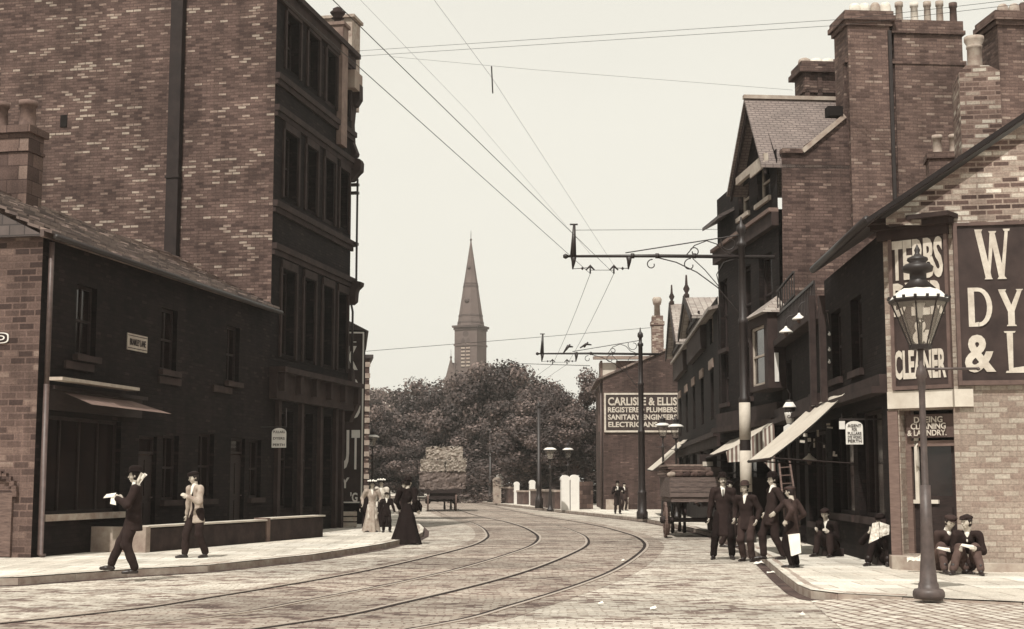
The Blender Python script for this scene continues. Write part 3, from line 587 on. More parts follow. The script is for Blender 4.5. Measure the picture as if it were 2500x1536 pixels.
# street front (mostly in shade) built in its own frame
def inS(mb, fr):
    mb.v = [tuple(SF.loc(fr.wor(*p))) for p in mb.v]; return mb
SL = -5.6
mb = MB(); so = [(-4.9, -3.9, 3.3, 4.6), (-2.9, -1.9, 3.3, 4.6), (-5.2, -3.0, .75, 2.55), (-2.6, -.5, .75, 2.55)]
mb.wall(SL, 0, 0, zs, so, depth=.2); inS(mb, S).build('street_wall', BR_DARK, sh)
def win_in(fr, par, *a, **k):
    o = window(None, *a, **k); 
    for ob in [o] + list(o.children):
        me = ob.data
        for v in me.vertices: v.co = SF.loc(fr.wor(*v.co))
    o.parent = par; return o
for a in so: win_in(S, sh, *a, .18, frame=WOOD_D, pane=GLASS_D, sill=1, sillm=STONE_D, bars=(1, 1) if a[2] > 2 else (2, 0))
mb = MB(); mb.box(SL, .0, -.25, -.004, 2.75, 2.86); mb.box(SL, 0, -.12, -.004, 2.86, 3.05); inS(mb, S).build('street_cornice', STONE_D, sh)
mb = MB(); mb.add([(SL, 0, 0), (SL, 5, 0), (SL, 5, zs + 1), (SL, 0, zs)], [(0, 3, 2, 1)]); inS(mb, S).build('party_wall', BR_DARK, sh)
# chamfer: wall, door, steps, lintel
d0 = CF.f(2197, 1200)[0] + .03; dz = CF.f(2260, 1000)[1]; d1 = CL - .02
mb = MB(); mb.wall(0, CL, 0, zs, [(d0, d1, .22, dz)], depth=.35); inS(mb, CF).build('chamfer_wall', BR_SHOP, sh)
mb = MB(); mb.box(0, d0 - .02, -.03, -.002, 0, dz); inS(mb, CF).build('door_pilaster', mat('grey_timber', .16, .8, .3, 5, stretch=(1, 1, 7)), sh)
mb = MB(); zz = CF.f(2250, 1075)[1]; mb.box(d0, d0 + .09, .2, .34, .22, dz); mb.box(d1 - .09, d1, .2, .34, .22, dz); mb.box(d0 + .09, d1 - .09, .2, .34, zz - .09, zz); inS(mb, CF).build('door_frame', mat('grey_timber', .16), sh)
mb = MB(); mb.box(d0 + .09, d1 - .09, .27, .31, .22, 1.12); mb.box(d0 + .09, d0 + .17, .27, .31, 1.12, zz - .09); mb.box(d1 - .17, d1 - .09, .27, .31, 1.12, zz - .09); mb.box(d0 + .17, d1 - .17, .25, .27, .5, .95)
dd = inS(mb, CF).build('door', WOOD_D, sh); mb = MB(); mb.box(d0 + .17, d1 - .17, .285, .3, 1.12, zz - .09); inS(mb, CF).build('door_glass', GLASS_D, dd)
mb = MB(); mb.box(d0 + .14, d0 + .2, .2, .25, 1.0, 2.2); mb.tube([(d0 + .2, .22, 1.55), (d0 + .2, .14, 1.6), (d0 + .2, .14, 1.9), (d0 + .2, .22, 1.95)], .014, 6); inS(mb, CF).build('door_handle', STONE_L, dd)
mb = MB(); mb.box(d0 + .09, d0 + .5, .22, .27, 1.0, 1.06); inS(mb, CF).build('door_rail', STONE_L, dd)
fz0 = CF.f(2250, 1068)[1]; fz1 = CF.f(2250, 1014)[1]
fb = MB(); fb.box(d0 + .05, d1 - .03, .14, .19, fz0, fz1 + .02); fbo = inS(fb, CF).build('fascia_board', mat('faded_sign_board', .09, .7, .2, 4), sh)
def tx(word, fr, pxl, pxr, pt, pb, off, par, bold=.02, m=LETTER):
    xa, za = fr.f(pxl, pt, off); xb, zb = fr.f(pxr, pb, off); O = SF.loc(fr.wor((xa + xb) / 2, off - .012, (za + zb) / 2)); u = fr.u
    uu = (u.dot(SF.u), u.dot(SF.v), 0); return text('lettering', word, xb - xa, za - zb, m, par, O, uu, (0, 0, 1), .01, bold)
tx('DYEING', CF, 2232, 2302, 1018, 1031, .13, fbo); tx('CLEANING', CF, 2224, 2310, 1034, 1047, .13, fbo); tx('& LAUNDRY.', CF, 2216, 2312, 1051, 1063, .13, fbo)
mb = MB(); lz0, lz1 = CF.f(2250, 996)[1], CF.f(2250, 954)[1]; mb.box(.02, CL + .0, -.06, -.003, lz0, lz1); inS(mb, CF).build('lintel', STONE_L, sh)
mb = MB(); xa = SF.f(2375, 970)[0]; mb.box(.0, xa, -.06, -.003, lz0, lz1); mb.build('side_lintel', STONE_L, sh)
mb = MB(); pts = [(-.05, -.02), (CL + .02, -.02), (CL * .85, -.38), (CL * .5, -.5), (CL * .15, -.38)]; mb.prism([(x, y, .0) for x, y in pts], (0, 0, .2)); inS(mb, CF).build('doorstep', STONE, sh)
# corner mouldings
mb = MB(); za, zb = CF.f(2230, 545)[1], CF.f(2230, 500)[1]
mb.box(-.12, CL + .1, -.2, .0, zs + .0, zs + .09); mb.box(-.2, CL + .14, -.32, .1, zs + .09, zs + .16); mb.box(-.06, CL + .02, -.1, .0, zs - .16, zs); inS(mb, CF).build('corner_cornice', STONE_D, sh)
mb = MB(); mb.add([(ex + .1, 0, zs + .02), (0, 0, zs + .02), (-CL * .6, .9, zs + .02)], [(0, 2, 1)]); mb.build('cornice_soffit', STONE_D, sh)
# roof
eS = SF.loc(S.wor(0, -.25, 0)); a = Vector((ex - .12, -.12, ez)); b = Vector((rx, -.12, ez + (rx - ex) * slope)); far = SF.loc(S.wor(SL + .3, 0, 0)) - SF.loc(S.wor(0, 0, 0))
mb = MB(); mb.prism([a, a + far, b + far, b], (0, 0, -.05)); c = b + Vector((4, 0, -4 * slope)); mb.prism([b, b + far, c + far, c], (0, 0, -.1)); rf = mb.build('roof', SLATE_D, sh)
mb = MB(); mb.bar(a + Vector((-.1, -.06, -.06)), b + Vector((0, -.06, .0)), .08, .07); mb.build('verge_board', mat('pitch_black_timber', .012, .7, .3, 4), rf)
g0 = a + Vector((-.08, 0, -.02)); mb = MB(); mb.tube([g0, g0 + far], .07); mb.build('gutter', IRON, sh)
# chimneys of the shop
p = SF.loc(PD(2341, 163, 24.2)); q = SF.loc(PD(2437, 163, 24.2)); zr = top(p.x) - .6
m_ = brick('brick_patchy_stack', .09, .19, .5, .1, .24, bw_=.25, rh=.085, ms=.014, seed=4.4, clump=.9)
mb = MB(); mb.box(p.x, q.x, p.y, p.y + .9, zr, p.z - .1); mb.prism([(p.x, p.y, p.z - .1), (q.x, p.y, p.z - .1), (q.x - .18, p.y, p.z), (p.x + .12, p.y, p.z + .02)], (0, .9, 0)); c_ = mb.build('chimney', m_, sh)
mb = MB(); pw = SF.loc(PD(2382, 88, 24.5)); chimney_pot(mb, pw.x - .02, p.y + .45, p.z - .03, pw.z - p.z + .03, .135, 'crown', 18); mb.build('chimney_pot', POT, c_)
p = SF.loc(PD(2268, 385, 26.5)); q = SF.loc(PD(2344, 385, 26.5)); mb = MB(); mb.box(p.x, q.x, p.y, p.y + .55, p.z - 1.6, p.z); mb.box(p.x - .04, q.x + .04, p.y - .04, p.y + .6, p.z - .02, p.z + .1); mb.box(p.x - .03, q.x + .03, p.y - .03, p.y + .58, p.z - .42, p.z - .34)
c_ = mb.build('chimney', BR_STACK, sh)
for px in (2288, 2328):
    w0 = SF.loc(PD(px, 330, 26.7)); mb = MB(); chimney_pot(mb, w0.x, p.y + .27, p.z + .09, w0.z - p.z - .09, .095); mb.build('chimney_pot', POT, c_)
# sign boards
sg = thing('dyer_sign_board', 'dark board on the chamfered corner lettered in white above the shop door', 'sign', sh.location, sh.rotation_euler.z)
xa, zt = CF.f(2178, 580, -.05); xb, zb = CF.f(2318, 938, -.05); xb = min(xb, CL - .02)
mb = MB(); mb.box(xa, xb, -.06, -.005, zb, zt); inS(mb, CF).build('board', SIGN_D, sg)
mb = MB(); fr_ = [(xa - .06, xa, zb - .06, zt + .06), (xb, xb + .05, zb - .06, zt + .06), (xa, xb, zt, zt + .06), (xa, xb, zb - .06, zb)]
for k in fr_: mb.box(k[0], k[1], -.09, -.004, k[2], k[3])
inS(mb, CF).build('frame', mat('brown_frame', .11, .6, .3, 5), sg)
for wd, l, r, a_, b_ in (('TEBBS', 2174, 2304, 590, 676), ('DYER', 2178, 2306, 694, 765), ('&', 2228, 2276, 782, 838), ('CLEANER', 2183, 2321, 857, 922)): tx(wd, CF, l, min(r, 2312), a_, b_, -.06, sg, .035)
sg = thing('side_sign_board', 'large dark board with tall white capitals on the sunlit side wall at the right edge', 'sign', sh.location, sh.rotation_euler.z)
xa, zt = SF.f(2330, 553, -.04); _, zb = SF.f(2337, 930, -.04); zt2 = SF.f(2490, 549, -.04)[1]
mb = MB(); mb.box(xa + .03, 3.4, -.05, -.004, zb, zt); mb.build('board', SIGN_D, sg)
mb = MB(); mb.box(xa - .03, xa + .03, -.08, -.003, zb - .07, zt + .05); mb.box(xa + .03, 3.45, -.08, -.003, zt, zt + .05); mb.box(xa + .03, 3.45, -.09, -.003, zb - .07, zb); mb.build('frame', mat('brown_frame', .11), sg)
def poly_letter(polys, pxl, pxr, pt, pb, off=-.05):
    xa, za = SF.f(pxl, pt, off); xb, zb = SF.f(pxr, pb, off); mb = MB()
    for poly in polys: mb.prism([(xa + (xb - xa) * x, off - .012, zb + (za - zb) * y) for x, y in poly], (0, .01, 0))
    return mb.build('lettering', LETTER, sg)
Wp = [[(0, 1), (.26, 1), (.22, .96), (.36, .48), (.42, .22), (.42, 0), (.24, 0), (.27, .04), (.06, .94)], [(.42, 0), (.42, .22), (.5, .6), (.44, .93), (.41, .955), (.61, .955), (.58, .9), (.58, .88), (.62, .55), (.44, .04)],
      [(.6, .94), (.585, .7), (.64, .2), (.62, 0), (.86, 0), (.83, .05), (.93, .94), (1, 1), (.78, 1), (.81, .95), (.74, .3)]]
# a flared W drawn as four tapering strokes with serifs
def stroke(a, b, wa, wb): return [(a[0] - wa, a[1]), (a[0] + wa, a[1]), (b[0] + wb, b[1]), (b[0] - wb, b[1])]
Wp = [stroke((.1, .97), (.36, .03), .09, .085), stroke((.36, .03), (.49, .93), .035, .06) , stroke((.5, .93), (.73, .03), .07, .085), stroke((.745, .03), (.9, .97), .05, .045),
      [(0, 1), (.23, 1), (.2, .955), (.02, .955)], [(.39, .96), (.62, .96), (.59, .92), (.42, .92)], [(.8, 1), (1, 1), (.98, .955), (.83, .955)], [(.24, 0), (.47, 0), (.44, .04), (.27, .04)], [(.6, 0), (.86, 0), (.83, .04), (.63, .04)]]
def seq_off(polys):       # keep overlapping strokes on slightly different planes
    xa = None; return polys
def poly_letter(polys, pxl, pxr, pt, pb, off=-.05):
    xa, za = SF.f(pxl, pt, off); xb, zb = SF.f(pxr, pb, off); mb = MB()
    for k, poly in enumerate(polys): mb.prism([(xa + (xb - xa) * x, off - .008 - .0012 * k, zb + (za - zb) * y) for x, y in poly], (0, .006, 0))
    return mb.build('lettering', LETTER, sg)
poly_letter(Wp, 2378, 2470, 561, 681)
poly_letter([[(0, 1), (.26, 1), (.26, 0), (0, 0)], [(.4, 0), (.26, 0), (.26, .1), (.42, .12)], ] + [[(.26 + .12 * 0, 1), (.42, 1), (.44, .9), (.26, .9)]] + [
    [(.42 + .36 * math.sin(a0) * 1, .5 + .4 * math.cos(a0)), (.42 + .58 * math.sin(a0), .5 + .5 * math.cos(a0)), (.42 + .58 * math.sin(a1), .5 + .5 * math.cos(a1)), (.42 + .36 * math.sin(a1), .5 + .4 * math.cos(a1))]
    for a0, a1 in [(math.pi * k / 12, math.pi * (k + 1) / 12) for k in range(12)]], 2362, 2424, 703, 797)
poly_letter([stroke((.14, .98), (.5, .4), .13, .13), stroke((.88, .98), (.52, .4), .09, .12), [(.37, .42), (.64, .42), (.64, .03), (.37, .03)], [(0, 1), (.34, 1), (.3, .96), (.04, .96)], [(.72, 1), (1.02, 1), (.98, .96), (.76, .96)], [(.3, 0), (.71, 0), (.68, .04), (.33, .04)]], 2436, 2500, 707, 796)
tx('&', SF, 2353, 2432, 818, 909, -.05, sg, .03)
poly_letter([[(.14, .96), (.4, .96), (.36, 0), (.18, 0)], [(.36, 0), (.36, .12), (.9, .16), (1, .3), (1, 0)], [(.02, 1), (.52, 1), (.48, .96), (.06, .96)], [(.04, 0), (.18, 0), (.18, .05), (.08, .05)]], 2449, 2512, 809, 910)
# shop hanging enamel signs
def enamel(name, lab, fr, px0, px1, pt, pb, D, words, m=WHITE, sz=.1):
    a = PD(px0, pb, D); b = PD(px1, pt, D); w_, h = b.x - a.x, b.z - a.z
    t = thing(name, lab, 'sign', (a.x + w_ / 2, D, a.z), 0.); mb = MB()
    pts = [(-w_ / 2, 0, 0), (w_ / 2, 0, 0), (w_ / 2, 0, h * .78)] + [(w_ / 2 * math.cos(k * math.pi / 8), 0, h * .78 + h * .22 * math.sin(k * math.pi / 8)) for k in range(1, 8)] + [(-w_ / 2, 0, h * .78)]
    mb.prism(pts, (0, .02, 0)); mb.build('plate', m, t)
    n = len(words)
    for k, wd in enumerate(words): text('lettering', wd, w_ * (.8 if len(wd) > 3 else .3), h * .13, BLACKP, t, (0, -.008, h * (.80 - k * .66 / max(1, n - 1))), (1, 0, 0), (0, 0, 1), .004, .01)
    return t, w_, h
t, w_, h = enamel('hanging_sign', 'white enamel hanging sign with arched top on the right shop front', S, 2066, 2106, 1028, 1085, 23.6, ['AGENT', 'FOR', 'PULLARS', 'DYE WORKS', 'PERTH'])
mb = MB(); mb.bar((-w_ / 2 - .1, .01, h + .03), (.6, .01, h + .03), .025); mb.build('bracket', IRON, t)
t, w_, h = enamel('hanging_sign', 'small white enamel hanging sign on the dark front of the left house', A, 663, 699, 1045, 1093, 36.2, ['PULLARS', 'DYERS', 'PERTH'])
mb = MB(); mb.bar((-.9, .01, h + .03), (w_ / 2, .01, h + .03), .025); mb.bar((w_ / 2, .01, h + .03), (w_ / 2 - .01, .01, h + .5), .02); mb.build('bracket', IRON, t)
t = thing('glass_sign', 'tiny white shop card hanging beside the arched enamel sign', 'sign', PD(2056, 1038, 24.6)); mb = MB(); mb.box(-.05, .05, 0, .015, -.07, .07); mb.build('card', WHITE, t); mb = MB(); mb.bar((0, .007, .07), (0, .007, .2), .01); mb.build('string', IRON, t)

# ---------------------------------------------------------------- RIGHT: tall gabled brick building
Bo = G(1908, 1316, 0); BX = Vector((6.85, 34.9, 0)); B = Frame(BX, (.085, -1))
bb = fbuilding('gabled_brick_building', 'tall brick building with slate gable and big chimney stacks on the right', 'building', B)
s_ = lambda px, py, off=0.: B.s_(px, py, off)
# shift frame so that its corner sits at px 1908
dx = PD(1908, 900, BX.y).x - BX.x; B.O.x += dx; bb.location = B.O
yv = [s_(1908, 372), s_(1958, 372), s_(1962, 356), s_(2061, 288), s_(2061, 152), s_(2357, 152), s_(2357, 182), s_(2620, 182)]
mb = MB(); mb.add([(0, 0, 0)] + [(0, y, z) for y, z in yv] + [(0, yv[-1][0], 0)], [tuple(range(len(yv) + 2))[::-1]]); mb.build('side_wall', BR_GABLE, bb)
mb = MB()
for (a, b) in ((yv[1], yv[3]),): mb.bar((-.02, a[0], a[1] + .02), (-.02, b[0], b[1] + .04), .2, .12)
mb.build('verge', STONE, bb)
mb = MB()
for (a, b, e) in ((yv[0], yv[1], .05), (yv[4], yv[5], .06), (yv[6], yv[7], .05)): mb.box(-.2, .08, a[0], b[0], a[1] - .02, a[1] + .09)
build_each(mb, 'ledge', BR_STACK, bb)
def bstack(pl, pr, pt, base, deep, pots, ptop, kind, r, pm, off=.14, head=((.0, .09, .12), (.12, .13, .13), (.25, .06, .12))):
    y0, z = s_(pl, pt, off); y1, _ = s_(pr, pt, off); zb = s_(pl, base)[1]; mb = MB(); mb.box(off - deep, off, y0, y1, zb, z - .37)
    for a, e, t in head: mb.box(off - deep - e, off + e, y0 - e, y1 + e, z - a - t, z - a)
    c = mb.build('chimney', BR_STACK, bb)
    for k, px in enumerate(pots):
        yp, zp = s_(px, ptop, off - deep / 2); q = MB(); chimney_pot(q, off - deep / 2, yp, z - .01, max(.25, zp - z) * random.uniform(.95, 1.06), r * random.uniform(.93, 1.05), kind); q.build('chimney_pot', pm[k % len(pm)], c)
    return c
bstack(2068, 2170, 27, 560, 1.1, (2086, 2110, 2136, 2161), 9, 'bulb', .125, [POT_W, POT_W, POT, POT_W])
bstack(2181, 2347, 48, 560, 1.0, (2194, 2231, 2263, 2293, 2326), 5, 'plain', .1, [POT, POT_W, POT, POT, POT_D], off=.05, head=((0, .03, .26), (.26, .07, .1)))
bstack(2434, 2560, 27, 520, 1.1, (2447, 2475, 2498, 2530), 9, 'bulb', .125, [POT, POT, POT_D, POT])
mb = MB(); ya = s_(2176, 300)[0]; mb.box(.142, .2, s_(2172, 300, .1)[0], s_(2180, 300, .1)[0], s_(2176, 496)[1], s_(2176, 80)[1]); mb.build('flue_pipe', IRON, bb)
mb = MB(); ya, za = s_(2046, 280); mb.box(-.2, .1, ya - .28, ya + .1, za - .05, za + .2); mb.build('lead_hopper', mat('void'), bb)
# street front
WX = B.f(1757, 800)[0]; xl_, zl_ = B.f(1779, 459, -.35); xp, zp = B.f(1821, 240, -.35); xr_, zr_ = B.f(1875, 376, -.35)
x0 = B.f(1797, 700)[0]; zg = min(zl_, zr_) + .1; zl_ = zr_ = (zl_ + zr_) / 2
xr_ = min(xr_, -.05); xc = xp; hw = max(xc - xl_, xr_ - xc)
def fo(a, b, t, bt, off=0.):
    p, q = B.f(a, (t + bt) / 2, off), B.f(b, (t + bt) / 2, off); return (p[0], q[0], B.f((a + b) / 2, bt, off)[1], B.f((a + b) / 2, t, off)[1])
so = [fo(1803, 1829, 437, 525), fo(1848, 1880, 390, 490)]
zc = B.f(1850, 550)[1]; mids = [(so[0][0], so[0][1], zc - 2.9, zc - .9), (so[1][0], so[1][1], zc - 2.9, zc - .9), (-6.4, -5.5, zc - 2.9, zc - .9)]
gl = [(-6.6, -4.9, .7, 2.5), (-4.3, -2.6, .7, 2.5), (-1.9, -.4, .02, 2.5)]; ml = [(so[0][0], so[0][1], 3.6, 5.1), (-6.4, -5.5, 3.6, 5.1)]
allo = so + mids + gl + ml
mb = MB(); mb.wall(WX, 0, 0, zl_, [o for o in allo], depth=.2)
mb.add([(x0 - .0, 0, zl_), (-.0, 0, zl_), (xc, 0, zp - .15)], [(0, 1, 2)]); mb.add([(WX, 0, 0), (WX, 8, 0), (WX, 8, zl_), (WX, 0, zl_)], [(0, 3, 2, 1)])
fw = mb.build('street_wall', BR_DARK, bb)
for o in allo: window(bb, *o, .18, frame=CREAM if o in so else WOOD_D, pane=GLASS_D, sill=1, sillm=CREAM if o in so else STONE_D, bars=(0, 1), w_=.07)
mb = MB()
for s2, (xx, zz) in ((1, (xl_, zl_)), (-1, (xr_, zr_))):
    mb.prism([(xc, -.32, zp), (xx, -.32, zz - .15), (xx, -.32, zz - .38), (xc, -.32, zp - .3)], (0, .06, 0))
mb.build('bargeboard', WOOD_D, bb)
mb = MB(); mb.prism([(xl_ + .6, -.3, zl_ + .15), (xr_ - .02, -.3, zl_ + .15), (xr_ - .02, -.3, zl_ - .05), (xl_ + .6, -.3, zl_ - .05)], (0, .1, 0)); mb.box(xc + .2, xr_, -.34, -.3, zl_ - .22, zl_ - .05); mb.build('gable_beam', CREAM, bb)
# slate roof of the cross gable and main roof
zl2 = zr_ - .15; mb = MB(); dep = 7.
mb.prism([(xc, -.4, zp), (xc, dep, zp), (xr_ + .05, dep, zl2), (xr_ + .05, -.4, zl2)], (0, 0, -.09)); mb.prism([(xc, -.4, zp), (xc, dep, zp), (xl_ - .05, dep, zl2), (xl_ - .05, -.4, zl2)], (0, 0, -.09))
rf = mb.build('roof', slate('slate_gable', .2, .09, .2, .12), bb)
mb = MB(); mb.bar((xc, -.42, zp + .03), (xc, dep, zp + .03), .16, .1); mb.build('ridge_tiles', STONE, rf)
p = B.loc(PD(1950, 160, 40.5)); q = B.loc(PD(2068, 160, 40.5)); zt = p.z; zb = zp - 2
mb = MB(); xa, xb = p.x - .0, p.x + .0
c = [(p.x, p.y), (q.x, q.y)]; mb.box(p.x - .45, p.x + .45, p.y, q.y, zb, zt - .35); mb.box(p.x - .6, p.x + .6, p.y - .15, q.y + .1, zt - .35, zt - .2); mb.box(p.x - .55, p.x + .55, p.y - .08, q.y + .05, zt - .2, zt - .02); mb.box(p.x - .5, p.x + .5, p.y - .05, q.y + .03, zt - .95, zt - .85)
for yy in (p.y + .02, p.y + .4, q.y - .3): mb.box(p.x + .45, p.x + .5, yy, yy + .14, zb, zt - .35)
c_ = mb.build('chimney', BR_GABLE, bb)
for k, px in enumerate((1964, 1993, 2022, 2046)):
    w0 = B.loc(PD(px, 146, 40.5)); q_ = MB(); chimney_pot(q_, p.x, w0.y, zt - .03, .24, .16, 'bulb'); q_.build('chimney_pot', [POT, POT_W, POT_W, POT_D][k], c_)
# string course and bay, cornices
mb = MB(); z1 = B.f(1850, 552)[1]
mb.box(WX, .05, -.25, -.003, z1, z1 + .1); mb.build('string_course', mat('grey_timber', .16), bb)
mb = MB(); mb.box(WX, .05, -.18, -.003, z1 - .35, z1); mb.box(WX, .05, -.3, -.003, 2.75, 2.9); mb.box(WX, .05, -.15, -.003, 2.9, 3.3); build_each(mb, 'cornice', STONE_D, bb)
# lower wing with its hipped slope
zA = B.f(1797, 497)[1]; zE = B.f(1740, 548, -.4)[1]
mb = MB(); mb.prism([(WX - .1, -.45, zE), (x0 - .02, -.45, zE), (x0 - .02, 2, zA + .9), (WX - .1, 2, zA + .9)], (0, 0, .1)); mb.build('wing_roof', SLATE_D, bb)
# bay window with a pyramid roof over the pavement
bx0, bx1 = B.f(1833, 850, -.5)[0], B.f(1880, 850, -.5)[0]; bzt = B.f(1850, 775, -.5)[1]; bzp = B.f(1860, 728, -.3)[1]; bzb = B.f(1850, 955, -.5)[1]
mb = MB(); mb.wall(bx0, bx1, bzb, bzt, [(bx0 + .2, bx1 - .35, bzb + .12, bzt - .25)], y=-.55, depth=.1); mb.quad((bx1, -.55, bzb), (bx1, 0, bzb), (bx1, 0, bzt), (bx1, -.55, bzt)); mb.quad((bx0, -.55, bzb), (bx0, -.55, bzt), (bx0, 0, bzt), (bx0, 0, bzb)); mb.quad((bx0, -.55, bzb), (bx0, 0, bzb), (bx1, 0, bzb), (bx1, -.55, bzb))
by = mb.build('bay', STONE_D, bb); window(by, bx0 + .2, bx1 - .35, bzb + .12, bzt - .25, -.46, 'window', CREAM, GLASS_D, (0, 1))
mb = MB(); mb.add([(bx0 - .1, -.7, bzt), (bx1 + .1, -.7, bzt), (bx1 + .1, 0, bzt), (bx0 - .1, 0, bzt), ((bx0 + bx1) / 2, -.05, bzp), ], [(0, 1, 4), (1, 2, 4), (3, 0, 4), (0, 3, 2, 1)]); mb.build('bay_roof', SLATE_L, by)
mb = MB(); w0, w1 = B.s_(1864, 880, bx1 + .02), B.s_(1872, 950, bx1 + .02); mb.box(bx1 + .003, bx1 + .02, -.4, -.3, bzb + .15, bzb + .85); mb.build('curtain', WHITE, by)
# balcony rail high on the corner
bz = B.f(1905, 700)[1]; mb = MB(); 
rl = thing('roof_railing', 'short iron railing slanting up against the brick side wall of the gabled building', 'railing', B.O, B.a)
a_ = SF.loc if False else None
P0 = B.loc(PD(1898, 712, 34.2)); P1 = B.loc(PD(1938, 664, 33.2)); 
mb.bar(P0, P1, .05); mb.bar(P0 - Vector((0, 0, .55)), P1 - Vector((0, 0, .55)), .05); mb.build('rail', IRON, rl); 
for k in range(8): mb = MB(); p = P0.lerp(P1, k / 7); mb.bar(p, p - Vector((0, 0, .56)), .025); mb.build('baluster', IRON, rl)

# ---------------------------------------------------------------- RIGHT: low shops with a balustraded roof between them
e0 = S.wor(SL, 0, 0); ux = Vector((e0.x, e0.y, 0)) - Vector((B.O.x, B.O.y, 0)); LS = Frame((B.O.x, B.O.y), (ux.x, ux.y)); LL = ux.length
ls = fbuilding('low_shops', 'dark low shop fronts between the corner shop and the tall brick gable', 'shop', LS); zt = 4.6
ops = [(.3, 2.2, .5, 2.4), (2.7, 3.5, .02, 2.4), (4.0, LL - .3, .5, 2.4), (1.0, 1.8, 3.2, 4.2), (4.6, 5.4, 3.2, 4.2)]
ops = [o for o in ops if o[1] < LL]
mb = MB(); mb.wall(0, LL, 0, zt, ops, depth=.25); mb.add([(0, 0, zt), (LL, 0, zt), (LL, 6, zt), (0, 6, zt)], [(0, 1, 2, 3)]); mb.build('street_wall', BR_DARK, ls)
for o in ops: window(ls, *o, .22, frame=WOOD_D, pane=GLASS_D, bars=(2, 0) if o[1] - o[0] > 1 else (0, 1), sill=1, sillm=STONE_D)
mb = MB(); mb.box(0, LL, -.35, -.003, 2.72, 2.84); mb.box(0, LL, -.2, -.003, 2.84, 3.1); mb.box(-.02, LL, -.3, .1, zt - .02, zt + .12); mb.build('cornice', STONE_D, ls)
mb = MB(); mb.box(.2, LL - .1, -.2, -.16, zt + .72, zt + .78); mb.box(.2, LL - .1, -.2, -.16, zt + .16, zt + .2); mb.build('top_rail', IRON, ls)
for k in range(int(LL / .22)): mb = MB(); x = .25 + k * .22; mb.box(x, x + .03, -.19, -.165, zt + .2, zt + .72); mb.build('baluster', IRON, ls)
for px in (1985, 2010):
    xx = LS.f(px, 850, -.25)[0]; mb = MB(); mb.box(xx - .07, xx + .07, -.32, -.2, 2.85, LS.f(px, 720, -.25)[1]); mb.build('post', mat('post_timber', .035, .8, .4, 5), ls)
# shop lamps with white conical shades on curved brackets
proto = None
for i, (px, py, lab) in enumerate(((1951, 778, 'upper shop lamp with white conical shade on an iron bracket above the shop fronts'), (1919, 810, 'lower shop lamp with white conical shade left of and below its twin'), (1976, 1122, 'small white conical lamp shade hanging low inside the shaded shop front'))):
    D = (29.6, 30.4, 28.)[i]; p = PD(px, py, D)
    if proto is None:
        proto = thing('shop_lamp', lab, 'lamp', p, 0, 'lamps with conical shades on the right shop fronts')
        mb = MB(); mb.lathe([(.15, -.02), (.145, 0), (.035, .085), (.02, .12), (.012, .12)], n=18); mb.build('shade', WHITE, proto)
        mb = MB(); mb.lathe([(.02, -.1), (.045, -.07), (.05, -.04), (.03, -.0)], n=12); mb.build('globe', POT_D, proto)
        mb = MB(); pts = [(0, 0, .1), (0, 0, .22)] + [(.17 - .17 * math.cos(a), 0, .22 + .14 * math.sin(a)) for a in (.5, 1., 1.6, 2.2, 2.7)] + [(.34, 0, .2), (.36, 0, .05)]; mb.tube(pts, .014, 6); mb.build('bracket', IRON, proto); o = proto
    else:
        o = copy_tree(proto); o['label'] = lab
    o.location = p
# wire frame letters (a lamp sign) on the low shops: posts with small globes
for i, (px, py) in enumerate(((2025, 816), (2054, 796), (2044, 804), (2068, 819), (2034, 843), (2025, 854), (2071, 869), (2025, 884))):
    p = PD(px, py, 27.6)
    if i == 0:
        lp = thing('lamp_globe', 'small white glass globe of the illumination fixed above the low shop fronts', 'lamp', p, 0, 'white globes of the shop illumination'); mb = MB(); mb.lathe([(.01, -.03), (.028, -.015), (.03, .005), (.012, .03), (.012, .05)], n=10); mb.build('globe', WHITE, lp); mb = MB(); mb.bar((0, 0, .045), (.0, .1, .07), .012); mb.build('arm', IRON, lp)
    else: c = copy_tree(lp); c.location = p
t = thing('illumination_frame', 'spidery iron frame carrying the white glass globes above the low shops', 'frame', PD(2034, 850, 27.7)); mb = MB()
P = lambda px, py: PD(px, py, 27.72) - t.location
for a, b in (((2028, 752), (2056, 752)), ((1992, 758), (2048, 760)), ((2020, 765), (2027, 815)), ((2028, 758), (2036, 895)), ((2030, 770), (2050, 790)), ((2010, 790), (2015, 900))): mb.tube([P(*a), P(*b)], .009, 5)
mb.build('rods', IRON_L, t); mb = MB(); mb.bar(P(2032, 870), P(2034, 900), .03); mb.build('lamp_glass', WHITE, t)

for k, (px, py, w_, h, D) in enumerate(((2022, 1036, 9, 5, 27.), (2026, 1044, 14, 4, 27.05), (1997, 1058, 5, 16, 28.4), (1988, 1082, 4, 22, 28.3), (2036, 1108, 5, 12, 26.9), (2041, 1112, 6, 5, 26.8), (1966, 1062, 10, 8, 29.4), (1976, 1074, 8, 9, 29.0), (1959, 1078, 12, 6, 29.6), (2012, 1090, 4, 7, 27.6))):
    q = PD(px, py, D); a = w_ / F * D / 2; b = h / F * D / 2
    if k == 0: pc = thing('price_card', 'small pale card or label hanging in the shaded right shop front', 'card', q, 0, 'cards hanging in the shop front'); m_ = MB(); m_.box(-.5, .5, 0, .06, -.5, .5); m_.build('card', STONE_L, pc); c = pc
    else: c = copy_tree(pc)
    c.location = q; c.scale = (2 * a, .2, 2 * b); c.rotation_euler = (0, (.0, .12, -.05, .02, .1, -.1, .06, -.04, .1, .0)[k], 0)
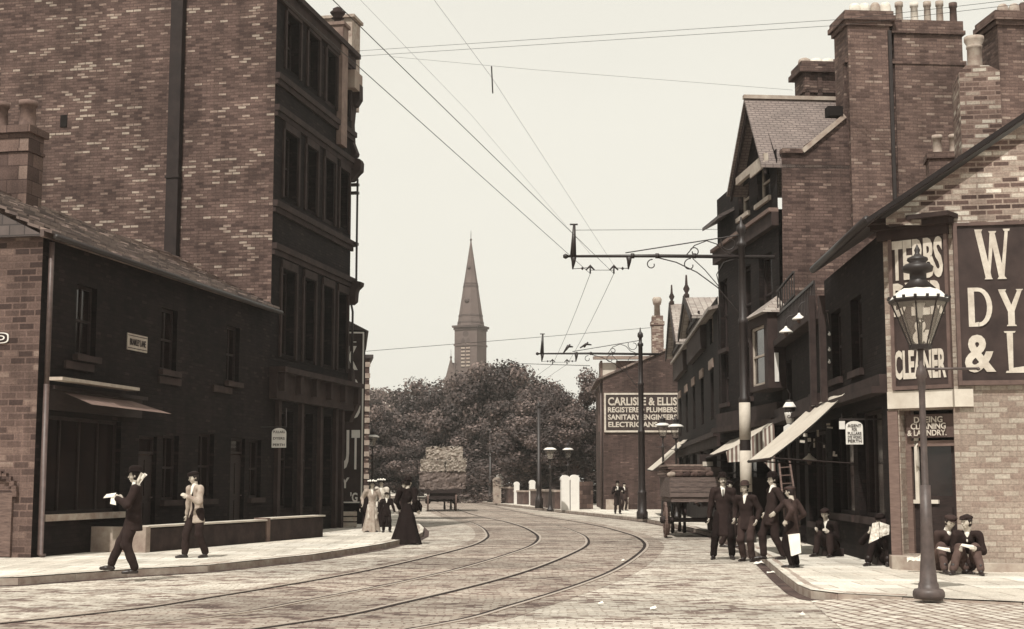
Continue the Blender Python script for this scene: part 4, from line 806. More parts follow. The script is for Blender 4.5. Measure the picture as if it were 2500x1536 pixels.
# ---------------------------------------------------------------- awnings
def awning(name, lab, quad, m, th_=.02, cheek=None, cm=None, rod=True):
    O = Vector(quad[0]); t = thing(name, lab, 'awning', O); q = [Vector(p) - O for p in quad]; nrm = (q[1] - q[0]).cross(q[3] - q[0]).normalized(); nrm = nrm if nrm.z > 0 else -nrm
    n = 8; mb = MB(); vs = []
    for i in range(n + 1):
        for j in range(n + 1):
            a = q[0].lerp(q[1], i / n); b = q[3].lerp(q[2], i / n); p = a.lerp(b, j / n) - Vector((0, 0, .12)) * math.sin(math.pi * j / n) * (.6 + .4 * math.sin(i * 1.3)) ; vs.append(p)
    fs = [(i * (n + 1) + j, (i + 1) * (n + 1) + j, (i + 1) * (n + 1) + j + 1, i * (n + 1) + j + 1) for i in range(n) for j in range(n)]
    mb.add(vs + [v - nrm * th_ for v in vs], fs + [tuple(reversed([k + (n + 1) ** 2 for k in f])) for f in fs], True); mb.build('canvas', m, t)
    if cheek:
        mb = MB(); c = [Vector(p) - O for p in cheek]; mb.prism(c, (0, .01, 0)); mb.build('side_curtain', cm or m, t)
    if rod:
        mb = MB(); mb.tube([q[3] + Vector((0, 0, -.02)), q[2] + Vector((0, 0, -.02))], .03, 6); mb.tube([q[3], Vector((q[0].x, q[0].y, q[3].z - .1))], .015, 5); mb.tube([q[2], Vector((q[1].x, q[1].y, q[2].z - .1))], .015, 5); mb.build('roller_rod', WOOD_D, t)
    return t
CANV = mat('awning_canvas', .5, .9, .12, 2.5, bmp=.1)
def striped():
    m, t, p = nodes('striped_canvas'); c = N(t, 'ShaderNodeTexCoord'); sp = N(t, 'ShaderNodeSeparateXYZ'); t.links.new(c.outputs['Object'], sp.inputs[0])
    k = N(t, 'ShaderNodeMath', operation='MULTIPLY'); k.inputs[1].default_value = 9.5; t.links.new(sp.outputs['X'], k.inputs[0]); f = N(t, 'ShaderNodeMath', operation='FRACT'); t.links.new(k.outputs[0], f.inputs[0])
    col = ramp(t, [(.42, tone(.66)), (.5, tone(.2))], f.outputs[0]); t.links.new(col, p.inputs['Base Color']); p.inputs['Roughness'].default_value = .9; return m
STRIPE = striped()
# near plain awning
a = PD(2092, 930, 25.6); b = PD(1880, 1118, 25.2); c = PD(1990, 1010 , 27.8)
a2 = a + Vector((.15, 3.2, .0)); b2 = b + Vector((.15, 3.2, .0))
awning('shop_awning', 'long plain pale awning sloping steeply down over the right pavement nearest the viewer', [a, a2, b2, b], CANV)
# striped awning behind it
a = PD(1888, 1033, 34.); b = PD(1722, 1118, 37.2)
fa = B.loc(PD(1888, 1033, 34.))
A0 = PD(1890, 1030, 34.0); A1 = PD(1818, 1048, 40.5); B0 = PD(1772, 1100, 33.6); B1 = PD(1715, 1120, 40.)
awning('striped_awning', 'broad pale awning with striped side curtain behind the banded tram pole', [A0, A1, B1, B0], CANV, cheek=[A0 + Vector((0, -.03, -.03)), B0 + Vector((0, -.03, -.03)), PD(1777, 1129, 33.6), PD(1862, 1124, 33.8), PD(1893, 1160, 33.9)], cm=STRIPE)
A0 = PD(1690, 1060, 56.); A1 = PD(1672, 1064, 62.); B0 = PD(1592, 1149, 56.); B1 = PD(1580, 1146, 61.)
awning('shop_awning', 'far plain white awning beyond the cart, left of the striped one', [A0, A1, B1, B0], CANV)

# ---------------------------------------------------------------- RIGHT: half timbered row
Rn = Vector((PD(1757, 1000, 42.2).x, 42.2)); Rf = Vector((PD(1655, 1000, 62.).x, 62.)); RW = Frame(Rn, tuple(Rn - Rf)); RL = (Rn - Rf).length
rw = fbuilding('timbered_row', 'half timbered terrace with steep slated gables beyond the tall gabled building', 'terrace', RW)
rz0 = RW.f(1720, 790)[1]
ops = []
for k in range(5): x = -RL + 1.2 + k * 3.9; ops += [(x, x + 1.2, 3.3, 4.9), (x, x + 1.2, 5.7, 6.9), (x - .5, x + 1.9, .5, 2.4)]
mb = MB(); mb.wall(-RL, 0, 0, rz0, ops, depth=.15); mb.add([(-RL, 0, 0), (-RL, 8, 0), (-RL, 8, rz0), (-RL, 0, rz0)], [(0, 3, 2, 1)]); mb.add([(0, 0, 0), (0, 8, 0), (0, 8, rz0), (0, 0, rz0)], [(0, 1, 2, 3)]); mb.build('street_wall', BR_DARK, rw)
for o in ops: window(rw, *o, .13, frame=CREAM if o[2] > 5 else WOOD_D, pane=GLASS_D, bars=(1, 1), w_=.05)
mb = MB()
for o in ops:
    if o[2] > 3 and o[2] < 5: mb.box(o[0] - .15, o[1] + .15, -.05, -.003, o[3], o[3] + .28)
build_each(mb, 'lintel', mat('grey_lintel', .25, .9, .3, 4), rw)
mb = MB(); mb.box(-RL, 0, -.2, -.003, 2.7, 2.85); mb.box(-RL, 0, -.1, -.003, 2.4, 2.7); mb.build('shop_cornice', STONE_D, rw)
g1p, g2p = RW.f(1646, 742, -.3), RW.f(1683, 726, -.3)
g1b, g2b = RW.f(1634, 815, -.3), RW.f(1664, 806, -.3)
rl_ = []
mb = MB(); gw = MB(); tb_ = MB()
for (xp_, zp_), (xb_, zb_) in ((g1p, g1b), (g2p, g2b)):
    hw = min(max(abs(xp_ - xb_), 1.4), 3.4); zb_ = min(zb_, rz0 + .2)
    for s2 in (-1, 1): mb.prism([(xp_, -.5, zp_), (xp_, 7, zp_), (xp_ + s2 * hw, 7, zb_), (xp_ + s2 * hw, -.5, zb_)], (0, 0, -.1))
    gw.prism([(xp_, -.2, zp_ - .15), (xp_ - hw + .15, -.2, zb_), (xp_ - hw + .15, -.2, rz0 - .9), (xp_ + hw - .15, -.2, rz0 - .9), (xp_ + hw - .15, -.2, zb_)], (0, .19, 0))
    tb_.bar((xp_ - hw + .2, -.22, zb_ + .1), (xp_ + hw - .2, -.22, zb_ + .1), .06, .14)
    for s2 in (-1, 1): tb_.bar((xp_, -.5, zp_ - .05), (xp_ + s2 * hw, -.5, zb_ - .1), .05, .24)
    rl_.append((xp_, zp_))
zm = min(g2p[1] - .6, rz0 + 2.6); mb.prism([(-RL, 2.6, zm), (0, 2.6, zm), (0, -.3, rz0 - .05), (-RL, -.3, rz0 - .05)], (0, 0, -.1)); mb.prism([(-RL, 2.6, zm), (0, 2.6, zm), (0, 8, rz0 - .05), (-RL, 8, rz0 - .05)], (0, 0, -.1))
rfo = mb.build('roof', SLATE_L, rw); gw.build('gable', STONE_D, rw); tb_.build('bargeboard', WOOD_D, rw)
for x_, z_ in rl_: mb = MB(); mb.lathe([(.1, -.1), (.1, .1), (.05, .15), (.12, .3), (.05, .45), (.03, .8)], (x_, -.4, z_), 8); mb.build('finial', STONE_D, rfo)

# ---------------------------------------------------------------- plumbers' house
C0 = G(1474, 1244, PH); PF = Frame(C0, (1, -.02)); ph = fbuilding('plumbers_house', 'plain brick gable end carrying the white lettered plumbers board in the middle distance', 'house', PF)
prof = [PF.f(1476, 924), PF.f(1626, 850), PF.f(1655, 843)]; xR = 9.
mb = MB(); xk = PF.f(1640, 846)[0]; zk = PF.f(1640, 843)[1]; mb.add([(0, 0, 0), (xR, 0, 0), (xR, 0, zk - 2.0), (xk + .3, 0, zk), (0, 0, prof[0][1])], [(0, 1, 2, 3, 4)])
mb.add([(0, 0, 0), (0, 9, 0), (0, 9, prof[0][1]), (0, 0, prof[0][1])], [(0, 3, 2, 1)]); mb.build('wall', brick('brick_plumber', .06, .085, .16, .02, .08, seed=3.3), ph)
xk += .3; mb = MB(); mb.prism([(-.35, -.1, prof[0][1] - .12), (-.35, 9, prof[0][1] - .12), (xk, 9, zk), (xk, -.1, zk)], (0, 0, .1)); mb.prism([(xk, -.1, zk), (xk, 9, zk), (xR + .2, 9, zk - 2.1), (xR + .2, -.1, zk - 2.1)], (0, 0, .1)); mb.build('roof', SLATE_M, ph)
dz0 = PF.f(1490, 924, 2)[1]; dzt = PF.f(1515, 872, 2)[1]; dx0 = PF.f(1466, 900, 1.2)[0]; dx1 = PF.f(1585, 872, 1.2)[0]
mb = MB(); mb.box(dx0, dx0 + .1, 1.2, 1.3, dz0 - .4, dzt - .25); mb.box(dx0 + .8, dx0 + .9, 1.2, 1.3, dz0 - .4, dzt - .25); mb.add([(dx0 + .9, 1.25, dz0), (dx1, 1.25, dzt - .25), (dx0 + .9, 1.25, dzt - .25)], [(0, 1, 2)]); mb.box(dx0, dx0 + .1, 1.3, 3.2, dz0 - .6, dzt - .25); dm = mb.build('dormer', mat('weathered_board', .16, .8, .4, 4), ph)
mb = MB(); mb.box(dx0 + .1, dx0 + .8, 1.26, 1.29, dz0 - .2, dzt - .35); mb.build('dormer_window', STONE_L, dm)
mb = MB(); mb.prism([(dx0 - .3, .9, dzt - .2), (dx1 + .1, .9, dzt - .2), (dx1 + .1, 3.5, dzt), (dx0 - .3, 3.5, dzt)], (0, 0, .16)); mb.build('dormer_roof', mat('lead_roof', .24, .6, .3, 3), dm)
ca = PD(1592, 790, 73.5); cb = PD(1620, 790, 73.5); zt = PD(1605, 776, 73.5).z; cl = PF.loc(ca); cr = PF.loc(cb)
mb = MB(); mb.box(cl.x, cr.x, cl.y, cl.y + .7, zk - 1.5, zt - .5); mb.box(cl.x - .05, cr.x + .05, cl.y - .05, cl.y + .75, zt - .5, zt - .3); mb.box(cl.x + .02, cr.x - .02, cl.y, cl.y + .7, zt - .3, zt); c_ = mb.build('chimney', brick('brick_rough_stack', .12, .2, .45, .12, .2, seed=8.8), ph)
mb = MB(); zz = PD(1605, 729, 73.5).z; h = zz - zt; x_ = (cl.x + cr.x) / 2; mb.lathe([(.16, 0), (.15, h * .6), (.2, h * .62), (.23, h * .75), (.25, h * .9), (.2, h), (.1, h)], (x_, cl.y + .35, zt - .02), 12); mb.build('chimney_pot', POT, c_)
dg = MB(); dg.tube([(-.08, .4, 0), (-.08, .4, prof[0][1] - .2)], .06); dg.build('downpipe', IRON_L, ph)
for yy in (1.2, 4.0): 
    mb = MB(); mb.box(-.03, -.002, yy, yy + .15, 4.0, 6.1); mb.box(-.03, -.002, yy + .9, yy + 1.05, 4.0, 6.1); mb.box(-.025, -.003, yy + .15, yy + .9, 4.0, 6.1); mb.build('window', WOOD, ph)
st = thing('plumbers_sign', 'white bordered dark board listing the plumbers on the gable wall', 'sign', PF.wor(0, 0), PF.a)
xa, zt = PF.f(1479, 964, -.06); xb, zb = PF.f(1655, 1051, -.06)
mb = MB(); mb.box(xa, xb, -.06, -.005, zb, zt); mb.build('board', SIGN_D, st); e = .09; mb = MB()
for k in ((xa - e, xa, zb - e, zt + e), (xb, xb + e, zb - e, zt + e), (xa, xb, zt, zt + e), (xa, xb, zb - e, zb)): mb.box(k[0], k[1], -.08, -.004, k[2], k[3])
mb.build('frame', LETTER, st)
for wd, l, r, a_, b_ in (('CARLISLE & ELLIS', 1484, 1653, 970, 990), ('REGISTERED PLUMBERS', 1484, 1653, 994, 1007), ('SANITARY ENGINEERS', 1484, 1653, 1012, 1025), ('ELECTRICIANS', 1485, 1605, 1030, 1043)):
    xa_, za_ = PF.f(l, a_, -.06); xb_, zb_ = PF.f(r, b_, -.06); text('lettering', wd, xb_ - xa_, za_ - zb_, LETTER, st, ((xa_ + xb_) / 2, -.072, (za_ + zb_) / 2), (1, 0, 0), (0, 0, 1), .01, .03)
mb = MB(); mb.box(.1, 1.2, -.35, -.01, 0, .5); mb.build('plinth', STONE, ph)
# ---------------------------------------------------------------- church
cp = PD(1148, 1100, 235.); CH = thing('church', 'distant church tower with tall octagonal stone spire above the trees', 'church', (cp.x, cp.y, 0), R(-22)); sc_ = 235 / F
CST = mat('church_stone', .125, .9, .18, .35, bmp=.3, warm=.7); CSD = mat('church_dark_stone', .08, .9, .2, .5, warm=.7)
zc = PD(1148, 797, 235).z; zb = PD(1148, 905, 235).z; hw = 2.02
mb = MB(); mb.box(-hw, hw, -hw, hw, 0, zc - .4)
for sx in (-1, 1):
    for sy in (-1, 1): mb.box(sx * hw - .3, sx * hw + .3, sy * hw - .3, sy * hw + .3, 0, zb + 1.2)
tw = mb.build('tower', CST, CH)
mb = MB(); mb.box(-hw - .12, hw + .12, -hw - .12, hw + .12, zb + 4, zb + 4.3); mb.build('string_course', CST, tw)
mb = MB(); mb.box(-hw - .15, hw + .15, -hw - .15, hw + .15, zc - .75, zc - .35); mb.box(-hw - .35, hw + .35, -hw - .35, hw + .35, zc - .35, zc); mb.build('cornice', CSD, tw)
for fx in (0, 1):
    mb = MB(); z0, z1 = zb + .3, zc - 2.0; Q = (lambda a, d, z: (a, -hw - d, z)) if fx == 0 else (lambda a, d, z: (-hw - d, a, z))
    for s2 in (-1, 1):
        pts = [Q(s2 * .45 - .36, .02, z0), Q(s2 * .45 + .36, .02, z0), Q(s2 * .45 + .36, .02, z1 - .5), Q(s2 * .45, .02, z1), Q(s2 * .45 - .36, .02, z1 - .5)]; mb.prism(pts, (0, .01, 0) if fx == 0 else (.01, 0, 0))
    pts = [Q(.55 * math.cos(k * math.pi / 6), .02, z1 + .55 + .5 * math.sin(k * math.pi / 6)) for k in range(12)]; mb.prism(pts, (0, .01, 0) if fx == 0 else (.01, 0, 0))
    wn = mb.build('belfry_window', CSD, tw)
    mb = MB()
    for s2 in (-1, 1):
        for k in range(7):
            z = z0 + .25 + k * (z1 - z0 - 1) / 7; a, b = Q(s2 * .45 - .34, .1, z), Q(s2 * .45 + .34, .03, z + .3); mb.box(min(a[0], b[0]), max(a[0], b[0]), min(a[1], b[1]), max(a[1], b[1]), z, z + .28)
    mb.build('louvres', STONE, wn)
za = PD(1153, 588, 235).z; H_ = za - zc; rb = 2.25
def sp(t): return rb * (1 - t) + .08 * t
mb = MB(); mb.lathe([(rb * 1.02, 0), (sp(.05), H_ * .05), (sp(.5), H_ * .5), (sp(1), H_)], (0, 0, zc), 8, smooth=False, rot=R(22.5)); s_p = mb.build('spire', CST, CH)
mb = MB()
for t0, t1 in ((.03, .05), (.11, .13), (.45, .475), (.49, .5)): mb = MB(); mb.lathe([(sp(t0) + .05, H_ * t0), (sp(t1) + .05, H_ * t1)], (0, 0, zc), 8, smooth=False, rot=R(22.5)); mb.build('spire_band', CSD, s_p)
for t_, r_ in ((.29, .42), (.68, .3)):
    mb = MB(); y = -sp(t_) * .93; mb.tube([(.0, y - .15, zc + H_ * t_), (0, y + .3, zc + H_ * t_)], r_, 12); mb.build('lucarne', CSD, s_p)
mb = MB(); mb.lathe([(.1, 0), (.22, .3), (.06, .5), (.05, 1.4), (.01, 2)], (0, 0, za - .1), 6); mb.build('finial', CSD, s_p)
# stair turret gable left of the tower
p = PD(1101, 874, 233); q = PD(1084, 940, 233); d = p.x - q.x
T2 = thing('church_porch_gable', 'steep stone gable with a small finial left of the church tower', 'gable', (p.x, 232, 0)); mb = MB()
mb.prism([(-d - 1.0, 0, q.z - 4), (0, 0, p.z), (d * 1.3, 0, q.z - 1), (d * 1.3, 0, 0), (-d - 1.0, 0, 0)], (0, 4, 0)); mb.build('gable_wall', CST, T2); mb = MB(); mb.lathe([(.12, 0), (.2, .3), (.04, .6), (.02, 1.6)], (0, 1, p.z - .2), 6); mb.build('finial', CSD, T2)

# ---------------------------------------------------------------- trees
def leafmat(name, v):
    m, t, p = nodes(name); at = N(t, 'ShaderNodeAttribute', attribute_name='shade'); c = ramp(t, [(0, tone(v * .4, .8)), (.55, tone(v, .8)), (.85, tone(v * 1.7, .8)), (1, tone(v * 3, .8))], at.outputs['Fac'])
    t.links.new(c, p.inputs['Base Color']); p.inputs['Roughness'].default_value = .6; p.inputs['Specular IOR Level'].default_value = .25; return m
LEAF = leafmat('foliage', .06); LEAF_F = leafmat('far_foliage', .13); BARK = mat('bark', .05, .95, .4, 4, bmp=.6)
rng = np.random.default_rng(11)
def crown_mesh(name, m, n=14000, rx=1., rz=1., size=.034, lobes=34, seed=1):
    """leaf sized faces gathered in ragged clumps through a unit crown"""
    g = np.random.default_rng(seed); c = []
    while len(c) < lobes:
        p = g.uniform(-1, 1, 3)
        if .25 < np.linalg.norm(p) < .95 and p[2] > -.75: c.append(p * np.array([.86, .86, .9]))
    c = np.array(c); r = g.uniform(.17, .33, lobes); k = g.integers(0, lobes, n); d = g.normal(size=(n, 3)); d /= np.linalg.norm(d, axis=1)[:, None]; d[:, 2] = d[:, 2] * .8 + .12
    rad = r[k] * (1 + g.normal(0, .16, n)) * (g.uniform(0, 1, n) ** .25); p = c[k] + d * rad[:, None]; p *= np.array([rx, rx, rz])
    nr = d + g.normal(0, .36, (n, 3)); nr /= np.linalg.norm(nr, axis=1)[:, None]; a = np.cross(nr, g.normal(size=(n, 3))); a /= np.linalg.norm(a, axis=1)[:, None]; b = np.cross(nr, a)
    s = size * g.uniform(.55, 1.5, n)[:, None]; asp = g.uniform(.5, 1, n)[:, None]
    V = np.stack([p - a * s - b * s * asp * .3, p - b * s * asp, p + a * s, p + b * s * asp], 1).reshape(-1, 3)
    me = bpy.data.meshes.new(name); me.vertices.add(len(V)); me.vertices.foreach_set('co', V.ravel().astype(np.float32)); me.loops.add(4 * n); me.polygons.add(n)
    me.loops.foreach_set('vertex_index', np.arange(4 * n, dtype=np.int32)); me.polygons.foreach_set('loop_start', np.arange(0, 4 * n, 4, dtype=np.int32)); me.update(calc_edges=True)
    at = me.attributes.new('shade', 'FLOAT', 'FACE'); at.data.foreach_set('value', np.clip(.5 + g.normal(0, .22, n) + (g.uniform(0, 1, lobes)[k] - .5) * .75, 0, 1).astype(np.float32)); me.materials.append(m); return me
CM = [crown_mesh('crown', LEAF, 26000, size=.024, lobes=46, seed=s) for s in (1, 2, 3)]; CMF = [crown_mesh('far_crown', LEAF_F, 16000, size=.03, lobes=34, seed=s) for s in (5, 6)]
def trunk_mesh(h, r, seed):
    g = random.Random(seed); mb = MB(); mb.tube([(0, 0, -.1), (.05 * r, 0, h * .2), (g.uniform(-.1, .1), g.uniform(-.1, .1), h * .5), (g.uniform(-.2, .2), 0, h * .8), (g.uniform(-.3, .3), 0, h)], [r * 1.3, r, r * .85, r * .55, r * .2], 9)
    for k in range(6):
        a = k * 1.1 + g.uniform(0, .5); z = h * g.uniform(.4, .65); l = h * g.uniform(.28, .45); mb.tube([(0, 0, z), (math.cos(a) * l * .5, math.sin(a) * l * .5, z + l * .4), (math.cos(a) * l, math.sin(a) * l, z + l * .9)], [r * .4, r * .25, r * .07], 6)
    return mb
def tree(lab, px, ptop, D, width, low=1.6, far=False, k=0, grp='broad trees lining the road below the church'):
    top = PD(px, ptop, D).z; x = PD(px, 1000, D).x; t = thing('tree', lab, 'tree', (x, D, 0), random.uniform(0, 6), grp)
    trunk_mesh(top * .8, max(.16, top * .022), k).build('trunk', BARK, t)
    c = bpy.data.objects.new('crown', (CMF if far else CM)[k % (2 if far else 3)]); COL.objects.link(c); c.parent = t; c.location = (0, 0, (top + low) / 2); c.scale = (width / 2, width / 2, (top - low) / 2 * .97); return t
TL_ = [
    ('pale far tree at the left end of the row of trees', 905, 945, 175, 11, 2, 1, 0), ('rounded far tree just right of the leftmost pale tree', 938, 938, 180, 12, 2, 1, 1), ('far tree behind the loaded hay cart, left of the spire', 1000, 940, 165, 11, 2, 1, 0),
    ('dark spreading tree directly above the hay cart', 1030, 926, 140, 11, 1.5, 0, 0), ('lower tree filling the gap left of the hay cart', 950, 1000, 125, 9, .8, 0, 1), ('low leafy tree hanging over the end of the road', 905, 985, 118, 6, .8, 0, 2),
    ('dense tree below the church porch gable', 1088, 928, 128, 10, 1.2, 0, 2), ('tall tree rising before the foot of the church tower', 1165, 896, 118, 9.5, 1.5, 0, 1), ('tallest rounded tree just right of the church tower', 1222, 870, 112, 9, 1.6, 0, 0),
    ('broad dark tree right of the tallest one', 1285, 893, 104, 7.8, 1.6, 0, 2), ('drooping tree with an open gap of sky above it', 1335, 952, 97, 7.5, 1.4, 0, 1), ('ragged tree sloping down towards the plumbers house', 1385, 962, 92, 7, 1.4, 0, 0),
    ('spiky topped tree beside the plumbers house', 1432, 902, 90, 5.6, 1.6, 0, 2), ('low dark tree overhanging the white gateposts', 1405, 1000, 85, 6.4, 1.9, 0, 1), ('low tree behind the garden wall at the centre', 1310, 1010, 92, 7.5, 1.5, 0, 0), ('low tree shading the wall near the far lamp', 1220, 1015, 110, 10, 1.4, 0, 1), ('low bushy tree behind the far tram pole', 1140, 1040, 120, 10, 1.0, 0, 2), ('deep shaded tree behind the hay cart', 1060, 1040, 128, 10, .2, 0, 0), ('low bush of foliage filling the space left of the hay cart', 985, 1075, 116, 6.5, .1, 0, 1), ('low bush of foliage behind the group of women', 930, 1085, 112, 6, .1, 0, 2), ('undergrowth tree right of the hay cart by the road end', 1140, 1110, 122, 8, .1, 0, 0)]
for k, (lab, px, pt, D, w_, low, far, kk) in enumerate(TL_): tree(lab, px, pt, D, w_, low, bool(far), k)
# a last belt of foliage closing the view behind the trunks
hg = thing('garden_hedge', 'tall dark hedge behind the low garden walls under the trees', 'hedge', (0, 0, 0)); 
me = crown_mesh('hedge_leaves', LEAF, 16000, size=.02, lobes=60, seed=21); c = bpy.data.objects.new('hedge_leaves', me); COL.objects.link(c); c.parent = hg
hp0, hp1 = Vector((4.2, 84, 1.4)), Vector((-9, 134, 1.6)); mid = (hp0 + hp1) / 2; c.location = mid; c.rotation_euler = (0, 0, math.atan2((hp1 - hp0).y, (hp1 - hp0).x)); c.scale = ((hp1 - hp0).length / 2 * 1.1, 1.6, 1.9)
for lab, x, y, sx, sy, sz in (('dark clipped hedge behind the tall white gateposts', 4.2, 92, 6.5, 1.5, 2.3), ('dark hedge behind the low walls left of the gas lamps', -.6, 101, 6., 1.6, 2.3)):
    t = thing('hedge', lab, 'hedge', (x, y, 0)); c = bpy.data.objects.new('hedge_leaves', me); COL.objects.link(c); c.parent = t; c.location = (0, 0, 1.3); c.scale = (sx, sy, sz)
def bank(D0, x0, x1, h): 
    mb = MB(); mb.prism([(x0, D0, -.1), (x1, D0 + 2, -.1), (x1, D0 + 2, h), (x0, D0, h)], (0, .6, 0)); return mb
t = thing('boundary_wall', 'long dark stone boundary wall behind the far end of the road', 'wall', (0, 0, 0)); mb = MB(); pts = [(-40, 150), (-22, 140), (-12, 134)]
for a, b in zip(pts, pts[1:]): mb.prism([(a[0], a[1], 0), (b[0], b[1], 0), (b[0], b[1], 2.4), (a[0], a[1], 2.4)], (0, .5, 0))
mb.build('wall', STONE_D, t)

# ---------------------------------------------------------------- garden walls and gateposts on the right of the road
GW_ = mat('rubble_wall', .09, .95, .5, 2.5, bmp=.8)
def gwall(lab, pa, pb, h, m=GW_, cop=True):
    a, b = Vector(pa), Vector(pb); d = b - a; t = thing('garden_wall', lab, 'wall', (a.x, a.y, PH), math.atan2(d.y, d.x)); L_ = d.length; mb = MB(); mb.box(0, L_, 0, .35, 0, h); mb.build('wall', m, t)
    if cop: mb = MB(); mb.box(-.02, L_ + .02, -.05, .4, h, h + .1); mb.build('coping', STONE, t)
g1 = G(1448, 1243, PH); g0 = G(1412, 1243.5, PH)
gwall('rough stone wall of full height between the white gateposts and the plumbers house', g0, g1, PD(1430, 1176, g0.y).z - PH, brick('rubble_coursed', .06, .13, .25, .05, .06, bw_=.5, rh=.22, seed=2.2), False)
def post(lab, px, pb, pt, w_, tri=False, m=WHITE, rounded=True):
    p = G(px, pb, PH); h = PD(px, pt, p.y).z - PH; t = thing('gatepost', lab, 'gatepost', p, .1, 'painted gateposts'); mb = MB(); mb.box(-w_ / 2, w_ / 2, 0, w_, 0, h - w_ * .6); mb.build('shaft', m, t)
    mb = MB(); pts = [(-w_ / 2 * 1.12, 0, h - w_ * .6)] + [(-w_ * .56 * math.cos(k * math.pi / 8), 0, h - w_ * .5 + w_ * .5 * math.sin(k * math.pi / 8)) for k in range(9)] + [(w_ / 2 * 1.12, 0, h - w_ * .6)]; mb.prism(pts, (0, w_ * 1.05, 0)); mb.build('cap', m, t); return p
a = post('left one of two tall round-topped white gateposts', 1381, 1246, 1160, .40); b = post('right one of two tall round-topped white gateposts', 1404, 1246, 1159, .42)
mb = MB(); mb.box(-.05, 0, 0, .04, .3, 1.4)
mb2 = post('slim white gatepost left of the far tram pole with the dark base', 1300, 1233, 1172, .34); post('plain white gatepost between two low walls in the middle distance', 1262, 1231, 1176, .32); post('farthest tall white gatepost with a square cap beside the trees', 1221, 1228, 1157, .42)
post('stone coloured gatepost beside the farthest white one', 1214, 1229, 1165, .5, m=STONE)
gwall('low garden wall right of the farthest gatepost', G(1256, 1229.5, PH), G(1226, 1227, PH), .95); gwall('low garden wall between the two slim gateposts', G(1293, 1232, PH), G(1268, 1230.5, PH), .75); gwall('low garden wall behind the gas lamp left of the tall white gateposts', G(1372, 1243, PH), G(1309, 1234, PH), .85)

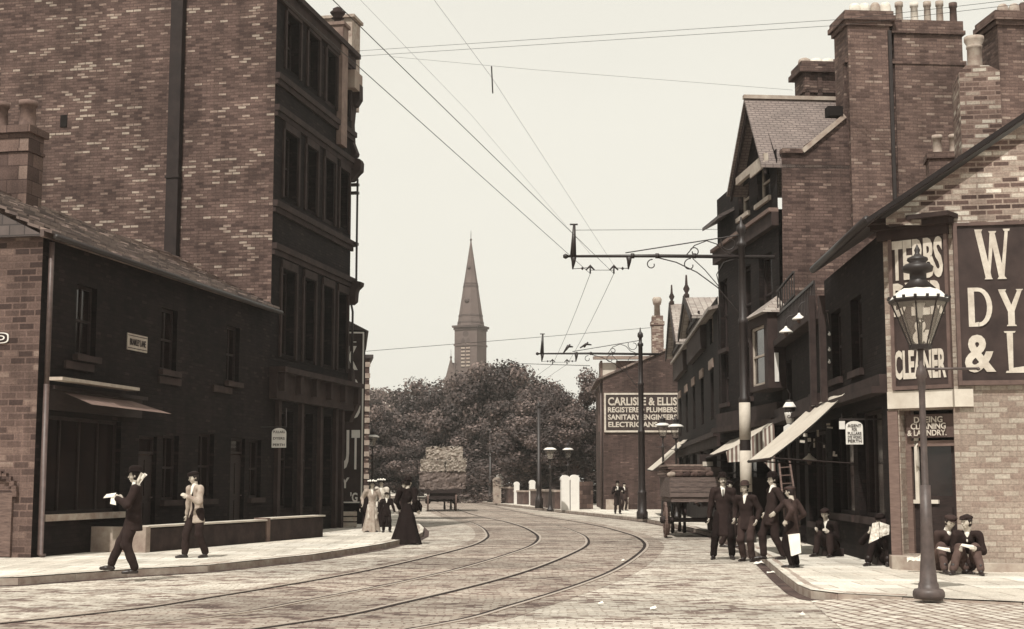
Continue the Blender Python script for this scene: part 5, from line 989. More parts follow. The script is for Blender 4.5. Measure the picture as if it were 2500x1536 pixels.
# ---------------------------------------------------------------- tram poles
BANDW = mat('band_white', .48, .7, .12, 4)
def scroll(mb, c, r, a0, a1, y=0, shrink=.55, n=18, rad=.013, sx=1):
    pts = []
    for k in range(n + 1):
        t = k / n; a = a0 + (a1 - a0) * t; rr = r * (1 - shrink * t); pts.append((c[0] + sx * rr * math.cos(a), y, c[1] + rr * math.sin(a)))
    mb.tube(pts, rad, 5)
def tram_pole(lab, P, reach, back, zarm, ztop, r=.1, banded=False, detail=True):
    t = thing('tram_pole', lab, 'tram pole', (P.x, P.y, PH)); z0 = PH; za = zarm - z0; zt = ztop - z0; mb = MB()
    mb.lathe([(r * 2.1, 0), (r * 2.1, .25), (r * 1.7, .3), (r * 1.55, .9), (r * 1.75, .95), (r * 1.4, 1.0), (r * 1.25, 1.1), (r * 1.2, 3.12), (r * 1.32, 3.14), (r * 1.32, 3.22), (r * 1.0, 3.27), (r, 4.9), (r * 1.12, 4.92), (r * 1.12, 5.0), (r * .82, 5.05), (r * .8, zt - .7), (r * 1.1, zt - .68), (r * 1.1, zt - .6), (r * .6, zt - .55), (r * .6, zt - .4), (r * 1.1, zt - .33), (r * 1.0, zt - .22), (r * .4, zt - .15), (r * .15, zt)], n=14)
    po = mb.build('pole', IRON, t)
    if banded:
        mb = MB(); mb.lathe([(r * 1.34, 1.12), (r * 1.31, 2.04)], n=20); mb.build('white_band', BANDW, t); mb = MB(); mb.lathe([(r * 1.30, 2.28), (r * 1.28, 3.12)], n=20); mb.build('white_band', BANDW, t)
    mb = MB(); mb.tube([(-reach, 0, za + .02), (-reach * .5, 0, za + .03), (back, 0, za + .0)], [.028, .04, .045], 8); mb.lathe([(.01, -.06), (.06, -.03), (.06, .03), (.01, .06)], (-reach, 0, za + .02), 10)
    for x in (-reach * .48, -reach * .62, -reach * .27): mb.tube([(x - .04, 0, za + .03), (x + .04, 0, za + .03)], .06, 8)
    mb.build('bracket_arm', IRON, t)
    up = MB(); up.tube([(-reach + .17, 0, za), (-reach + .2, 0, za + .75)], [.075, .03], 8); up.tube([(-reach + .1, 0, za + .76), (-reach + .28, 0, za + .76)], .02, 6); up.build('upright', IRON, t)
    tr = MB(); tr.tube([(-reach * .66, 0, za + .1), (0, 0, za + .52)], .014, 5); tr.build('tie_rod', IRON, t)
    if detail:
        sc = MB(); k = reach / 4.3
        sc.tube([(-1.35 * k, 0, za + .05), (-1.15 * k, 0, za + .27), (-.85 * k, 0, za + .38), (-.6 * k, 0, za + .3), (-.42 * k, 0, za + .12), (-.2 * k, 0, za + .05)], .013, 5); scroll(sc, (-1.15 * k, za + .12), .11, 2.6, -3.4); scroll(sc, (-.3 * k, za + .33), .2, -3.6, 1.6); 
        sc.tube([(-2.1 * k, 0, za), (-1.6 * k, 0, za - .12), (-1.1 * k, 0, za - .35), (-.6 * k, 0, za - .7), (-.12, 0, za - 1.25)], .014, 5); sc.tube([(-1.2 * k, 0, za - .03), (-.9 * k, 0, za - .3), (-.55 * k, 0, za - .7)], .011, 5); scroll(sc, (-2.2 * k, za - .17), .12, 1.4, 6.6); scroll(sc, (-1.27 * k, za - .18), .15, 1.4, 6.4)
        sc.tube([(-.55 * k, 0, za - .7), (-.62 * k, 0, za - .4), (-.45 * k, 0, za - .12), (-.1, 0, za - .02)], .012, 5); sc.build('scrollwork', IRON, t)
    ins = MB(); xs = (-reach + .18, -reach + 1.45)
    for x in xs: ins.tube([(x, 0, za), (x, 0, za - .1), (x - .02, 0, za - .28)], [.07, .05, .015], 7)
    ins.build('hanger', IRON, t); sw = MB(); x1, x2 = xs[0] + .38, xs[0] + .92
    sw.tube([(xs[0], 0, za - .27), (x1, 0, za - .24), ], .009, 5); sw.tube([(x1, 0, za - .3), (x2, 0, za - .3)], .007, 5); sw.tube([(x2, 0, za - .25), (xs[1], 0, za - .26)], .009, 5)
    for x in (x1 - .18, x2 + .2): sw.lathe([(.01, -.035), (.035, 0), (.01, .035)], (x, 0, za - .26), 8)
    sw.build('span', IRON, t)
    for x in (x1, x2): e = MB(); e.tube([(x - .1, 0, za - .3), (x, 0, za - .2), (x + .1, 0, za - .3)], [.015, .035, .015], 6); e.tube([(x, 0, za - .2), (x, 0, za - .38)], .02, 6); e.build('insulator', IRON, t)
    return [Vector((P.x + x, P.y, PH + za - .38)) for x in (x1, x2)]
p1 = Vector((PD(1820, 1100, 32).x, 32, 0)); za1 = PD(1600, 628, 32).z; zt1 = PD(1812, 530, 32).z; r1 = p1.x - PD(1381, 630, 32).x
I1 = tram_pole('nearest tram pole with white bands and a long scrolled bracket arm over the road', p1, r1, .75, za1, zt1, .1, True)
p2 = G(1568, 1267, PH); za2 = PD(1440, 865, p2.y).z; zt2 = PD(1562, 800, p2.y).z
I2 = tram_pole('second tram pole, before the plumbers board, with its bracket arm over the road', p2, p2.x - PD(1312, 865, p2.y).x, .7, za2, zt2, .1)
for lab, px, py, h in (('plain iron post standing against the dark trees left of the gas lamps', 1316, 1241, 5.2), ('farthest plain iron post beside the stone coloured gatepost', 1197, 1226, 4.6)):
    p = G(px, py, PH); t = thing('iron_post', lab, 'post', p); mb = MB(); mb.lathe([(.22, 0), (.2, .5), (.14, .6), (.13, 1.1), (.15, 1.15), (.1, 1.25), (.09, h)], n=12); mb.build('shaft', IRON, t); mb = MB(); mb.lathe([(.1, h), (.14, h + .05), (.05, h + .2), (.01, h + .45)], n=10); mb.build('finial', IRON, t)
I3 = [Vector((I2[0].x - 6.2 + k * .5, 108, I2[0].z)) for k in (0, 1)]

# ---------------------------------------------------------------- overhead wires
def wire(lab, pts, r=.007, name='overhead_wire', grp=None, sag=0.):
    pts = [Vector(p) for p in pts]; mb = MB(); q = []
    for a, b in zip(pts, pts[1:]):
        for k in range(8): t = k / 8; q.append(a.lerp(b, t) - Vector((0, 0, sag * 4 * t * (1 - t))))
    q.append(pts[-1]); o = Vector(q[0]); mb.tube([p - o for p in q], r, 5); return mb.build(name, IRON, None, o, lab, 'wire', grp)
d1 = (I1[0] - PD(850, 140, 16.3)).normalized(); d2 = (I1[1] - PD(813, 0, 14.4)).normalized()
for k, (lab, px, py, D) in enumerate((('left tram contact wire running from top left down to the nearest bracket arm', 850, 140, 16.3), ('right tram contact wire running from the top edge down to the nearest bracket arm', 813, 0, 14.4))):
    s0 = PD(px, py, D); e = s0 + (s0 - I1[k]) * .9; wire(lab, [e, s0, I1[k]], .0052)
for k in (0, 1): wire(('left', 'right')[k] + ' contact wire between the first and second tram poles', [I1[k], I2[k]], .006, sag=.1); wire(('left', 'right')[k] + ' contact wire running from the second tram pole into the trees', [I2[k], I3[k]], .006, sag=.3)
for k, (y0, y1, y2) in enumerate(((127, 47, -6), (140, 61, 6))):
    wire(('upper', 'lower')[k] + ' telephone wire crossing the sky to the right hand chimneys', [PD(835, y0, 42.6), PD(2063, y1, 33.5), PD(2560, y2 - 4, 31)], .006, sag=.0)
wire('thin slack wire below the telephone wires across the sky', [PD(950, 138, 44), PD(1300, 170, 40), PD(1935, 220, 38)], .0042)
wire('thin wire slanting from the top edge past the drop rod', [PD(1060, 0, 22), PD(1201, 190, 24), PD(1500, 650, 31.9)], .0028)
wire('thin wire slanting from the top edge left of its neighbour', [PD(880, 0, 22), PD(1150, 280, 26), PD(1441, 620, 31.9)], .0022)
wire('short drop rod hanging in the sky above the spire', [PD(1200, 162, 24), PD(1203, 228, 24)], .012)
wire('guard wire from the nearest arm tip to the gabled building', [PD(1401, 562, 32), PD(1757, 560, 36)], .006)
wire('guard wire from the second tram pole arm to the left', [PD(890, 858, 50), PD(1321, 823, 54.3), PD(1590, 800, 56)], .009)
wire('far wire from the trees to the plumbers house chimney', [PD(1275, 888, 90), PD(1440, 893, 80)], .02)
for k, (px, py, dx_) in enumerate(((1387, 847, 12), (1430, 842, 14))):
    t = thing('wire_frog', ('left', 'right')[k] + ' one of two dark junction fittings in the tram wires above the second pole', 'fitting', PD(px, py, 44)); mb = MB(); w_ = dx_ / F * 44
    mb.tube([(-w_, 0, -.1 - .1 * (k == 0)), (0, 0, .02), (w_, 0, -.0)], [.02, .06 - .02 * k, .02], 6); mb.tube([(-w_ * .3, 0, -.08), (w_ * .4, 0, .08)], .03, 6); mb.build('casting', IRON, t)

# ---------------------------------------------------------------- gas lamps
def lantern_geo(r, h, n, parent, gm=None, bars=IRON, panes=True, rb=.45):
    """tapering lantern: glass, bars, white roof, vent"""
    GL = gm or lamp_glass(); 
    mb = MB(); mb.lathe([(r * rb, 0), (r, h)], n=n, smooth=False, rot=math.pi / n); g = mb.build('lantern_glass', GL, parent)
    b = MB()
    for k in range(n):
        a = 2 * math.pi * k / n + math.pi / n; b.tube([(r * rb * math.cos(a), r * rb * math.sin(a), 0), (r * math.cos(a), r * math.sin(a), h)], r * .03, 5)
    b.lathe([(r * rb * 1.1, -.04), (r * rb * 1.15, .01)], n=n, smooth=False, rot=math.pi / n); b.lathe([(r * 1.04, h - .03), (r * 1.1, h), (r * 1.04, h + .02)], n=n, smooth=False, rot=math.pi / n); b.build('lantern_frame', bars, parent)
def lamp_glass():
    if 'lamp_glass' in MATS: return MATS['lamp_glass']
    m, t, p = nodes('lamp_glass'); t.nodes.remove(p); o = [x for x in t.nodes if x.type == 'OUTPUT_MATERIAL'][0]
    tr = N(t, 'ShaderNodeBsdfTransparent'); gl = N(t, 'ShaderNodeBsdfGlossy', Roughness=.08); gl.inputs[0].default_value = tone(.8); df = N(t, 'ShaderNodeBsdfDiffuse'); df.inputs[0].default_value = tone(.5)
    m1 = N(t, 'ShaderNodeMixShader', Fac=.12); m2 = N(t, 'ShaderNodeMixShader', Fac=.1); t.links.new(tr.outputs[0], m1.inputs[1]); t.links.new(gl.outputs[0], m1.inputs[2]); t.links.new(m1.outputs[0], m2.inputs[1]); t.links.new(df.outputs[0], m2.inputs[2]); t.links.new(m2.outputs[0], o.inputs[0]); MATS['lamp_glass'] = m; return m
LAMPCOL = mat('lamp_post_paint', .075, .5, .4, 7, bmp=.2, spec=.45, warm=.75)
# the big lamp in the right foreground
LB = G(2268, 1462, PH); zl = lambda py: PD(2250, py, LB.y).z - PH; wpx = lambda n: n / F * LB.y
L0 = thing('street_lamp', 'large gas street lamp on a fluted iron column in the right foreground', 'street lamp', LB)
mb = MB(); R0 = wpx(35); prof = [(R0, 0), (R0 * 1.08, .04), (R0 * 1.06, .08), (R0 * .95, .11), (R0 * .7, .12), (R0 * .68, .17), (R0 * .6, .19), (wpx(16), .5), (wpx(14), .8), (wpx(12.5), 1.3)]
mb.lathe(prof, n=20); zz = zl(1225); col = [(wpx(12.5), 1.3), (wpx(11), zz), (wpx(8.5), zz + .02), (wpx(7.5), zl(960)), (wpx(9.5), zl(948)), (wpx(9.5), zl(925)), (wpx(14), zl(918)), (wpx(12), zl(905)), (wpx(6), zl(890)), (wpx(7), zl(860)), (wpx(10), zl(848))]
mb.lathe(col, n=16); mb.build('column', LAMPCOL, L0)
mb = MB(); zb = zl(901); mb.tube([(wpx(4), 0, zb), (wpx(140), 0, zb + .005)], wpx(3.2), 8); mb.tube([(-wpx(4), 0, zb), (-wpx(10), 0, zb)], wpx(4.5), 8); mb.lathe([(.004, 0), (wpx(4.5), .01), (wpx(4.5), .03), (.004, .045)], (wpx(140), 0, zb - .02), 8); mb.build('ladder_bar', LAMPCOL, L0)
ln = thing('lantern', None, None, (0, 0, zl(845))); ln.parent = L0; hh = zl(735) - zl(845); rr = wpx(68); lantern_geo(rr, hh, 8, ln, rb=.36)
mb = MB(); mb.lathe([(rr * 1.06, hh), (rr * 1.04, hh + .02), (rr * .8, hh + wpx(22)), (rr * .62, hh + wpx(30)), (rr * .6, hh + wpx(25))], n=8, smooth=False, rot=math.pi / 8); mb.build('lamp_roof', WHITE, ln)
mb = MB(); k_ = hh + wpx(29); mb.lathe([(rr * .64, k_), (rr * .3, k_ + wpx(22)), (rr * .3, k_ + wpx(40)), (rr * .52, k_ + wpx(44)), (rr * .56, k_ + wpx(55)), (rr * .45, k_ + wpx(62)), (rr * .28, k_ + wpx(66)), (rr * .38, k_ + wpx(72)), (rr * .36, k_ + wpx(78)), (rr * .15, k_ + wpx(84)), (rr * .08, k_ + wpx(90)), (rr * .11, k_ + wpx(98)), (rr * .05, k_ + wpx(106)), (.004, k_ + wpx(112))], n=16)
for k in range(16): a = 2 * math.pi * k / 16; mb.bbox((rr * 1.07 * math.cos(a), rr * 1.07 * math.sin(a), hh + .03), .03, .03, .03)
mb.build('vent_cap', IRON, ln)
mb = MB(); mb.tube([(0, 0, 0), (0, 0, hh * .5)], .012, 6); 
for a in (0, 2.1, 4.2): mb.tube([(0, 0, hh * .5), (.05 * math.cos(a), .05 * math.sin(a), hh * .55), (.05 * math.cos(a), .05 * math.sin(a), hh * .62)], .01, 5)
mb.build('burner', IRON, ln); mb = MB(); mb.lathe([(.03, hh * .62), (.045, hh * .7), (.05, hh * .85), (.09, hh * .98)], n=12); mb.build('mantle', WHITE, ln)
# smaller lamps
def lamp(lab, px, pb, ptop, D=None, hz=None, stem=True, loc=None, n=6, base=None, grp='gas lamps along the street'):
    p = base if base is not None else G(px, pb, PH); z = PD(px, ptop, p.y).z - PH; t = thing('street_lamp', lab, 'street lamp', (PD(px, ptop, p.y).x, p.y, PH), 0, grp); h = .42; zb = z - h
    mb = MB(); mb.lathe([(.17, 0), (.17, .08), (.12, .12), (.1, .3), (.07, .9), (.05, 1.0), (.045, zb - .5), (.07, zb - .48), (.07, zb - .4), (.035, zb - .35), (.03, zb - .1), (.06, zb - .03)], n=12); mb.tube([(-.28, 0, zb - .42), (.28, 0, zb - .42)], .015, 6); mb.build('column', IRON, t)
    ln = thing('lantern', None, None, (0, 0, zb)); ln.parent = t; lantern_geo(.24, h, n, ln, rb=.5)
    mb = MB(); mb.lathe([(.31, h), (.3, h + .04), (.2, h + .1), (.12, h + .12)], n=12); mb.build('lamp_roof', WHITE, ln); mb = MB(); mb.lathe([(.12, h + .12), (.1, h + .22), (.14, h + .25), (.05, h + .33), (.01, h + .42)], n=10); mb.build('vent_cap', IRON, ln); return t
lamp('gas lamp on the left pavement before the far trees', 910, 1252, 1068, base=Vector((PD(912, 1150, 66).x, 66, PH)))
lamp('tiny far gas lamp on the left below the nearer lamp', 900, 1240, 1117, base=Vector((PD(900, 1150, 112).x, 112, PH)))
lamp('gas lamp beside the low garden walls under the trees', 1343, 1248, 1099); lamp('gas lamp rising behind the tall white gateposts', 1387, 1244, 1099, base=Vector((PD(1387, 1100, 77).x, 77.8, PH)))
lamp('gas lamp in front of the half timbered terrace, above the loaded cart', 1650, 1270, 1043, base=Vector((PD(1650, 1100, 54).x, 54, PH))); lamp('fainter gas lamp just left of the one above the loaded cart', 1618, 1262, 1040, base=Vector((PD(1618, 1100, 57).x, 57, PH)))
# CAB lamp on the shop front
p = PD(1928, 1012, 31.0); t = thing('cab_lamp', 'white glass lantern lettered CAB hanging above the right pavement', 'lamp', p); k = 31 / F
mb = MB(); mb.lathe([(8 * k, -22 * k), (13 * k, 2 * k), (13 * k, 5 * k), (9 * k, 8 * k)], n=14); mb.build('glass_bowl', WHITE, t)
mb = MB(); mb.lathe([(17 * k, 17 * k), (16 * k, 19 * k), (9 * k, 30 * k), (8 * k, 29 * k)], n=14); mb.build('lamp_roof', WHITE, t); mb = MB(); mb.lathe([(13 * k, 4 * k), (14 * k, 18 * k)], n=12); mb.lathe([(8 * k, 29 * k), (10 * k, 34 * k), (3 * k, 36 * k)], n=12); mb.tube([(0, 0, 35 * k), (.02, 0, 50 * k), (-.05, 0, 62 * k)], .012, 5); mb.lathe([(8 * k, -23 * k), (5 * k, -30 * k)], n=10); mb.tube([(0, 0, -28 * k), (0, .2, -60 * k), (0.1, .2, -2.4)], .04, 8); mb.build('bracket', IRON, t)
text('lettering', 'CAB', 18 * k, 8 * k, BLACKP, t, (0, -13.3 * k, -6 * k), (1, 0, 0), (0, 0, 1), .006, .03)
p0 = PD(1914, 1070, 30.9); p1_ = PD(1950, 1035, 30.9); t = thing('notice_board', 'white scalloped notice board below the CAB lantern, partly behind the awning', 'sign', (p0.x, p0.y, p0.z)); w_, h = p1_.x - p0.x, p1_.z - p0.z
mb = MB(); mb.prism([(0, 0, 0), (w_, 0, 0), (w_, 0, h * .85), (w_ * .7, 0, h), (w_ * .5, 0, h * .92), (w_ * .3, 0, h), (0, 0, h * .8)], (0, .03, 0)); mb.build('board', WHITE, t)

# ---------------------------------------------------------------- carts and horses
HAY = mat('hay', .33, .95, .6, 4, bmp=.9, stretch=(1, 1, 2.5)); HORSE = mat('horse_coat', .03, .7, .3, 3); PLANK = mat('cart_planks', .13, .85, .6, 4, stretch=(1, 1, 10), bmp=.6, warm=.8)
def wheel(name, r, n, loc, parent, axis_w=.07, m=None, rimw=.06):
    o = thing(name, None, None, loc); o.parent = parent; mb = MB(); pts = [(0, r * math.cos(2 * math.pi * k / 28), r * math.sin(2 * math.pi * k / 28)) for k in range(28)]
    for k in range(28):
        a, b = 2 * math.pi * k / 28, 2 * math.pi * (k + 1) / 28
        q = [(x, rr * math.cos(t), rr * math.sin(t)) for t in (a, b) for x in (-axis_w / 2, axis_w / 2) for rr in (r, r - rimw)]
        mb.add(q, [(0, 2, 6, 4), (1, 5, 7, 3), (0, 4, 5, 1), (2, 3, 7, 6)])
    mb.build('rim', m or WOOD, o); s = MB()
    for k in range(n): a = 2 * math.pi * k / n; s.tube([(0, .08 * math.cos(a), .08 * math.sin(a)), (0, (r - rimw) * math.cos(a), (r - rimw) * math.sin(a))], .022, 5)
    s.build('spokes', m or WOOD, o); h = MB(); h.tube([(-.14, 0, 0), (-.1, 0, 0), (.1, 0, 0), (.14, 0, 0)], [.06, .1, .1, .06], 12); h.build('hub', WOOD_D, o); return o

# ---------------------------------------------------------------- thin smoky air
hz = MB(); hz.box(-905, 905, -65, 1505, -1.1, 70); ho = hz.build('haze', None, kind='stuff'); hm_ = bpy.data.materials.new('haze'); hm_.use_nodes = True; ht = hm_.node_tree; ht.nodes.remove(ht.nodes['Principled BSDF']); pv_ = ht.nodes.new('ShaderNodeVolumePrincipled')
pv_.inputs['Color'].default_value = (.97, .95, .9, 1); pv_.inputs['Density'].default_value = .00042; ht.links.new(pv_.outputs[0], [n for n in ht.nodes if n.type == 'OUTPUT_MATERIAL'][0].inputs['Volume']); ho.data.materials.append(hm_)
# ---------------------------------------------------------------- soft bodies: distance fields of limbs, one continuous skin
def sdf(prims, P, k):
    d = None
    for pr in prims:
        a, b, ra, rb = np.array(pr[0], float), np.array(pr[1], float), pr[2], pr[3]; X = P - a; ba = b - a
        if len(pr) > 4 and pr[4] is not None:          # squash: (unit direction, ratio)
            q, rt = np.array(pr[4][0], float), pr[4][1]; c = (a + b) / 2; Y = P - c; Y = Y + np.outer(Y @ q, q) * (1 / rt - 1); X = Y + c - a
            ba = ba + q * (ba @ q) * (1 / rt - 1); X = Y - ((a - c) + q * ((a - c) @ q) * (1 / rt - 1))
        L = ba @ ba; h = np.clip((X @ ba) / L, 0, 1) if L > 1e-9 else np.zeros(len(P)); e = np.sqrt(((X - h[:, None] * ba) ** 2).sum(1)) - (ra + (rb - ra) * h)
        if d is None: d = e
        else: m = np.clip(.5 + .5 * (d - e) / k, 0, 1); d = d * (1 - m) + e * m - k * m * (1 - m)
    return d
def skin(prims, res, k=.03, cut=None, wr=0., seed=0):
    """surface nets over the field"""
    pts = np.array([p for pr in prims for p in (pr[0], pr[1])]); rm = max(max(pr[2], pr[3]) for pr in prims) * 1.05 + res * 2
    lo, hi = pts.min(0) - rm, pts.max(0) + rm; n = np.ceil((hi - lo) / res).astype(int) + 1; ax = [lo[i] + res * np.arange(n[i]) for i in range(3)]
    g = np.stack(np.meshgrid(*ax, indexing='ij'), -1).reshape(-1, 3); f = sdf(prims, g, k)
    if wr: f = f + wr * (np.sin(g[:, 2] * 34 + 5 * np.sin(g[:, 0] * 9 + seed)) * .5 + np.sin(g[:, 0] * 41 + g[:, 2] * 13 + seed) * np.sin(g[:, 1] * 37 + seed) * .7)
    if cut: 
        for fn in cut: f = np.maximum(f, fn(g))
    f = f.reshape(n); ins = f < 0; cs = [(i, j, l) for i in (0, 1) for j in (0, 1) for l in (0, 1)]; m = n - 1
    S = lambda a, c: a[c[0]:c[0] + m[0], c[1]:c[1] + m[1], c[2]:c[2] + m[2]]
    cnt = sum(S(ins, c).astype(int) for c in cs); act = (cnt > 0) & (cnt < 8); acc = np.zeros((*m, 3)); w_ = np.zeros(tuple(m))
    for c in cs:
        for a in range(3):
            if c[a]: continue
            c2 = list(c); c2[a] = 1; fa, fb = S(f, c), S(f, c2); x = (fa < 0) != (fb < 0); t = np.where(x, fa / np.where(x, fa - fb, 1), 0)
            for q in range(3): acc[..., q] += np.where(x, c[q] + (t if q == a else 0), 0)
            w_ += x
    idx = -np.ones(tuple(m), int); I = np.argwhere(act); idx[act] = np.arange(len(I)); V = lo + res * (I + acc[act] / w_[act][:, None]); Fs = []
    for a in range(3):
        b, c = (a + 1) % 3, (a + 2) % 3; s0 = [slice(None)] * 3; s1 = [slice(None)] * 3; s0[a] = slice(0, -1); s1[a] = slice(1, None); e = ins[tuple(s0)] != ins[tuple(s1)]; E = np.argwhere(e)
        ok = (E[:, b] > 0) & (E[:, c] > 0) & (E[:, b] < m[b]) & (E[:, c] < m[c]) & (E[:, a] < m[a]); E = E[ok]
        if not len(E): continue
        def at(db, dc): q = E.copy(); q[:, b] -= db; q[:, c] -= dc; return idx[q[:, 0], q[:, 1], q[:, 2]]
        Q = np.stack([at(1, 1), at(0, 1), at(0, 0), at(1, 0)], 1); fl = ~ins[tuple(E.T)]; Q[fl] = Q[fl][:, ::-1]; Fs.append(Q)
    return V, np.concatenate(Fs)
def np_mesh(name, parts, m, parent):
    V = np.concatenate([p[0] for p in parts]); off = np.cumsum([0] + [len(p[0]) for p in parts]); Fq = np.concatenate([p[1] + o for p, o in zip(parts, off)])
    me = bpy.data.meshes.new(name); me.vertices.add(len(V)); me.vertices.foreach_set('co', V.ravel().astype(np.float32)); nf = len(Fq); me.loops.add(4 * nf); me.polygons.add(nf)
    me.loops.foreach_set('vertex_index', Fq.ravel().astype(np.int32)); me.polygons.foreach_set('loop_start', np.arange(0, 4 * nf, 4, dtype=np.int32)); me.update(calc_edges=True); me.polygons.foreach_set('use_smooth', [True] * nf)
    me.materials.append(m); o = bpy.data.objects.new(name, me); COL.objects.link(o); o.parent = parent; return o
SKIN = mat('skin', .5, .6, .12, 9, bmp=.05); HAIR = mat('dark_hair', .02, .6, .3, 40, bmp=.3)
CL = {k: mat('cloth_' + k, v, .92, vr, 9, bmp=.35, spec=.1) for k, v, vr in (('black', .014, .25), ('charcoal', .028, .3), ('brown', .05, .3), ('grey', .09, .3), ('light', .36, .25), ('white', .8, .08), ('cream', .55, .15))}
BOOT = mat('boot_leather', .02, .4, .3, 12, spec=.5); EYEM = mat('eye_dark', .012, .3, .1, 5, bmp=0)
def ik(a, b, l1, l2, pole):
    a, b, pole = map(np.array, (a, b, pole)); d = b - a; L = np.linalg.norm(d); L2 = min(L, (l1 + l2) * .998); d = d / max(L, 1e-6); x = (l1 ** 2 - l2 ** 2 + L2 ** 2) / (2 * L2); h = math.sqrt(max(l1 ** 2 - x ** 2, 0)); p = pole - d * (pole @ d); p = p / max(np.linalg.norm(p), 1e-6)
    return a + d * x + p * h, a + d * L2
def person(lab, loc, H, rz, feet=((-.1, 0), (.1, 0)), hands=((-.24, -.04, .47), (.24, -.04, .47)), lean=(0, 0), head=(0, 0), coat='jacket', coatm='black', trm='charcoal', hat='bowler', hatm='black', shirt=True, pelvis=None, group=None, held=None, skirtm=None, skw=1., fine=True, openm=None, shoulders=1., hair=False, beard=False, toe=(0, 0), stoop=0.):
    """local: faces -Y, left hand at +X. hands and feet in fractions/metres of the figure's own frame"""
    t = thing('person', lab, 'person', loc, rz, group); h = H; A3 = np.array
    pz = .525 * h if pelvis is None else pelvis[2]; pv = A3((0, 0, pz)) if pelvis is None else A3(pelvis); lx_, ly_ = lean
    ch = pv + A3((lx_ * .55, ly_ * .55, .19 * h)); nk = pv + A3((lx_, ly_, .295 * h)); hd = nk + A3((lx_ * .15 + head[0] * 0, ly_ * .2 - .02 * h - stoop, .105 * h)); sw = .112 * h * shoulders
    sh_ = [nk + A3((s * sw, .0, -.018 * h)) for s in (-1, 1)]; hp = [pv + A3((s * .052 * h, 0, -.01 * h)) for s in (-1, 1)]
    ft = []; kn = []; th = .247 * h
    for i, s in enumerate((-1, 1)):
        fx, fy = feet[i][:2]; fz = (feet[i][2] if len(feet[i]) > 2 else 0) + .045 * h; k_, a_ = ik(hp[i], (fx, fy, fz), th, th * .98, (s * .15, -1, .1 if pelvis is None else .6)); kn.append(k_); ft.append(a_)
    hn = []; el = []
    for i, s in enumerate((-1, 1)): k_, a_ = ik(sh_[i], hands[i][:3], .172 * h, .15 * h, (s * .5, 1, -.45)); el.append(k_); hn.append(a_)
    # head
    yaw, pit = head; cy_, sy_ = math.cos(yaw), math.sin(yaw); cp_, sp_ = math.cos(pit), math.sin(pit)
    def hq(x, y, z):     # head space -> figure space; head faces -Y
        y2, z2 = y * cp_ - z * sp_, y * sp_ + z * cp_; return tuple(hd + A3((x * cy_ - y2 * sy_, x * sy_ + y2 * cy_, z2)))
    u = h / 1.72; hu = u * .97
    Hd = [(hq(0, .018 * hu, .035 * hu), hq(0, -.005 * hu, .02 * hu), .086 * hu, .080 * hu), (hq(0, -.015 * hu, -.03 * hu), hq(0, -.045 * hu, -.075 * hu), .056 * hu, .036 * hu), (hq(-.03 * hu, -.04 * hu, -.02 * hu), hq(.03 * hu, -.04 * hu, -.02 * hu), .04 * hu, .04 * hu),
          (hq(0, -.078 * hu, .022 * hu), hq(0, -.105 * hu, -.018 * hu), .010 * hu, .016 * hu), (hq(-.02 * hu, -.088 * hu, -.05 * hu), hq(.02 * hu, -.088 * hu, -.05 * hu), .009 * hu, .009 * hu), (hq(-.035 * hu, -.074 * hu, .038 * hu), hq(.035 * hu, -.074 * hu, .038 * hu), .013 * hu, .013 * hu),
          (hq(-.082 * hu, .01 * hu, .012 * hu), hq(-.085 * hu, .012 * hu, -.022 * hu), .016 * hu, .010 * hu), (hq(.082 * hu, .01 * hu, .012 * hu), hq(.085 * hu, .012 * hu, -.022 * hu), .016 * hu, .010 * hu), (tuple(nk + A3((0, .01, -.03 * h))), hq(0, .012 * hu, -.05 * hu), .058 * u, .052 * u)]
    parts = [skin(Hd, .011 * u if fine else .018 * u, .014)]
    for i, s in enumerate((-1, 1)):  # hands: palm, four unequal bent fingers, thumb from the side
        w0 = hn[i]; d = (w0 - el[i]); d = d / np.linalg.norm(d); cv = hands[i][3] if len(hands[i]) > 3 else .5
        sd_ = np.cross(d, A3((s, .0, .0)) if abs(d[0]) < .7 else A3((0, 0, 1.))); sd_ /= np.linalg.norm(sd_); pn = np.cross(sd_, d) * -s; pc = w0 + d * .045 * u; pr = [(tuple(w0 - d * .03), tuple(w0 + d * .01), .024 * u, .026 * u)]
        for f_ in range(4):
            o = sd_ * (f_ - 1.5) * .019 * u; L_ = (.068, .078, .073, .056)[f_] * u; b0 = pc + o + d * .035 * u; d2 = d * math.cos(cv) + pn * math.sin(cv); d3 = d * math.cos(cv * 2) + pn * math.sin(cv * 2); b1 = b0 + d2 * L_ * .5; b2 = b1 + d3 * L_ * .5
            pr += [(tuple(w0 + o * .6), tuple(b0), .016 * u, .012 * u), (tuple(b0), tuple(b1), .0098 * u, .009 * u), (tuple(b1), tuple(b2), .009 * u, .0078 * u)]
        tb0 = w0 - sd_ * .022 * u + d * .015 * u; tb1 = tb0 - sd_ * .026 * u + d * .03 * u + pn * .012 * u; tb2 = tb1 + d * .028 * u + pn * .016 * u; pr += [(tuple(tb0), tuple(tb1), .014 * u, .011 * u), (tuple(tb1), tuple(tb2), .0105 * u, .009 * u)]
        parts.append(skin(pr, .0072 if fine else .011, .006))
    sq = ((0, 1, 0), .66); bd = [(tuple(pv), tuple(ch), .115 * u, .12 * u, sq), (tuple(ch), tuple(nk - A3((0, 0, .04))), .125 * u, .09 * u, sq)]
    for i in (0, 1): bd += [(tuple(hp[i]), tuple(kn[i]), .074 * u, .05 * u), (tuple(kn[i]), tuple(ft[i]), .048 * u, .034 * u), (tuple(sh_[i]), tuple(el[i]), .045 * u, .034 * u), (tuple(el[i]), tuple(hn[i]), .034 * u, .024 * u)]
    parts.append(skin(bd, .035, .03)); body = np_mesh('body', parts, SKIN, t)
    mb = MB()
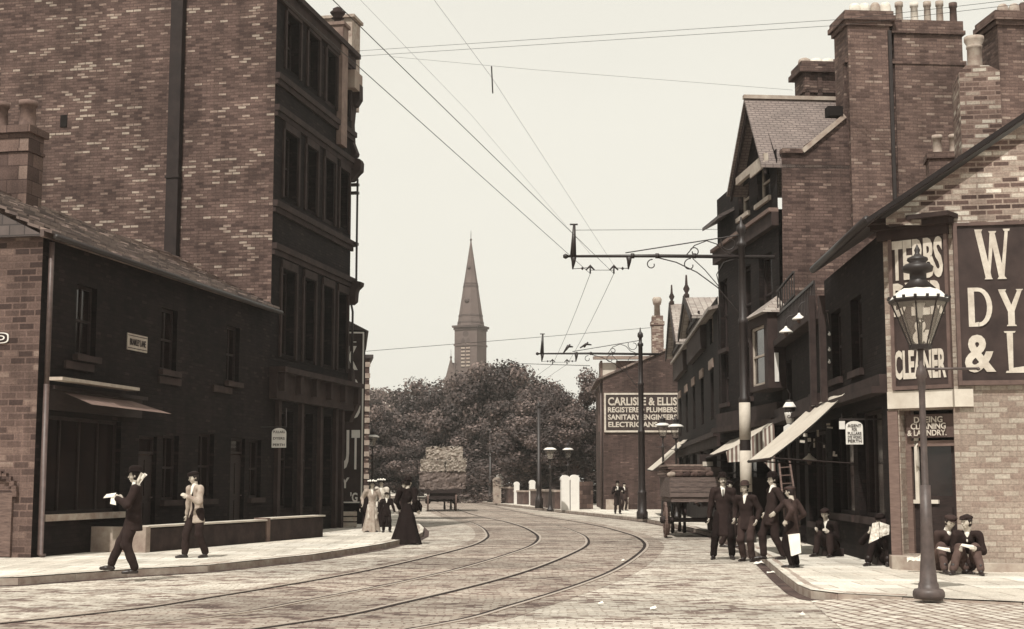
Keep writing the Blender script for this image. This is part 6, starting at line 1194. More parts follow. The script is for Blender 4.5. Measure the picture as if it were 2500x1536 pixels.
    for s in (-1, 1): c = hq(s * .031 * hu, -.079 * hu, .018 * hu); mb.lathe([(.001, -.006 * hu), (.011 * hu, -.003 * hu), (.011 * hu, .003 * hu), (.001, .006 * hu)], c, 8)
    mb.build('eyes', EYEM, t)
    if hair or hat not in ('none',):
        np_mesh('hair', [skin([(hq(0, .03 * hu, .045 * hu), hq(0, .025 * hu, -.02 * hu), .090 * hu, .078 * hu), (hq(-.07 * hu, .0, .03 * hu), hq(.07 * hu, .0, .03 * hu), .035 * hu, .035 * hu), (hq(0, -.03 * hu, .09 * hu), hq(0, .03 * hu, .09 * hu), .05 * hu, .05 * hu)] + ([(hq(0, .1 * hu, -.01 * hu), hq(0, .11 * hu, .04 * hu), .05 * hu, .05 * hu)] if hair else []), .016, .02)], HAIR, t)
    if beard: np_mesh('moustache', [skin([(hq(-.026 * hu, -.092 * hu, -.038 * hu), hq(.026 * hu, -.092 * hu, -.038 * hu), .011 * hu, .011 * hu)], .007, .004)], HAIR, t)
    wr = .007; sd0 = hash(lab) % 7 if False else len(lab) % 7
    # trousers / skirt
    if skirtm is None:
        tr = [(tuple(pv + A3((0, 0, .07 * h))), tuple(pv), .115 * u, .125 * u, ((0, 1, 0), .75))]
        for i in (0, 1): tr += [(tuple(hp[i] + A3((0, 0, .02))), tuple(kn[i]), .108 * u, .083 * u), (tuple(kn[i]), tuple(ft[i] + A3((0, .012, .02 * h))), .083 * u, .07 * u)]
        np_mesh('trousers', [skin(tr, .021 if fine else .028, .025, wr=wr, seed=sd0)], CL[trm], t)
    else:
        mb = MB(); n = 48; rings = []; zt_ = pz + .09 * h; zb_ = .015; vs = []; fs = []
        for j in range(12):
            q = j / 11; z = zt_ + (zb_ - zt_) * q; r = (.10 + .055 * min(1, q * 4) + .15 * q ** 1.5 * skw) * u * (1 + (skw - 1) * .3); cxx = lean[0] * .3 * (1 - q); cyy = .05 * q * q + lean[1] * .3 * (1 - q)
            for k in range(n): a = 2 * math.pi * k / n; rr = r * (1 + q * .10 * math.sin(a * 9 + 1.3 * math.sin(a * 3 + sd0)) + q * .05 * math.sin(a * 4 + 1)); vs.append((cxx + rr * math.cos(a), cyy + rr * .9 * math.sin(a) * (1 if q > .3 else .8), z + q * .02 * math.sin(a * 5)))
        for j in range(11):
            for k in range(n): fs.append((j * n + k, (j + 1) * n + k, (j + 1) * n + (k + 1) % n, j * n + (k + 1) % n))
        mb.add(vs, fs, True); mb.build('skirt', CL[skirtm], t)
    bt = []
    for i, s in enumerate((-1, 1)):
        fa = toe[i]; dx, dy = math.sin(fa + s * .22), -math.cos(fa + s * .22); a0 = ft[i]; lift = a0[2] - .045 * h
        bt = [(tuple(a0 + A3((-dx * .04, -dy * .04, -.03 * h))), tuple(a0 + A3((dx * .08, dy * .08, -.03 * h))), .038 * u, .036 * u), (tuple(a0 + A3((dx * .08, dy * .08, -.03 * h))), tuple(a0 + A3((dx * .15, dy * .15, -.033 * h))), .038 * u, .03 * u), (tuple(a0 + A3((0, 0, .05 * h))), tuple(a0 + A3((0, 0, -.01))), .044 * u, .045 * u)]; np_mesh('boot', [skin(bt, .016, .02, cut=[lambda g: -g[:, 2] + .001])], BOOT, t)
    # coat
    if coat:
        sl = .148 * u; lo = {'jacket': -.105, 'long': -.235, 'bodice': .04}[coat] * h; sq = ((0, 1, 0), .7)
        ct = [(tuple(ch), tuple(nk - A3((0, 0, .045 * h))), .15 * u, .11 * u, sq), (tuple(pv + A3((0, 0, .06 * h))), tuple(ch), (.135 if coat != 'bodice' else .10) * u, .152 * u, sq), (tuple(sh_[0] * .62 + nk * .38), tuple(sh_[1] * .62 + nk * .38), .062 * u, .062 * u)]
        if coat != 'bodice': ct += [(tuple(pv + A3((0, 0, .06 * h))), tuple(pv + A3((0, -.012, lo))), .15 * u, (.20 if coat == 'jacket' else .215) * u, ((0, 1, 0), .78))]
        if pelvis is not None: ct[-1] = (tuple(pv + A3((0, 0, .06 * h))), tuple(pv + A3((0, -.02, -.02))), .13 * u, .145 * u, ((0, 1, 0), .9))
        for i in (0, 1): w1 = hn[i] + (el[i] - hn[i]) * .1; pf = 1.35 if coat == 'bodice' else 1.; ct += [(tuple(sh_[i]), tuple(el[i]), .074 * u * pf, .062 * u), (tuple(el[i]), tuple(w1), .062 * u, .05 * u)]
        cuts = []
        if coat != 'bodice' and pelvis is None: zl_ = pv[2] + lo - .03; cuts.append(lambda g: zl_ - g[:, 2])
        if openm:      # front hangs open: a tapering gap shows what is worn below
            cuts.append(lambda g: np.minimum(.018 + .035 * np.clip((nk[2] - g[:, 2]) / .5, 0, 1) - np.abs(g[:, 0] - lx_ * .5), -g[:, 1] + ly_ * .5 - .03))
            np_mesh('waistcoat', [skin([(tuple(pv), tuple(ch), .114 * u, .122 * u, sq), (tuple(ch), tuple(nk - A3((0, 0, .05 * h))), .124 * u, .08 * u, sq)], .025, .03)], CL[openm], t)
        np_mesh('coat' if coat != 'bodice' else 'bodice', [skin(ct, .019 if fine else .026, .03, cuts, wr=wr, seed=sd0)], CL[coatm], t)
    if shirt:
        c0 = nk + A3((0, -.052 * u, -.005 * h)); c1 = nk + A3((-lx_ * .25, -.105 * u - ly_ * .2, -.085 * h)); np_mesh('shirt_front', [skin([(tuple(c0), tuple(c1), .046 * u, .016 * u, ((0, 1, 0), .75)), (tuple(nk + A3((0, .0, .012 * h))), tuple(nk + A3((0, -.012, .03 * h))), .062 * u, .058 * u)], .011, .01)], CL['white'], t)
        if shirt == 'tie': np_mesh('tie', [skin([(tuple(c0 + A3((0, -.035 * u, -.0))), tuple(c1 + A3((0, -.012, -.01))), .013, .012)], .008, .01)], CL['black'], t)
    # hats
    T_ = lambda pts: [hq(*p) for p in pts]
    def hl(prof, z0, n=20, tilt=0., ex=1.15):
        mb = MB(); vs = []; fs = []
        for r, z in prof: vs += [hq(r * hu * math.cos(2 * math.pi * k / n), .012 * hu + r * hu * ex * math.sin(2 * math.pi * k / n), (z0 + z) * hu + tilt * math.sin(2 * math.pi * k / n) * r) for k in range(n)]
        for i in range(len(prof) - 1):
            for k in range(n): fs.append((i * n + k, i * n + (k + 1) % n, (i + 1) * n + (k + 1) % n, (i + 1) * n + k))
        fs.append(tuple(range((len(prof) - 1) * n, len(prof) * n))); mb.add(vs, fs, True); return mb
    hm = CL.get(hatm)
    if hat == 'bowler': hl([(.09, -.0), (.135, .008), (.14, .014), (.135, .016), (.096, .008), (.098, .045), (.09, .085), (.065, .112), (.03, .122), (.004, .123)], .062).build('hat', hm, t)
    elif hat == 'cap':
        np_mesh('cap', [skin([(hq(0, -.03 * hu, .088 * hu), hq(0, .045 * hu, .086 * hu), .092 * hu, .094 * hu, ((0, 0, 1), .42)), (hq(0, -.02 * hu, .07 * hu), hq(0, .03 * hu, .07 * hu), .09 * hu, .09 * hu, ((0, 0, 1), .5)), (hq(-.03 * hu, -.105 * hu, .062 * hu), hq(.03 * hu, -.105 * hu, .062 * hu), .036 * hu, .036 * hu, ((0, 0, 1), .3))], .012, .02)], hm, t)
    elif hat == 'lady': 
        hl([(.09, 0), (.2, .012), (.205, .02), (.2, .024), (.1, .03), (.09, .09), (.004, .1)], .07).build('hat', hm, t); 
        g = random.Random(3); np_mesh('hat_flowers', [skin([(hq(x * hu, y * hu, .135 * hu), hq(x * hu, y * hu + .01, (.135 + g.uniform(0, .03)) * hu), g.uniform(.03, .045) * hu, .035 * hu) for x, y in ((-.14, -.02), (-.08, -.08), (0, -.1), (.08, -.07), (.14, 0), (.05, .06), (-.06, .07))], .014, .01)], CL['white'], t)
    elif hat == 'bonnet': hl([(.085, 0), (.14, .01), (.14, .02), (.1, .03), (.11, .07), (.08, .11), (.004, .12)], .055).build('hat', hm, t)
    elif hat == 'sailor': hl([(.088, 0), (.145, .005), (.15, .014), (.095, .02), (.09, .06), (.004, .07)], .06).build('hat', hm, t)
    return t, dict(nk=nk, hn=hn, hd=hd, el=el, ft=ft, kn=kn, pv=pv, u=u, H=h)
def place(px, py, pxt, D=None, ped=True, hatd=.06):
    """foot pixel and top pixel -> spot on the ground and body height without the hat"""
    p = G(px, py, PH if ped else 0); return p, PD(px, pxt, p.y).z - p.z - hatd
def sheetcloth(name, pts, m, par, n=6, wav=.01, th_=.004, seed=1):
    g = random.Random(seed); a, b, c, d = [Vector(p) for p in pts]; nr = (b - a).cross(d - a).normalized(); vs = []
    for i in range(n + 1):
        for j in range(n + 1): p = a.lerp(b, i / n).lerp(d.lerp(c, i / n), j / n) + nr * g.uniform(-wav, wav); vs.append(p)
    fs = [(i * (n + 1) + j, (i + 1) * (n + 1) + j, (i + 1) * (n + 1) + j + 1, i * (n + 1) + j + 1) for i in range(n) for j in range(n)]; mb = MB(); mb.add(vs + [v - nr * th_ for v in vs], fs + [tuple(reversed([k + (n + 1) ** 2 for k in f])) for f in fs], True); return mb.build(name, m, par)
def newsm():
    if 'newspaper' in MATS: return MATS['newspaper']
    m, t, p = nodes('newspaper'); vec = coords(t, 'Object', (1, 1, 1)); w_ = N(t, 'ShaderNodeTexNoise', Scale=26., Detail=4.); t.links.new(vec, w_.inputs[0]); c = ramp(t, [(.35, tone(.45)), (.6, tone(.75))], w_.outputs['Fac']); t.links.new(c, p.inputs['Base Color']); p.inputs['Roughness'].default_value = .9; MATS['newspaper'] = m; return m
NEWS = newsm(); d90 = R(90)
# man striding left on the kerb
p, H = place(323, 1400, 1133)
MA, JA = person('man in dark suit and bowler striding left at the kerb in the left foreground', p, H, -d90 + .1, feet=((-.10, -.36), (.09, .03)), hands=((-.16, -.2, 1.08), (.16, -.24, 1.1)), lean=(0, .02), coatm='charcoal', trm='charcoal', head=(0, .05), toe=(0, 0))
def held(lab, name, cat, loc, rz=0, grp=None): return thing(name, lab, cat, loc, rz, grp)
def hand_world(T, J, i, off=(0, 0, 0)):
    M = Matrix.Rotation(T.rotation_euler.z, 3, 'Z'); return Vector(T.location) + M @ (Vector([float(c) for c in J['hn'][i]]) + Vector(off))
hp_ = hand_world(MA, JA, 1, (0, -.16, .02)); t = held('white folded paper held out in front of the man striding left', 'paper', 'paper', hp_); sheetcloth('sheet', [(-.03, 0, -.02), (.13, -.02, .0), (.16, 0, .06), (.02, 0, .04)], CL['white'], t, 4, .008); sheetcloth('fold', [(.08, -.02, -.1), (.17, -.02, -.12), (.15, 0, .02), (.09, 0, .02)], CL['white'], t, 4, .01, seed=4)
hp_ = PD(341, 1168, p.y - .15); t = held('white cloth bundle slung over the shoulder of the striding man', 'cloth_bundle', 'cloth', hp_); sheetcloth('cloth', [(-.08, -.02, -.14), (-.04, 0, -.15), (.09, .0, .05), (.02, 0, .09)], CL['cream'], t, 6, .02, .03); sheetcloth('cloth_end', [(.0, -.01, .0), (.04, 0, -.02), (.11, 0, .05), (.07, 0, .08)], CL['white'], t, 4, .012, .02)
# man in a pale jacket
p, H = place(478, 1362, 1143)
person('man in open pale jacket and dark cap walking beside the area wall', p, H, -.75, feet=((-.12, -.16), (.1, .12)), hands=((-.3, -.0, .72), (.14, -.3, 1.08)), lean=(-.0, -.05), coatm='light', trm='charcoal', hat='cap', head=(-.2, .25), openm='black', shirt=True)
# family group beyond the tall building
p, H = place(907, 1299, 1166, hatd=.10)
person('woman in pale costume and flowered hat, leftmost of the group past the sign', p, H, .25, hands=((-.26, -.05, .75), (.2, -.18, .85)), coat='bodice', coatm='light', skirtm='light', hat='lady', hatm='black', fine=False)
p, H = place(943, 1300, 1200, hatd=.02)
person('boy in dark suit with white sailor collar standing beside the woman in pale', p, H, .1, feet=((-.07, 0), (.1, -.02)), coatm='black', trm='black', hat='sailor', hatm='black', fine=False, shoulders=1.05)
t = held('white sailor collar tied round the boy', 'collar', 'collar', p + Vector((0, -.13, H * .80))) if False else None
p, H = place(930, 1290, 1165, hatd=.08)
person('woman in cream blouse and dark skirt half hidden behind the boy', p + Vector((-.1, 1.2, 0)), H, -.3, coat='bodice', coatm='cream', skirtm='black', hat='lady', hatm='black', fine=False, hair=True)
p, H = place(962, 1290, 1172)
person('man in black at the back of the group by the far lamp', p + Vector((.1, 2.0, 0)), H, .4, coatm='black', hat='bowler', fine=False)
p, H = place(892, 1293, 1180)
person('dark dressed figure standing directly behind the pale woman', p + Vector((-.05, .8, 0)), H * .93, 2.9, coatm='black', trm='black', hat='cap', fine=False)
p, H = place(992, 1329, 1160, ped=False)
person('stout woman all in black with a shawl stepping off the left kerb', p, H * 1.0, 2.5, hands=((-.3, -.05, .8), (.3, -.1, .82)), coat='bodice', coatm='black', skirtm='black', skw=1.5, hat='bonnet', hatm='black', shirt=False, hair=True, shoulders=1.25, lean=(-.02, -.0)); WB = p
t = held('black shawl ends and bag hanging at the right elbow of the woman in black', 'bag', 'bag', PD(1017, 1235, WB.y)); mb = MB(); mb.lathe([(.02, -.16), (.12, -.14), (.14, 0), (.08, .1), (.02, .14)], n=12, ex=.6); mb.build('pouch', CL['black'], t); mb = MB(); mb.tube([(-.06, 0, .1), (-.03, 0, .24), (.05, 0, .24), (.07, 0, .1)], .01, 6); mb.build('handle', CL['black'], t)
# men by the plumbers house
p, H = place(1508, 1255, 1172)
person('man in dark suit and bowler standing before the plumbers house wall', p, H, .1, hands=((-.12, -.22, 1.0), (.2, -.14, .95)), coat='long', hat='bowler', fine=False)
p, H = place(1525, 1247, 1176)
person('second man just behind and right of the man before the plumbers wall', p + Vector((.0, .3, 0)), H, .5, coatm='brown', trm='charcoal', hat='cap', fine=False)
# the four at the right kerb
p, H = place(1768, 1366, 1150, ped=False)
person('tall man in long dark coat and bowler, leftmost of the four at the right kerb', p, H, -.15, feet=((-.2, -.02), (.15, 0)), hands=((-.27, .04, .78), (.27, .04, .78)), coat='long', coatm='charcoal', trm='black', hat='bowler', shirt='tie', head=(.15, 0), beard=True)
p, H = place(1825, 1371, 1171, ped=False, hatd=.05)
person('youth in bowler hat with hands in pockets, second of the four at the kerb', p, H, -.5, feet=((-.08, 0), (.1, -.05)), hands=((-.2, -.1, .78), (.22, -.08, .76)), coatm='charcoal', trm='brown', hat='bowler', hatm='brown', head=(-.1, .05), lean=(0, -.04))
p, H = place(1886, 1366, 1148)
person('man in bowler facing left with white collar, third of the four at the kerb', p, H, -d90 + .25, feet=((-.12, -.12), (.1, .15)), hands=((-.25, .02, .8), (.25, -.05, .82)), coatm='charcoal', trm='charcoal', hat='bowler', head=(0, .1), lean=(0, .05))
p, H = place(1936, 1386, 1179, hatd=.05)
person('paper boy in cap and brown jacket seen from behind, rightmost of the four', p, H, -d90 - .75, feet=((-.1, 0), (.08, 0.02)), hands=((-.22, -.08, .72), (.25, .05, .74)), coatm='brown', trm='black', hat='cap', hatm='brown', shirt=False, head=(.2, .1))
t = held('white newspaper bag hanging at the paper boy\'s side', 'newspaper_bag', 'bag', PD(1938, 1318, p.y - .20)); sheetcloth('bag_front', [(-.09, 0, .08), (.085, .0, .1), (.10, 0, -.2), (-.05, 0, -.25)], CL['white'], t, 5, .006, .05)
p, H = place(1808, 1345, 1165)
person('man in dark clothes mostly hidden between the first two of the four', p + Vector((0, 1.6, 0)), H, 1.2, feet=((-.1, .1), (.1, -.1)), coatm='charcoal', hat='cap', fine=False)
# seated pair on the doorstep
def seat(lab, px, pz, D, H, rz, **k):
    q = PD(px, pz, D); return person(lab, Vector((q.x, q.y, PH)), H, rz, pelvis=(0, 0, q.z - PH), **k)
stp = PD(2365, 1358, 20.9)
seat('man in dark jacket sitting against the sunlit wall, right of the pair', 2365, 1372, 21.1, 1.46, -.35, feet=((-.2, -.42), (.18, -.4)), hands=((-.1, -.34, .36), (.12, -.36, .38)), coatm='charcoal', trm='grey', hat='cap', head=(-.7, .1), lean=(0, -.2), hatm='charcoal')
seat('man sitting on the doorstep partly behind the big lamp column, left of the pair', 2290, 1370, 21.35, 1.46, .3, feet=((-.14, -.38), (.18, -.42)), hands=((.0, -.34, .36), (.12, -.36, .36)), coatm='brown', trm='grey', hat='cap', head=(.0, .5), lean=(0, -.26), hatm='brown')
for lab, px, py, D in (('white paper in the hands of the right seated man', 2361, 1336, 20.68), ('folded paper in the hands of the left seated man', 2303, 1343, 20.9)):
    t = held(lab, 'paper', 'paper', PD(px, py, D)); sheetcloth('sheet', [(-.1, 0, .02), (.1, -.02, -.03), (.08, -.04, .03), (-.07, 0, .05)], CL['white'], t, 4, .006)
t = held('crumpled newspaper lying on the shop doorstep', 'newspaper', 'newspaper', PD(2235, 1371, 21.5)); sheetcloth('sheets', [(-.14, -.05, .01), (.13, -.1, .02), (.15, .1, .08), (-.1, .1, .06)], NEWS, t, 6, .025)
t = thing('stone_seat', 'low stone step under the two seated men by the side wall', 'step', SF.wor(-.2, -.05), SF.a); mb = MB(); mb.box(0.1, 1.25, -.3, .04, 0, .12); mb.build('block', STONE, t)
# figures in the shade of the shop front
sp_ = PD(2030, 1325, 26.3); seat('man crouching in deep shade against the right shop front', 2030, 1332, 26.0, 1.42, -.7, feet=((-.15, -.32), (.15, -.36)), hands=((-.12, -.3, .45), (.12, -.32, .45)), coatm='black', trm='charcoal', hat='cap', hatm='charcoal', head=(.2, .3), lean=(0, -.16))
seat('person sitting low behind an opened newspaper left of the shop doorway', 2160, 1356, 23.3, 1.42, -.5, feet=((-.16, -.42), (.14, -.4)), hands=((-.16, -.36, .52), (.16, -.36, .52)), coatm='black', trm='black', hat='cap', head=(0, .5), lean=(0, -.16))
t = held('opened newspaper held up by the person sitting left of the doorway', 'newspaper', 'newspaper', PD(2149, 1296, 22.75)); sheetcloth('left_page', [(-.19, 0, -.2), (-.03, -.03, -.12), (-.02, 0, .14), (-.12, 0, .12)], NEWS, t, 5, .015); sheetcloth('right_page', [(-.02, -.02, -.1), (.13, 0, -.06), (.17, 0, .08), (.0, 0, .14)], NEWS, t, 5, .015, seed=3)
t = thing('crate', 'dark wooden crate seat under the newspaper reader left of the doorway', 'crate', PD(2165, 1360, 23.4).xy.to_3d() + Vector((0, 0, PH))); mb = MB(); mb.box(-.2, .2, -.15, .2, 0, .16); mb.build('box', WOOD_D, t)
t = thing('crate', 'dark wooden crate under the man crouching at the right shop front', 'crate', PD(2030, 1320, 26.1).xy.to_3d() + Vector((0, 0, PH))); mb = MB(); mb.box(-.2, .2, -.1, .25, 0, .14); mb.build('box', WOOD_D, t)
# newspaper rack and ladder by the shops
q = G(1985, 1312, PH); t = thing('poster_rack', 'leaning rack of white newspaper posters on the right pavement', 'rack', q); mb = MB(); mb.box(-.3, .24, 0, .05, 0, .75); mb.build('frame', WOOD_D, t)
for k, (x, z, w_, h) in enumerate(((-.14, .5, .22, .34), (.08, .5, .18, .34), (-.12, .12, .24, .32), (.1, .12, .2, .3))): sheetcloth('poster', [(x - w_ / 2, -.02, z - h / 2 + .12), (x + w_ / 2, -.02, z - h / 2 + .12), (x + w_ / 2, -.012, z + h / 2 + .06), (x - w_ / 2, -.012, z + h / 2 + .06)], NEWS, t, 4, .008, seed=k)
a, b = PD(1902, 1130, 30.), PD(1918, 1285, 28.5); c, d = PD(1928, 1128, 30.), PD(1952, 1285, 28.5); t = thing('ladder', 'wooden ladder leaning behind the paper boy under the near awning', 'ladder', b); mb = MB(); mb.bar(a - b, Vector(), .035, .05); mb.bar(c - b, d - b, .035, .05); mb.build('stile', WOOD, t)
for k in range(7): f_ = .08 + k * .13; mb = MB(); mb.bar((a - b).lerp(Vector(), f_), (c - b).lerp(d - b, f_), .025); mb.build('rung', WOOD, t)

# ---------------------------------------------------------------- horses
def horse(lab, loc, rz, H=1.62):
    t = thing('horse', lab, 'horse', loc, rz); s = H / 1.62     # faces +Y
    pr = [((0, -.55, 1.18), (0, .45, 1.15), .33, .34, ((1, 0, 0), .82)), ((0, -.75, 1.2), (0, -.5, 1.2), .25, .3), ((0, .45, 1.2), (0, .78, 1.42), .28, .19, ((1, 0, 0), .7)), ((0, .78, 1.42), (0, 1.02, 1.72), .18, .12, ((1, 0, 0), .6)), ((0, 1.04, 1.72), (0, 1.34, 1.42), .11, .065), ((-.06, 1.0, 1.82), (-.07, 1.0, 1.92), .03, .012), ((.06, 1.0, 1.82), (.07, 1.0, 1.92), .03, .012)]
    for sx in (-.17, .17):
        pr += [((sx, .5, 1.05), (sx, .52, .62), .12, .065), ((sx, .52, .62), (sx, .5, .16), .05, .042), ((sx, .5, .16), (sx, .55, .05), .05, .062), ((sx, -.6, 1.1), (sx, -.45, .8), .17, .1), ((sx, -.45, .8), (sx, -.72, .58), .09, .062), ((sx, -.72, .58), (sx, -.66, .16), .05, .042), ((sx, -.66, .16), (sx, -.6, .05), .05, .064)]
    pr = [(tuple(Vector(a) * s), tuple(Vector(b) * s), ra * s, rb * s, *r) for a, b, ra, rb, *r in pr]; np_mesh('body', [skin(pr, .035, .05)], HORSE, t)
    np_mesh('tail', [skin([((0, -.98, 1.3), (0, -1.08, 1.0), .05, .07), ((0, -1.08, 1.0), (0, -1.02, .6), .07, .03)], .025, .03)], HAIR, t); np_mesh('mane', [skin([((0, .6, 1.52), (0, .98, 1.84), .05, .04)], .025, .02)], HAIR, t)
    mb = MB(); mb.tube([(0.22 * math.cos(a), .62 + .1 * math.sin(a), 1.3 + .26 * math.sin(a)) for a in [k * math.pi / 6 for k in range(13)]], .05, 6); mb.build('collar', BOOT, t); return t
# plank cart seen from behind, horse in front of it
q = G(1625, 1313, 0); DW = q.y; xL = q.x; Wc = 1.62; t = thing('plank_cart', 'flat cart stacked with rough planks and sacks standing at the right kerb', 'cart', (xL + Wc / 2, DW, 0), -.02)
bz0 = PD(1690, 1214, DW).z; bz1 = PD(1690, 1165, DW).z; bz2 = PD(1640, 1133, DW).z; hw = Wc / 2
mb = MB(); mb.box(-hw + .12, hw, -.5, 2.6, bz0 - .12, bz0); mb.build('bed', PLANK, t)
for k in range(4): z0 = bz0 + .01 + k * (bz1 - bz0) / 4; mb = MB(); mb.box(-hw + .1, hw, -.54 - .004 * k, -.49, z0, z0 + (bz1 - bz0) / 4 - .015); mb.build('tail_board', PLANK, t)
mb = MB(); mb.box(-hw + .08, -hw + .12, -.49, 2.6, bz0, bz1); mb.box(hw, hw + .04, -.49, 2.6, bz0, bz1); mb.build('side_boards', PLANK, t)
wheel('wheel', .47, 12, (-hw, 0, .47), t, .06, WOOD); wheel('wheel', .47, 12, (hw + .06, 0, .47), t, .06, WOOD); wheel('wheel', .40, 12, (-hw + .25, 2.1, .40), t, .06, WOOD); wheel('wheel', .40, 12, (hw - .2, 2.1, .40), t, .06, WOOD)
mb = MB(); mb.tube([(-hw - .12, 0, .47), (hw + .18, 0, .47)], .055, 8); mb.build('axle', WOOD_D, t); mb = MB(); mb.tube([(-hw + .1, 2.1, .4), (hw - .1, 2.1, .4)], .05, 8); mb.build('axle', WOOD_D, t)
mb = MB()
for x in (-.5, .45): mb.box(x - .04, x + .04, -.4, 2.5, bz0 - .26, bz0 - .12)
mb.build('chassis', WOOD_D, t)
for x in (-.6, .55): mb = MB(); mb.tube([(x, -.3, bz0 - .2), (x, 0, .55), (x, .3, bz0 - .2)], .03, 6); mb.build('leaf_spring', IRON, t)
for x in (-.38, .38): mb = MB(); mb.tube([(x, 2.6, .8), (x, 5.1, 1.05)], .04, 6); mb.build('shaft', WOOD, t)
horse('dark cart horse standing ahead of the plank cart, only its legs visible underneath', (xL + Wc / 2 - .05, DW + 4.2, 0), 0)
g = random.Random(5)
for k in range(5):
    z = bz1 + .0 + k * (bz2 - bz1) / 5; s = thing('plank', 'rough sawn plank in the stack on top of the plank cart', 'plank', (xL + Wc / 2 + g.uniform(-.03, .03), DW + 1.0, z), g.uniform(-.04, .04), 'planks stacked on the cart'); mb = MB(); mb.box(-hw + .08, hw * .28 + g.uniform(-.05, .1), -1.4 + g.uniform(-.1, .1), 1.4, .003, (bz2 - bz1) / 5 - .012); mb.build('board', mat('plank_' + 'abc'[k % 3], (.1, .2, .14)[k % 3], .9, .5, 5, stretch=(1, 8, 1)), s)
for k in range(6):
    s = thing('sack', ('pale', 'grey', 'dark', 'stained', 'brown', 'worn')[k] + ' lumpy sack among the planks at the back of the plank cart', 'sack', (xL + .12 + k * .2, DW - .45, bz1 + .0)); np_mesh('bag', [skin([((-.04, 0, .06), (.05, .02, .08), .07, .08)], .02, .02, wr=.008, seed=k)], CL[('light', 'grey', 'brown', 'grey', 'brown', 'grey')[k]], s)
s = thing('crate', 'brown wooden box standing on the right half of the plank cart', 'crate', (xL + 1.18, DW + .3, bz1)); mb = MB(); mb.box(-.24, .3, -.3, .4, 0, .27); mb.build('box', PLANK, s)
s = thing('crate', 'small crate with papers behind the brown box on the plank cart', 'crate', (xL + 1.25, DW + 1.2, bz1)); mb = MB(); mb.box(-.2, .26, -.3, .3, 0, .62); mb.build('box', WOOD_D, s); sheetcloth('label', [(-.12, -.31, .3), (.16, -.31, .3), (.16, -.305, .42), (-.12, -.305, .42)], CL['cream'], s, 2, .001)
# hooded handcart under the striped awning
q = G(1840, 1290, PH); hcx = PD(1838, 1200, 35.2).x; t = thing('hooded_cart', 'black hooded delivery handcart under the striped awning behind the tram pole', 'cart', (hcx, 35.4, PH)); mb = MB(); pts = [(.58 * math.cos(a), 0, .95 + .52 * math.sin(a)) for a in [k * math.pi / 14 for k in range(15)]]
mb.prism([(-.58, 0, .45)] + pts[::-1] + [(.58, 0, .45)], (0, 1.5, 0)); mb.build('hood', CL['black'], t); wheel('wheel', .36, 10, (-.64, .7, .36), t, .05, WOOD_D); wheel('wheel', .36, 10, (.64, .7, .36), t, .05, WOOD_D); mb = MB(); mb.tube([(-.66, .7, .36), (.66, .7, .36)], .03, 6); mb.build('axle', IRON, t)
# hay cart down the road
q = G(1081, 1249, 0); DH = q.y; k_ = DH / F; t = thing('hay_cart', 'hay cart piled with square bales rolling away down the road', 'cart', (q.x, DH, 0), .06); Z = lambda py: PD(1081, py, DH).z
mb = MB(); mb.box(-44 * k_, 44 * k_, 0, 4.0, Z(1204), Z(1193)); mb.box(-32 * k_, 30 * k_, .1, 3.9, Z(1219), Z(1204)); mb.box(-46 * k_, -44 * k_, 0, 4.0, Z(1204), Z(1180)); mb.box(44 * k_, 46 * k_, 0, 4.0, Z(1204), Z(1180)); mb.build('bed', WOOD_D, t)
for x in (-36 * k_, 32 * k_): wheel('wheel', .54, 12, (x, .5, .54), t, .08, WOOD); wheel('wheel', .44, 12, (x, 3.2, .44), t, .07, WOOD_D)
mb = MB(); mb.tube([(-40 * k_, .5, .54), (36 * k_, .5, .54)], .06, 6); mb.build('axle', WOOD_D, t)
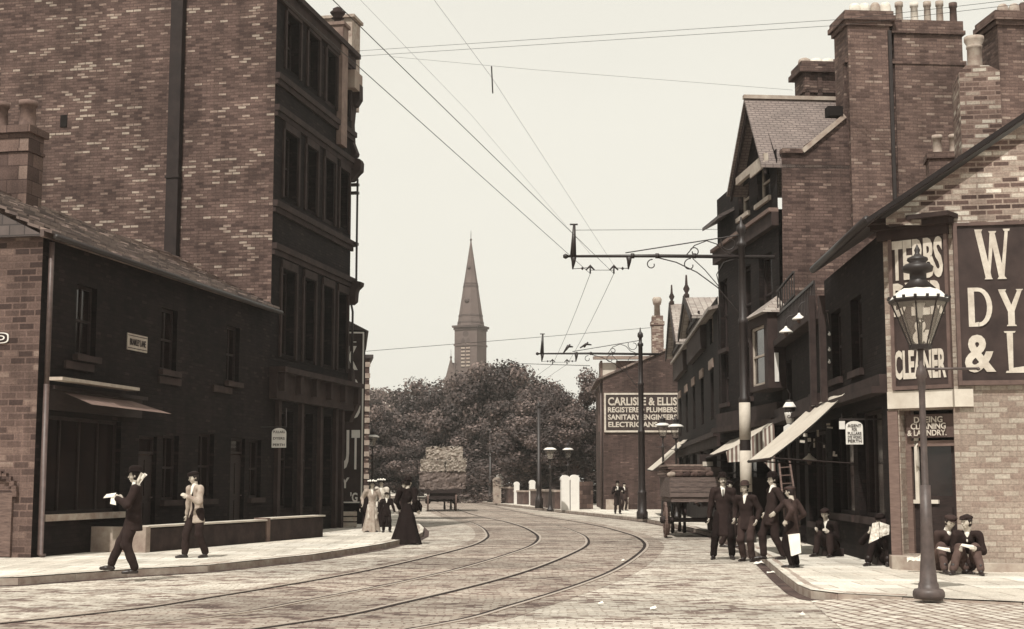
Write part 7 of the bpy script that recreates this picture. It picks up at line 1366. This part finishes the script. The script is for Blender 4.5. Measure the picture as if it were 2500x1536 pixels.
def bale(lab, xa, xb, pt, pb, ya, yb, k):
    za, zb = Z(pb), Z(pt); s = thing('hay_bale', lab, 'hay bale', (q.x + (xa + xb) / 2, DH + ya, za), .06, 'bales loaded on the hay cart'); w_ = (xb - xa) / 2 - .01; me = bpy.data.meshes.new('bale'); g = np.random.default_rng(k)
    V, Fq = skin([((-w_ * .72, w_ * .0 + .1, .12), (w_ * .72, .1, .12), .12, .12)], .5, .01) if False else (None, None)
    n = (14, 10, 8); mb = MB(); L_ = yb - ya; h = zb - za - .02
    def face(f, a, b): 
        vs = []; 
        for i in range(a + 1):
            for j in range(b + 1): p = f(i / a, j / b); vs.append(tuple(np.array(p) + g.normal(0, .03, 3)))
        mb.add(vs, [(i * (b + 1) + j, (i + 1) * (b + 1) + j, (i + 1) * (b + 1) + j + 1, i * (b + 1) + j + 1) for i in range(a) for j in range(b)])
    face(lambda u, v: (-w_ + 2 * w_ * u, 0, h * v), 16, 9); face(lambda u, v: (-w_ + 2 * w_ * u, L_ * v, h), 16, 9); face(lambda u, v: (-w_, L_ * (1 - u), h * v), 9, 9); face(lambda u, v: (w_, L_ * u, h * v), 9, 9)
    for i in range(160):   # loose stalks
        a = (g.uniform(-w_, w_), -.02, g.uniform(0, h)) if g.random() < .6 else (g.uniform(-w_, w_), g.uniform(0, L_), h); b = tuple(np.array(a) + g.normal(0, .07, 3) + np.array((0, -.03, .01))); mb.bar(a, b, .012)
    o = mb.build('hay', HAY if k > 1 else mat('dark_hay', .15, .95, .6, 4, bmp=.9, warm=.75), s); return s
bale('dark broad lower layer of hay on the hay cart', -.032 * DH / 2.2, .031 * DH / 2.2, 1148, 1193, 0, 3.6, 1) if False else None
w2 = 56 * k_
bale('broad dark bottom bale of the hay cart load', -w2, w2 * .98, 1150, 1194, .0, 3.6, 1); bale('left middle bale, ragged, on the hay cart', -w2 * .95, w2 * .1, 1121, 1151, -.05, 3.4, 2); bale('right middle bale, paler, on the hay cart', w2 * .12, w2, 1120, 1151, -.02, 3.4, 3); bale('topmost wide bale crowning the hay cart', -w2 * .72, w2 * .85, 1091, 1121, .1, 3.2, 4)
horse('dark horse drawing the hay cart, seen between its wheels', (q.x, DH + 5.4, 0), .06)
mb = MB(); 
# scraps of paper on the road
for k, (px, py, s_) in enumerate(((1466, 1474, .035), (1595, 1486, .04), (1955, 1502, .045), (1521, 1369, .03), (1852, 1375, .10), (1882, 1399, .07))):
    t = thing('paper_scrap', ('curled', 'flat', 'dark edged', 'tiny', 'bright', 'folded')[k] + ' scrap of paper lying ' + ('left of centre on the near setts', 'beside another scrap on the near setts', 'near the right foreground kerb', 'by the outer tram rail', 'at the feet of the youth in the gutter', 'in the gutter below the paper boy')[k], 'litter', G(px, py, .02)); sheetcloth('scrap', [(-s_, -s_ * .6, 0), (s_, -s_ * .8, .01), (s_ * .7, s_, .03), (-s_ * .8, s_ * .7, .01)], CL['white'] if k != 2 else NEWS, t, 3, s_ * .15, seed=k)
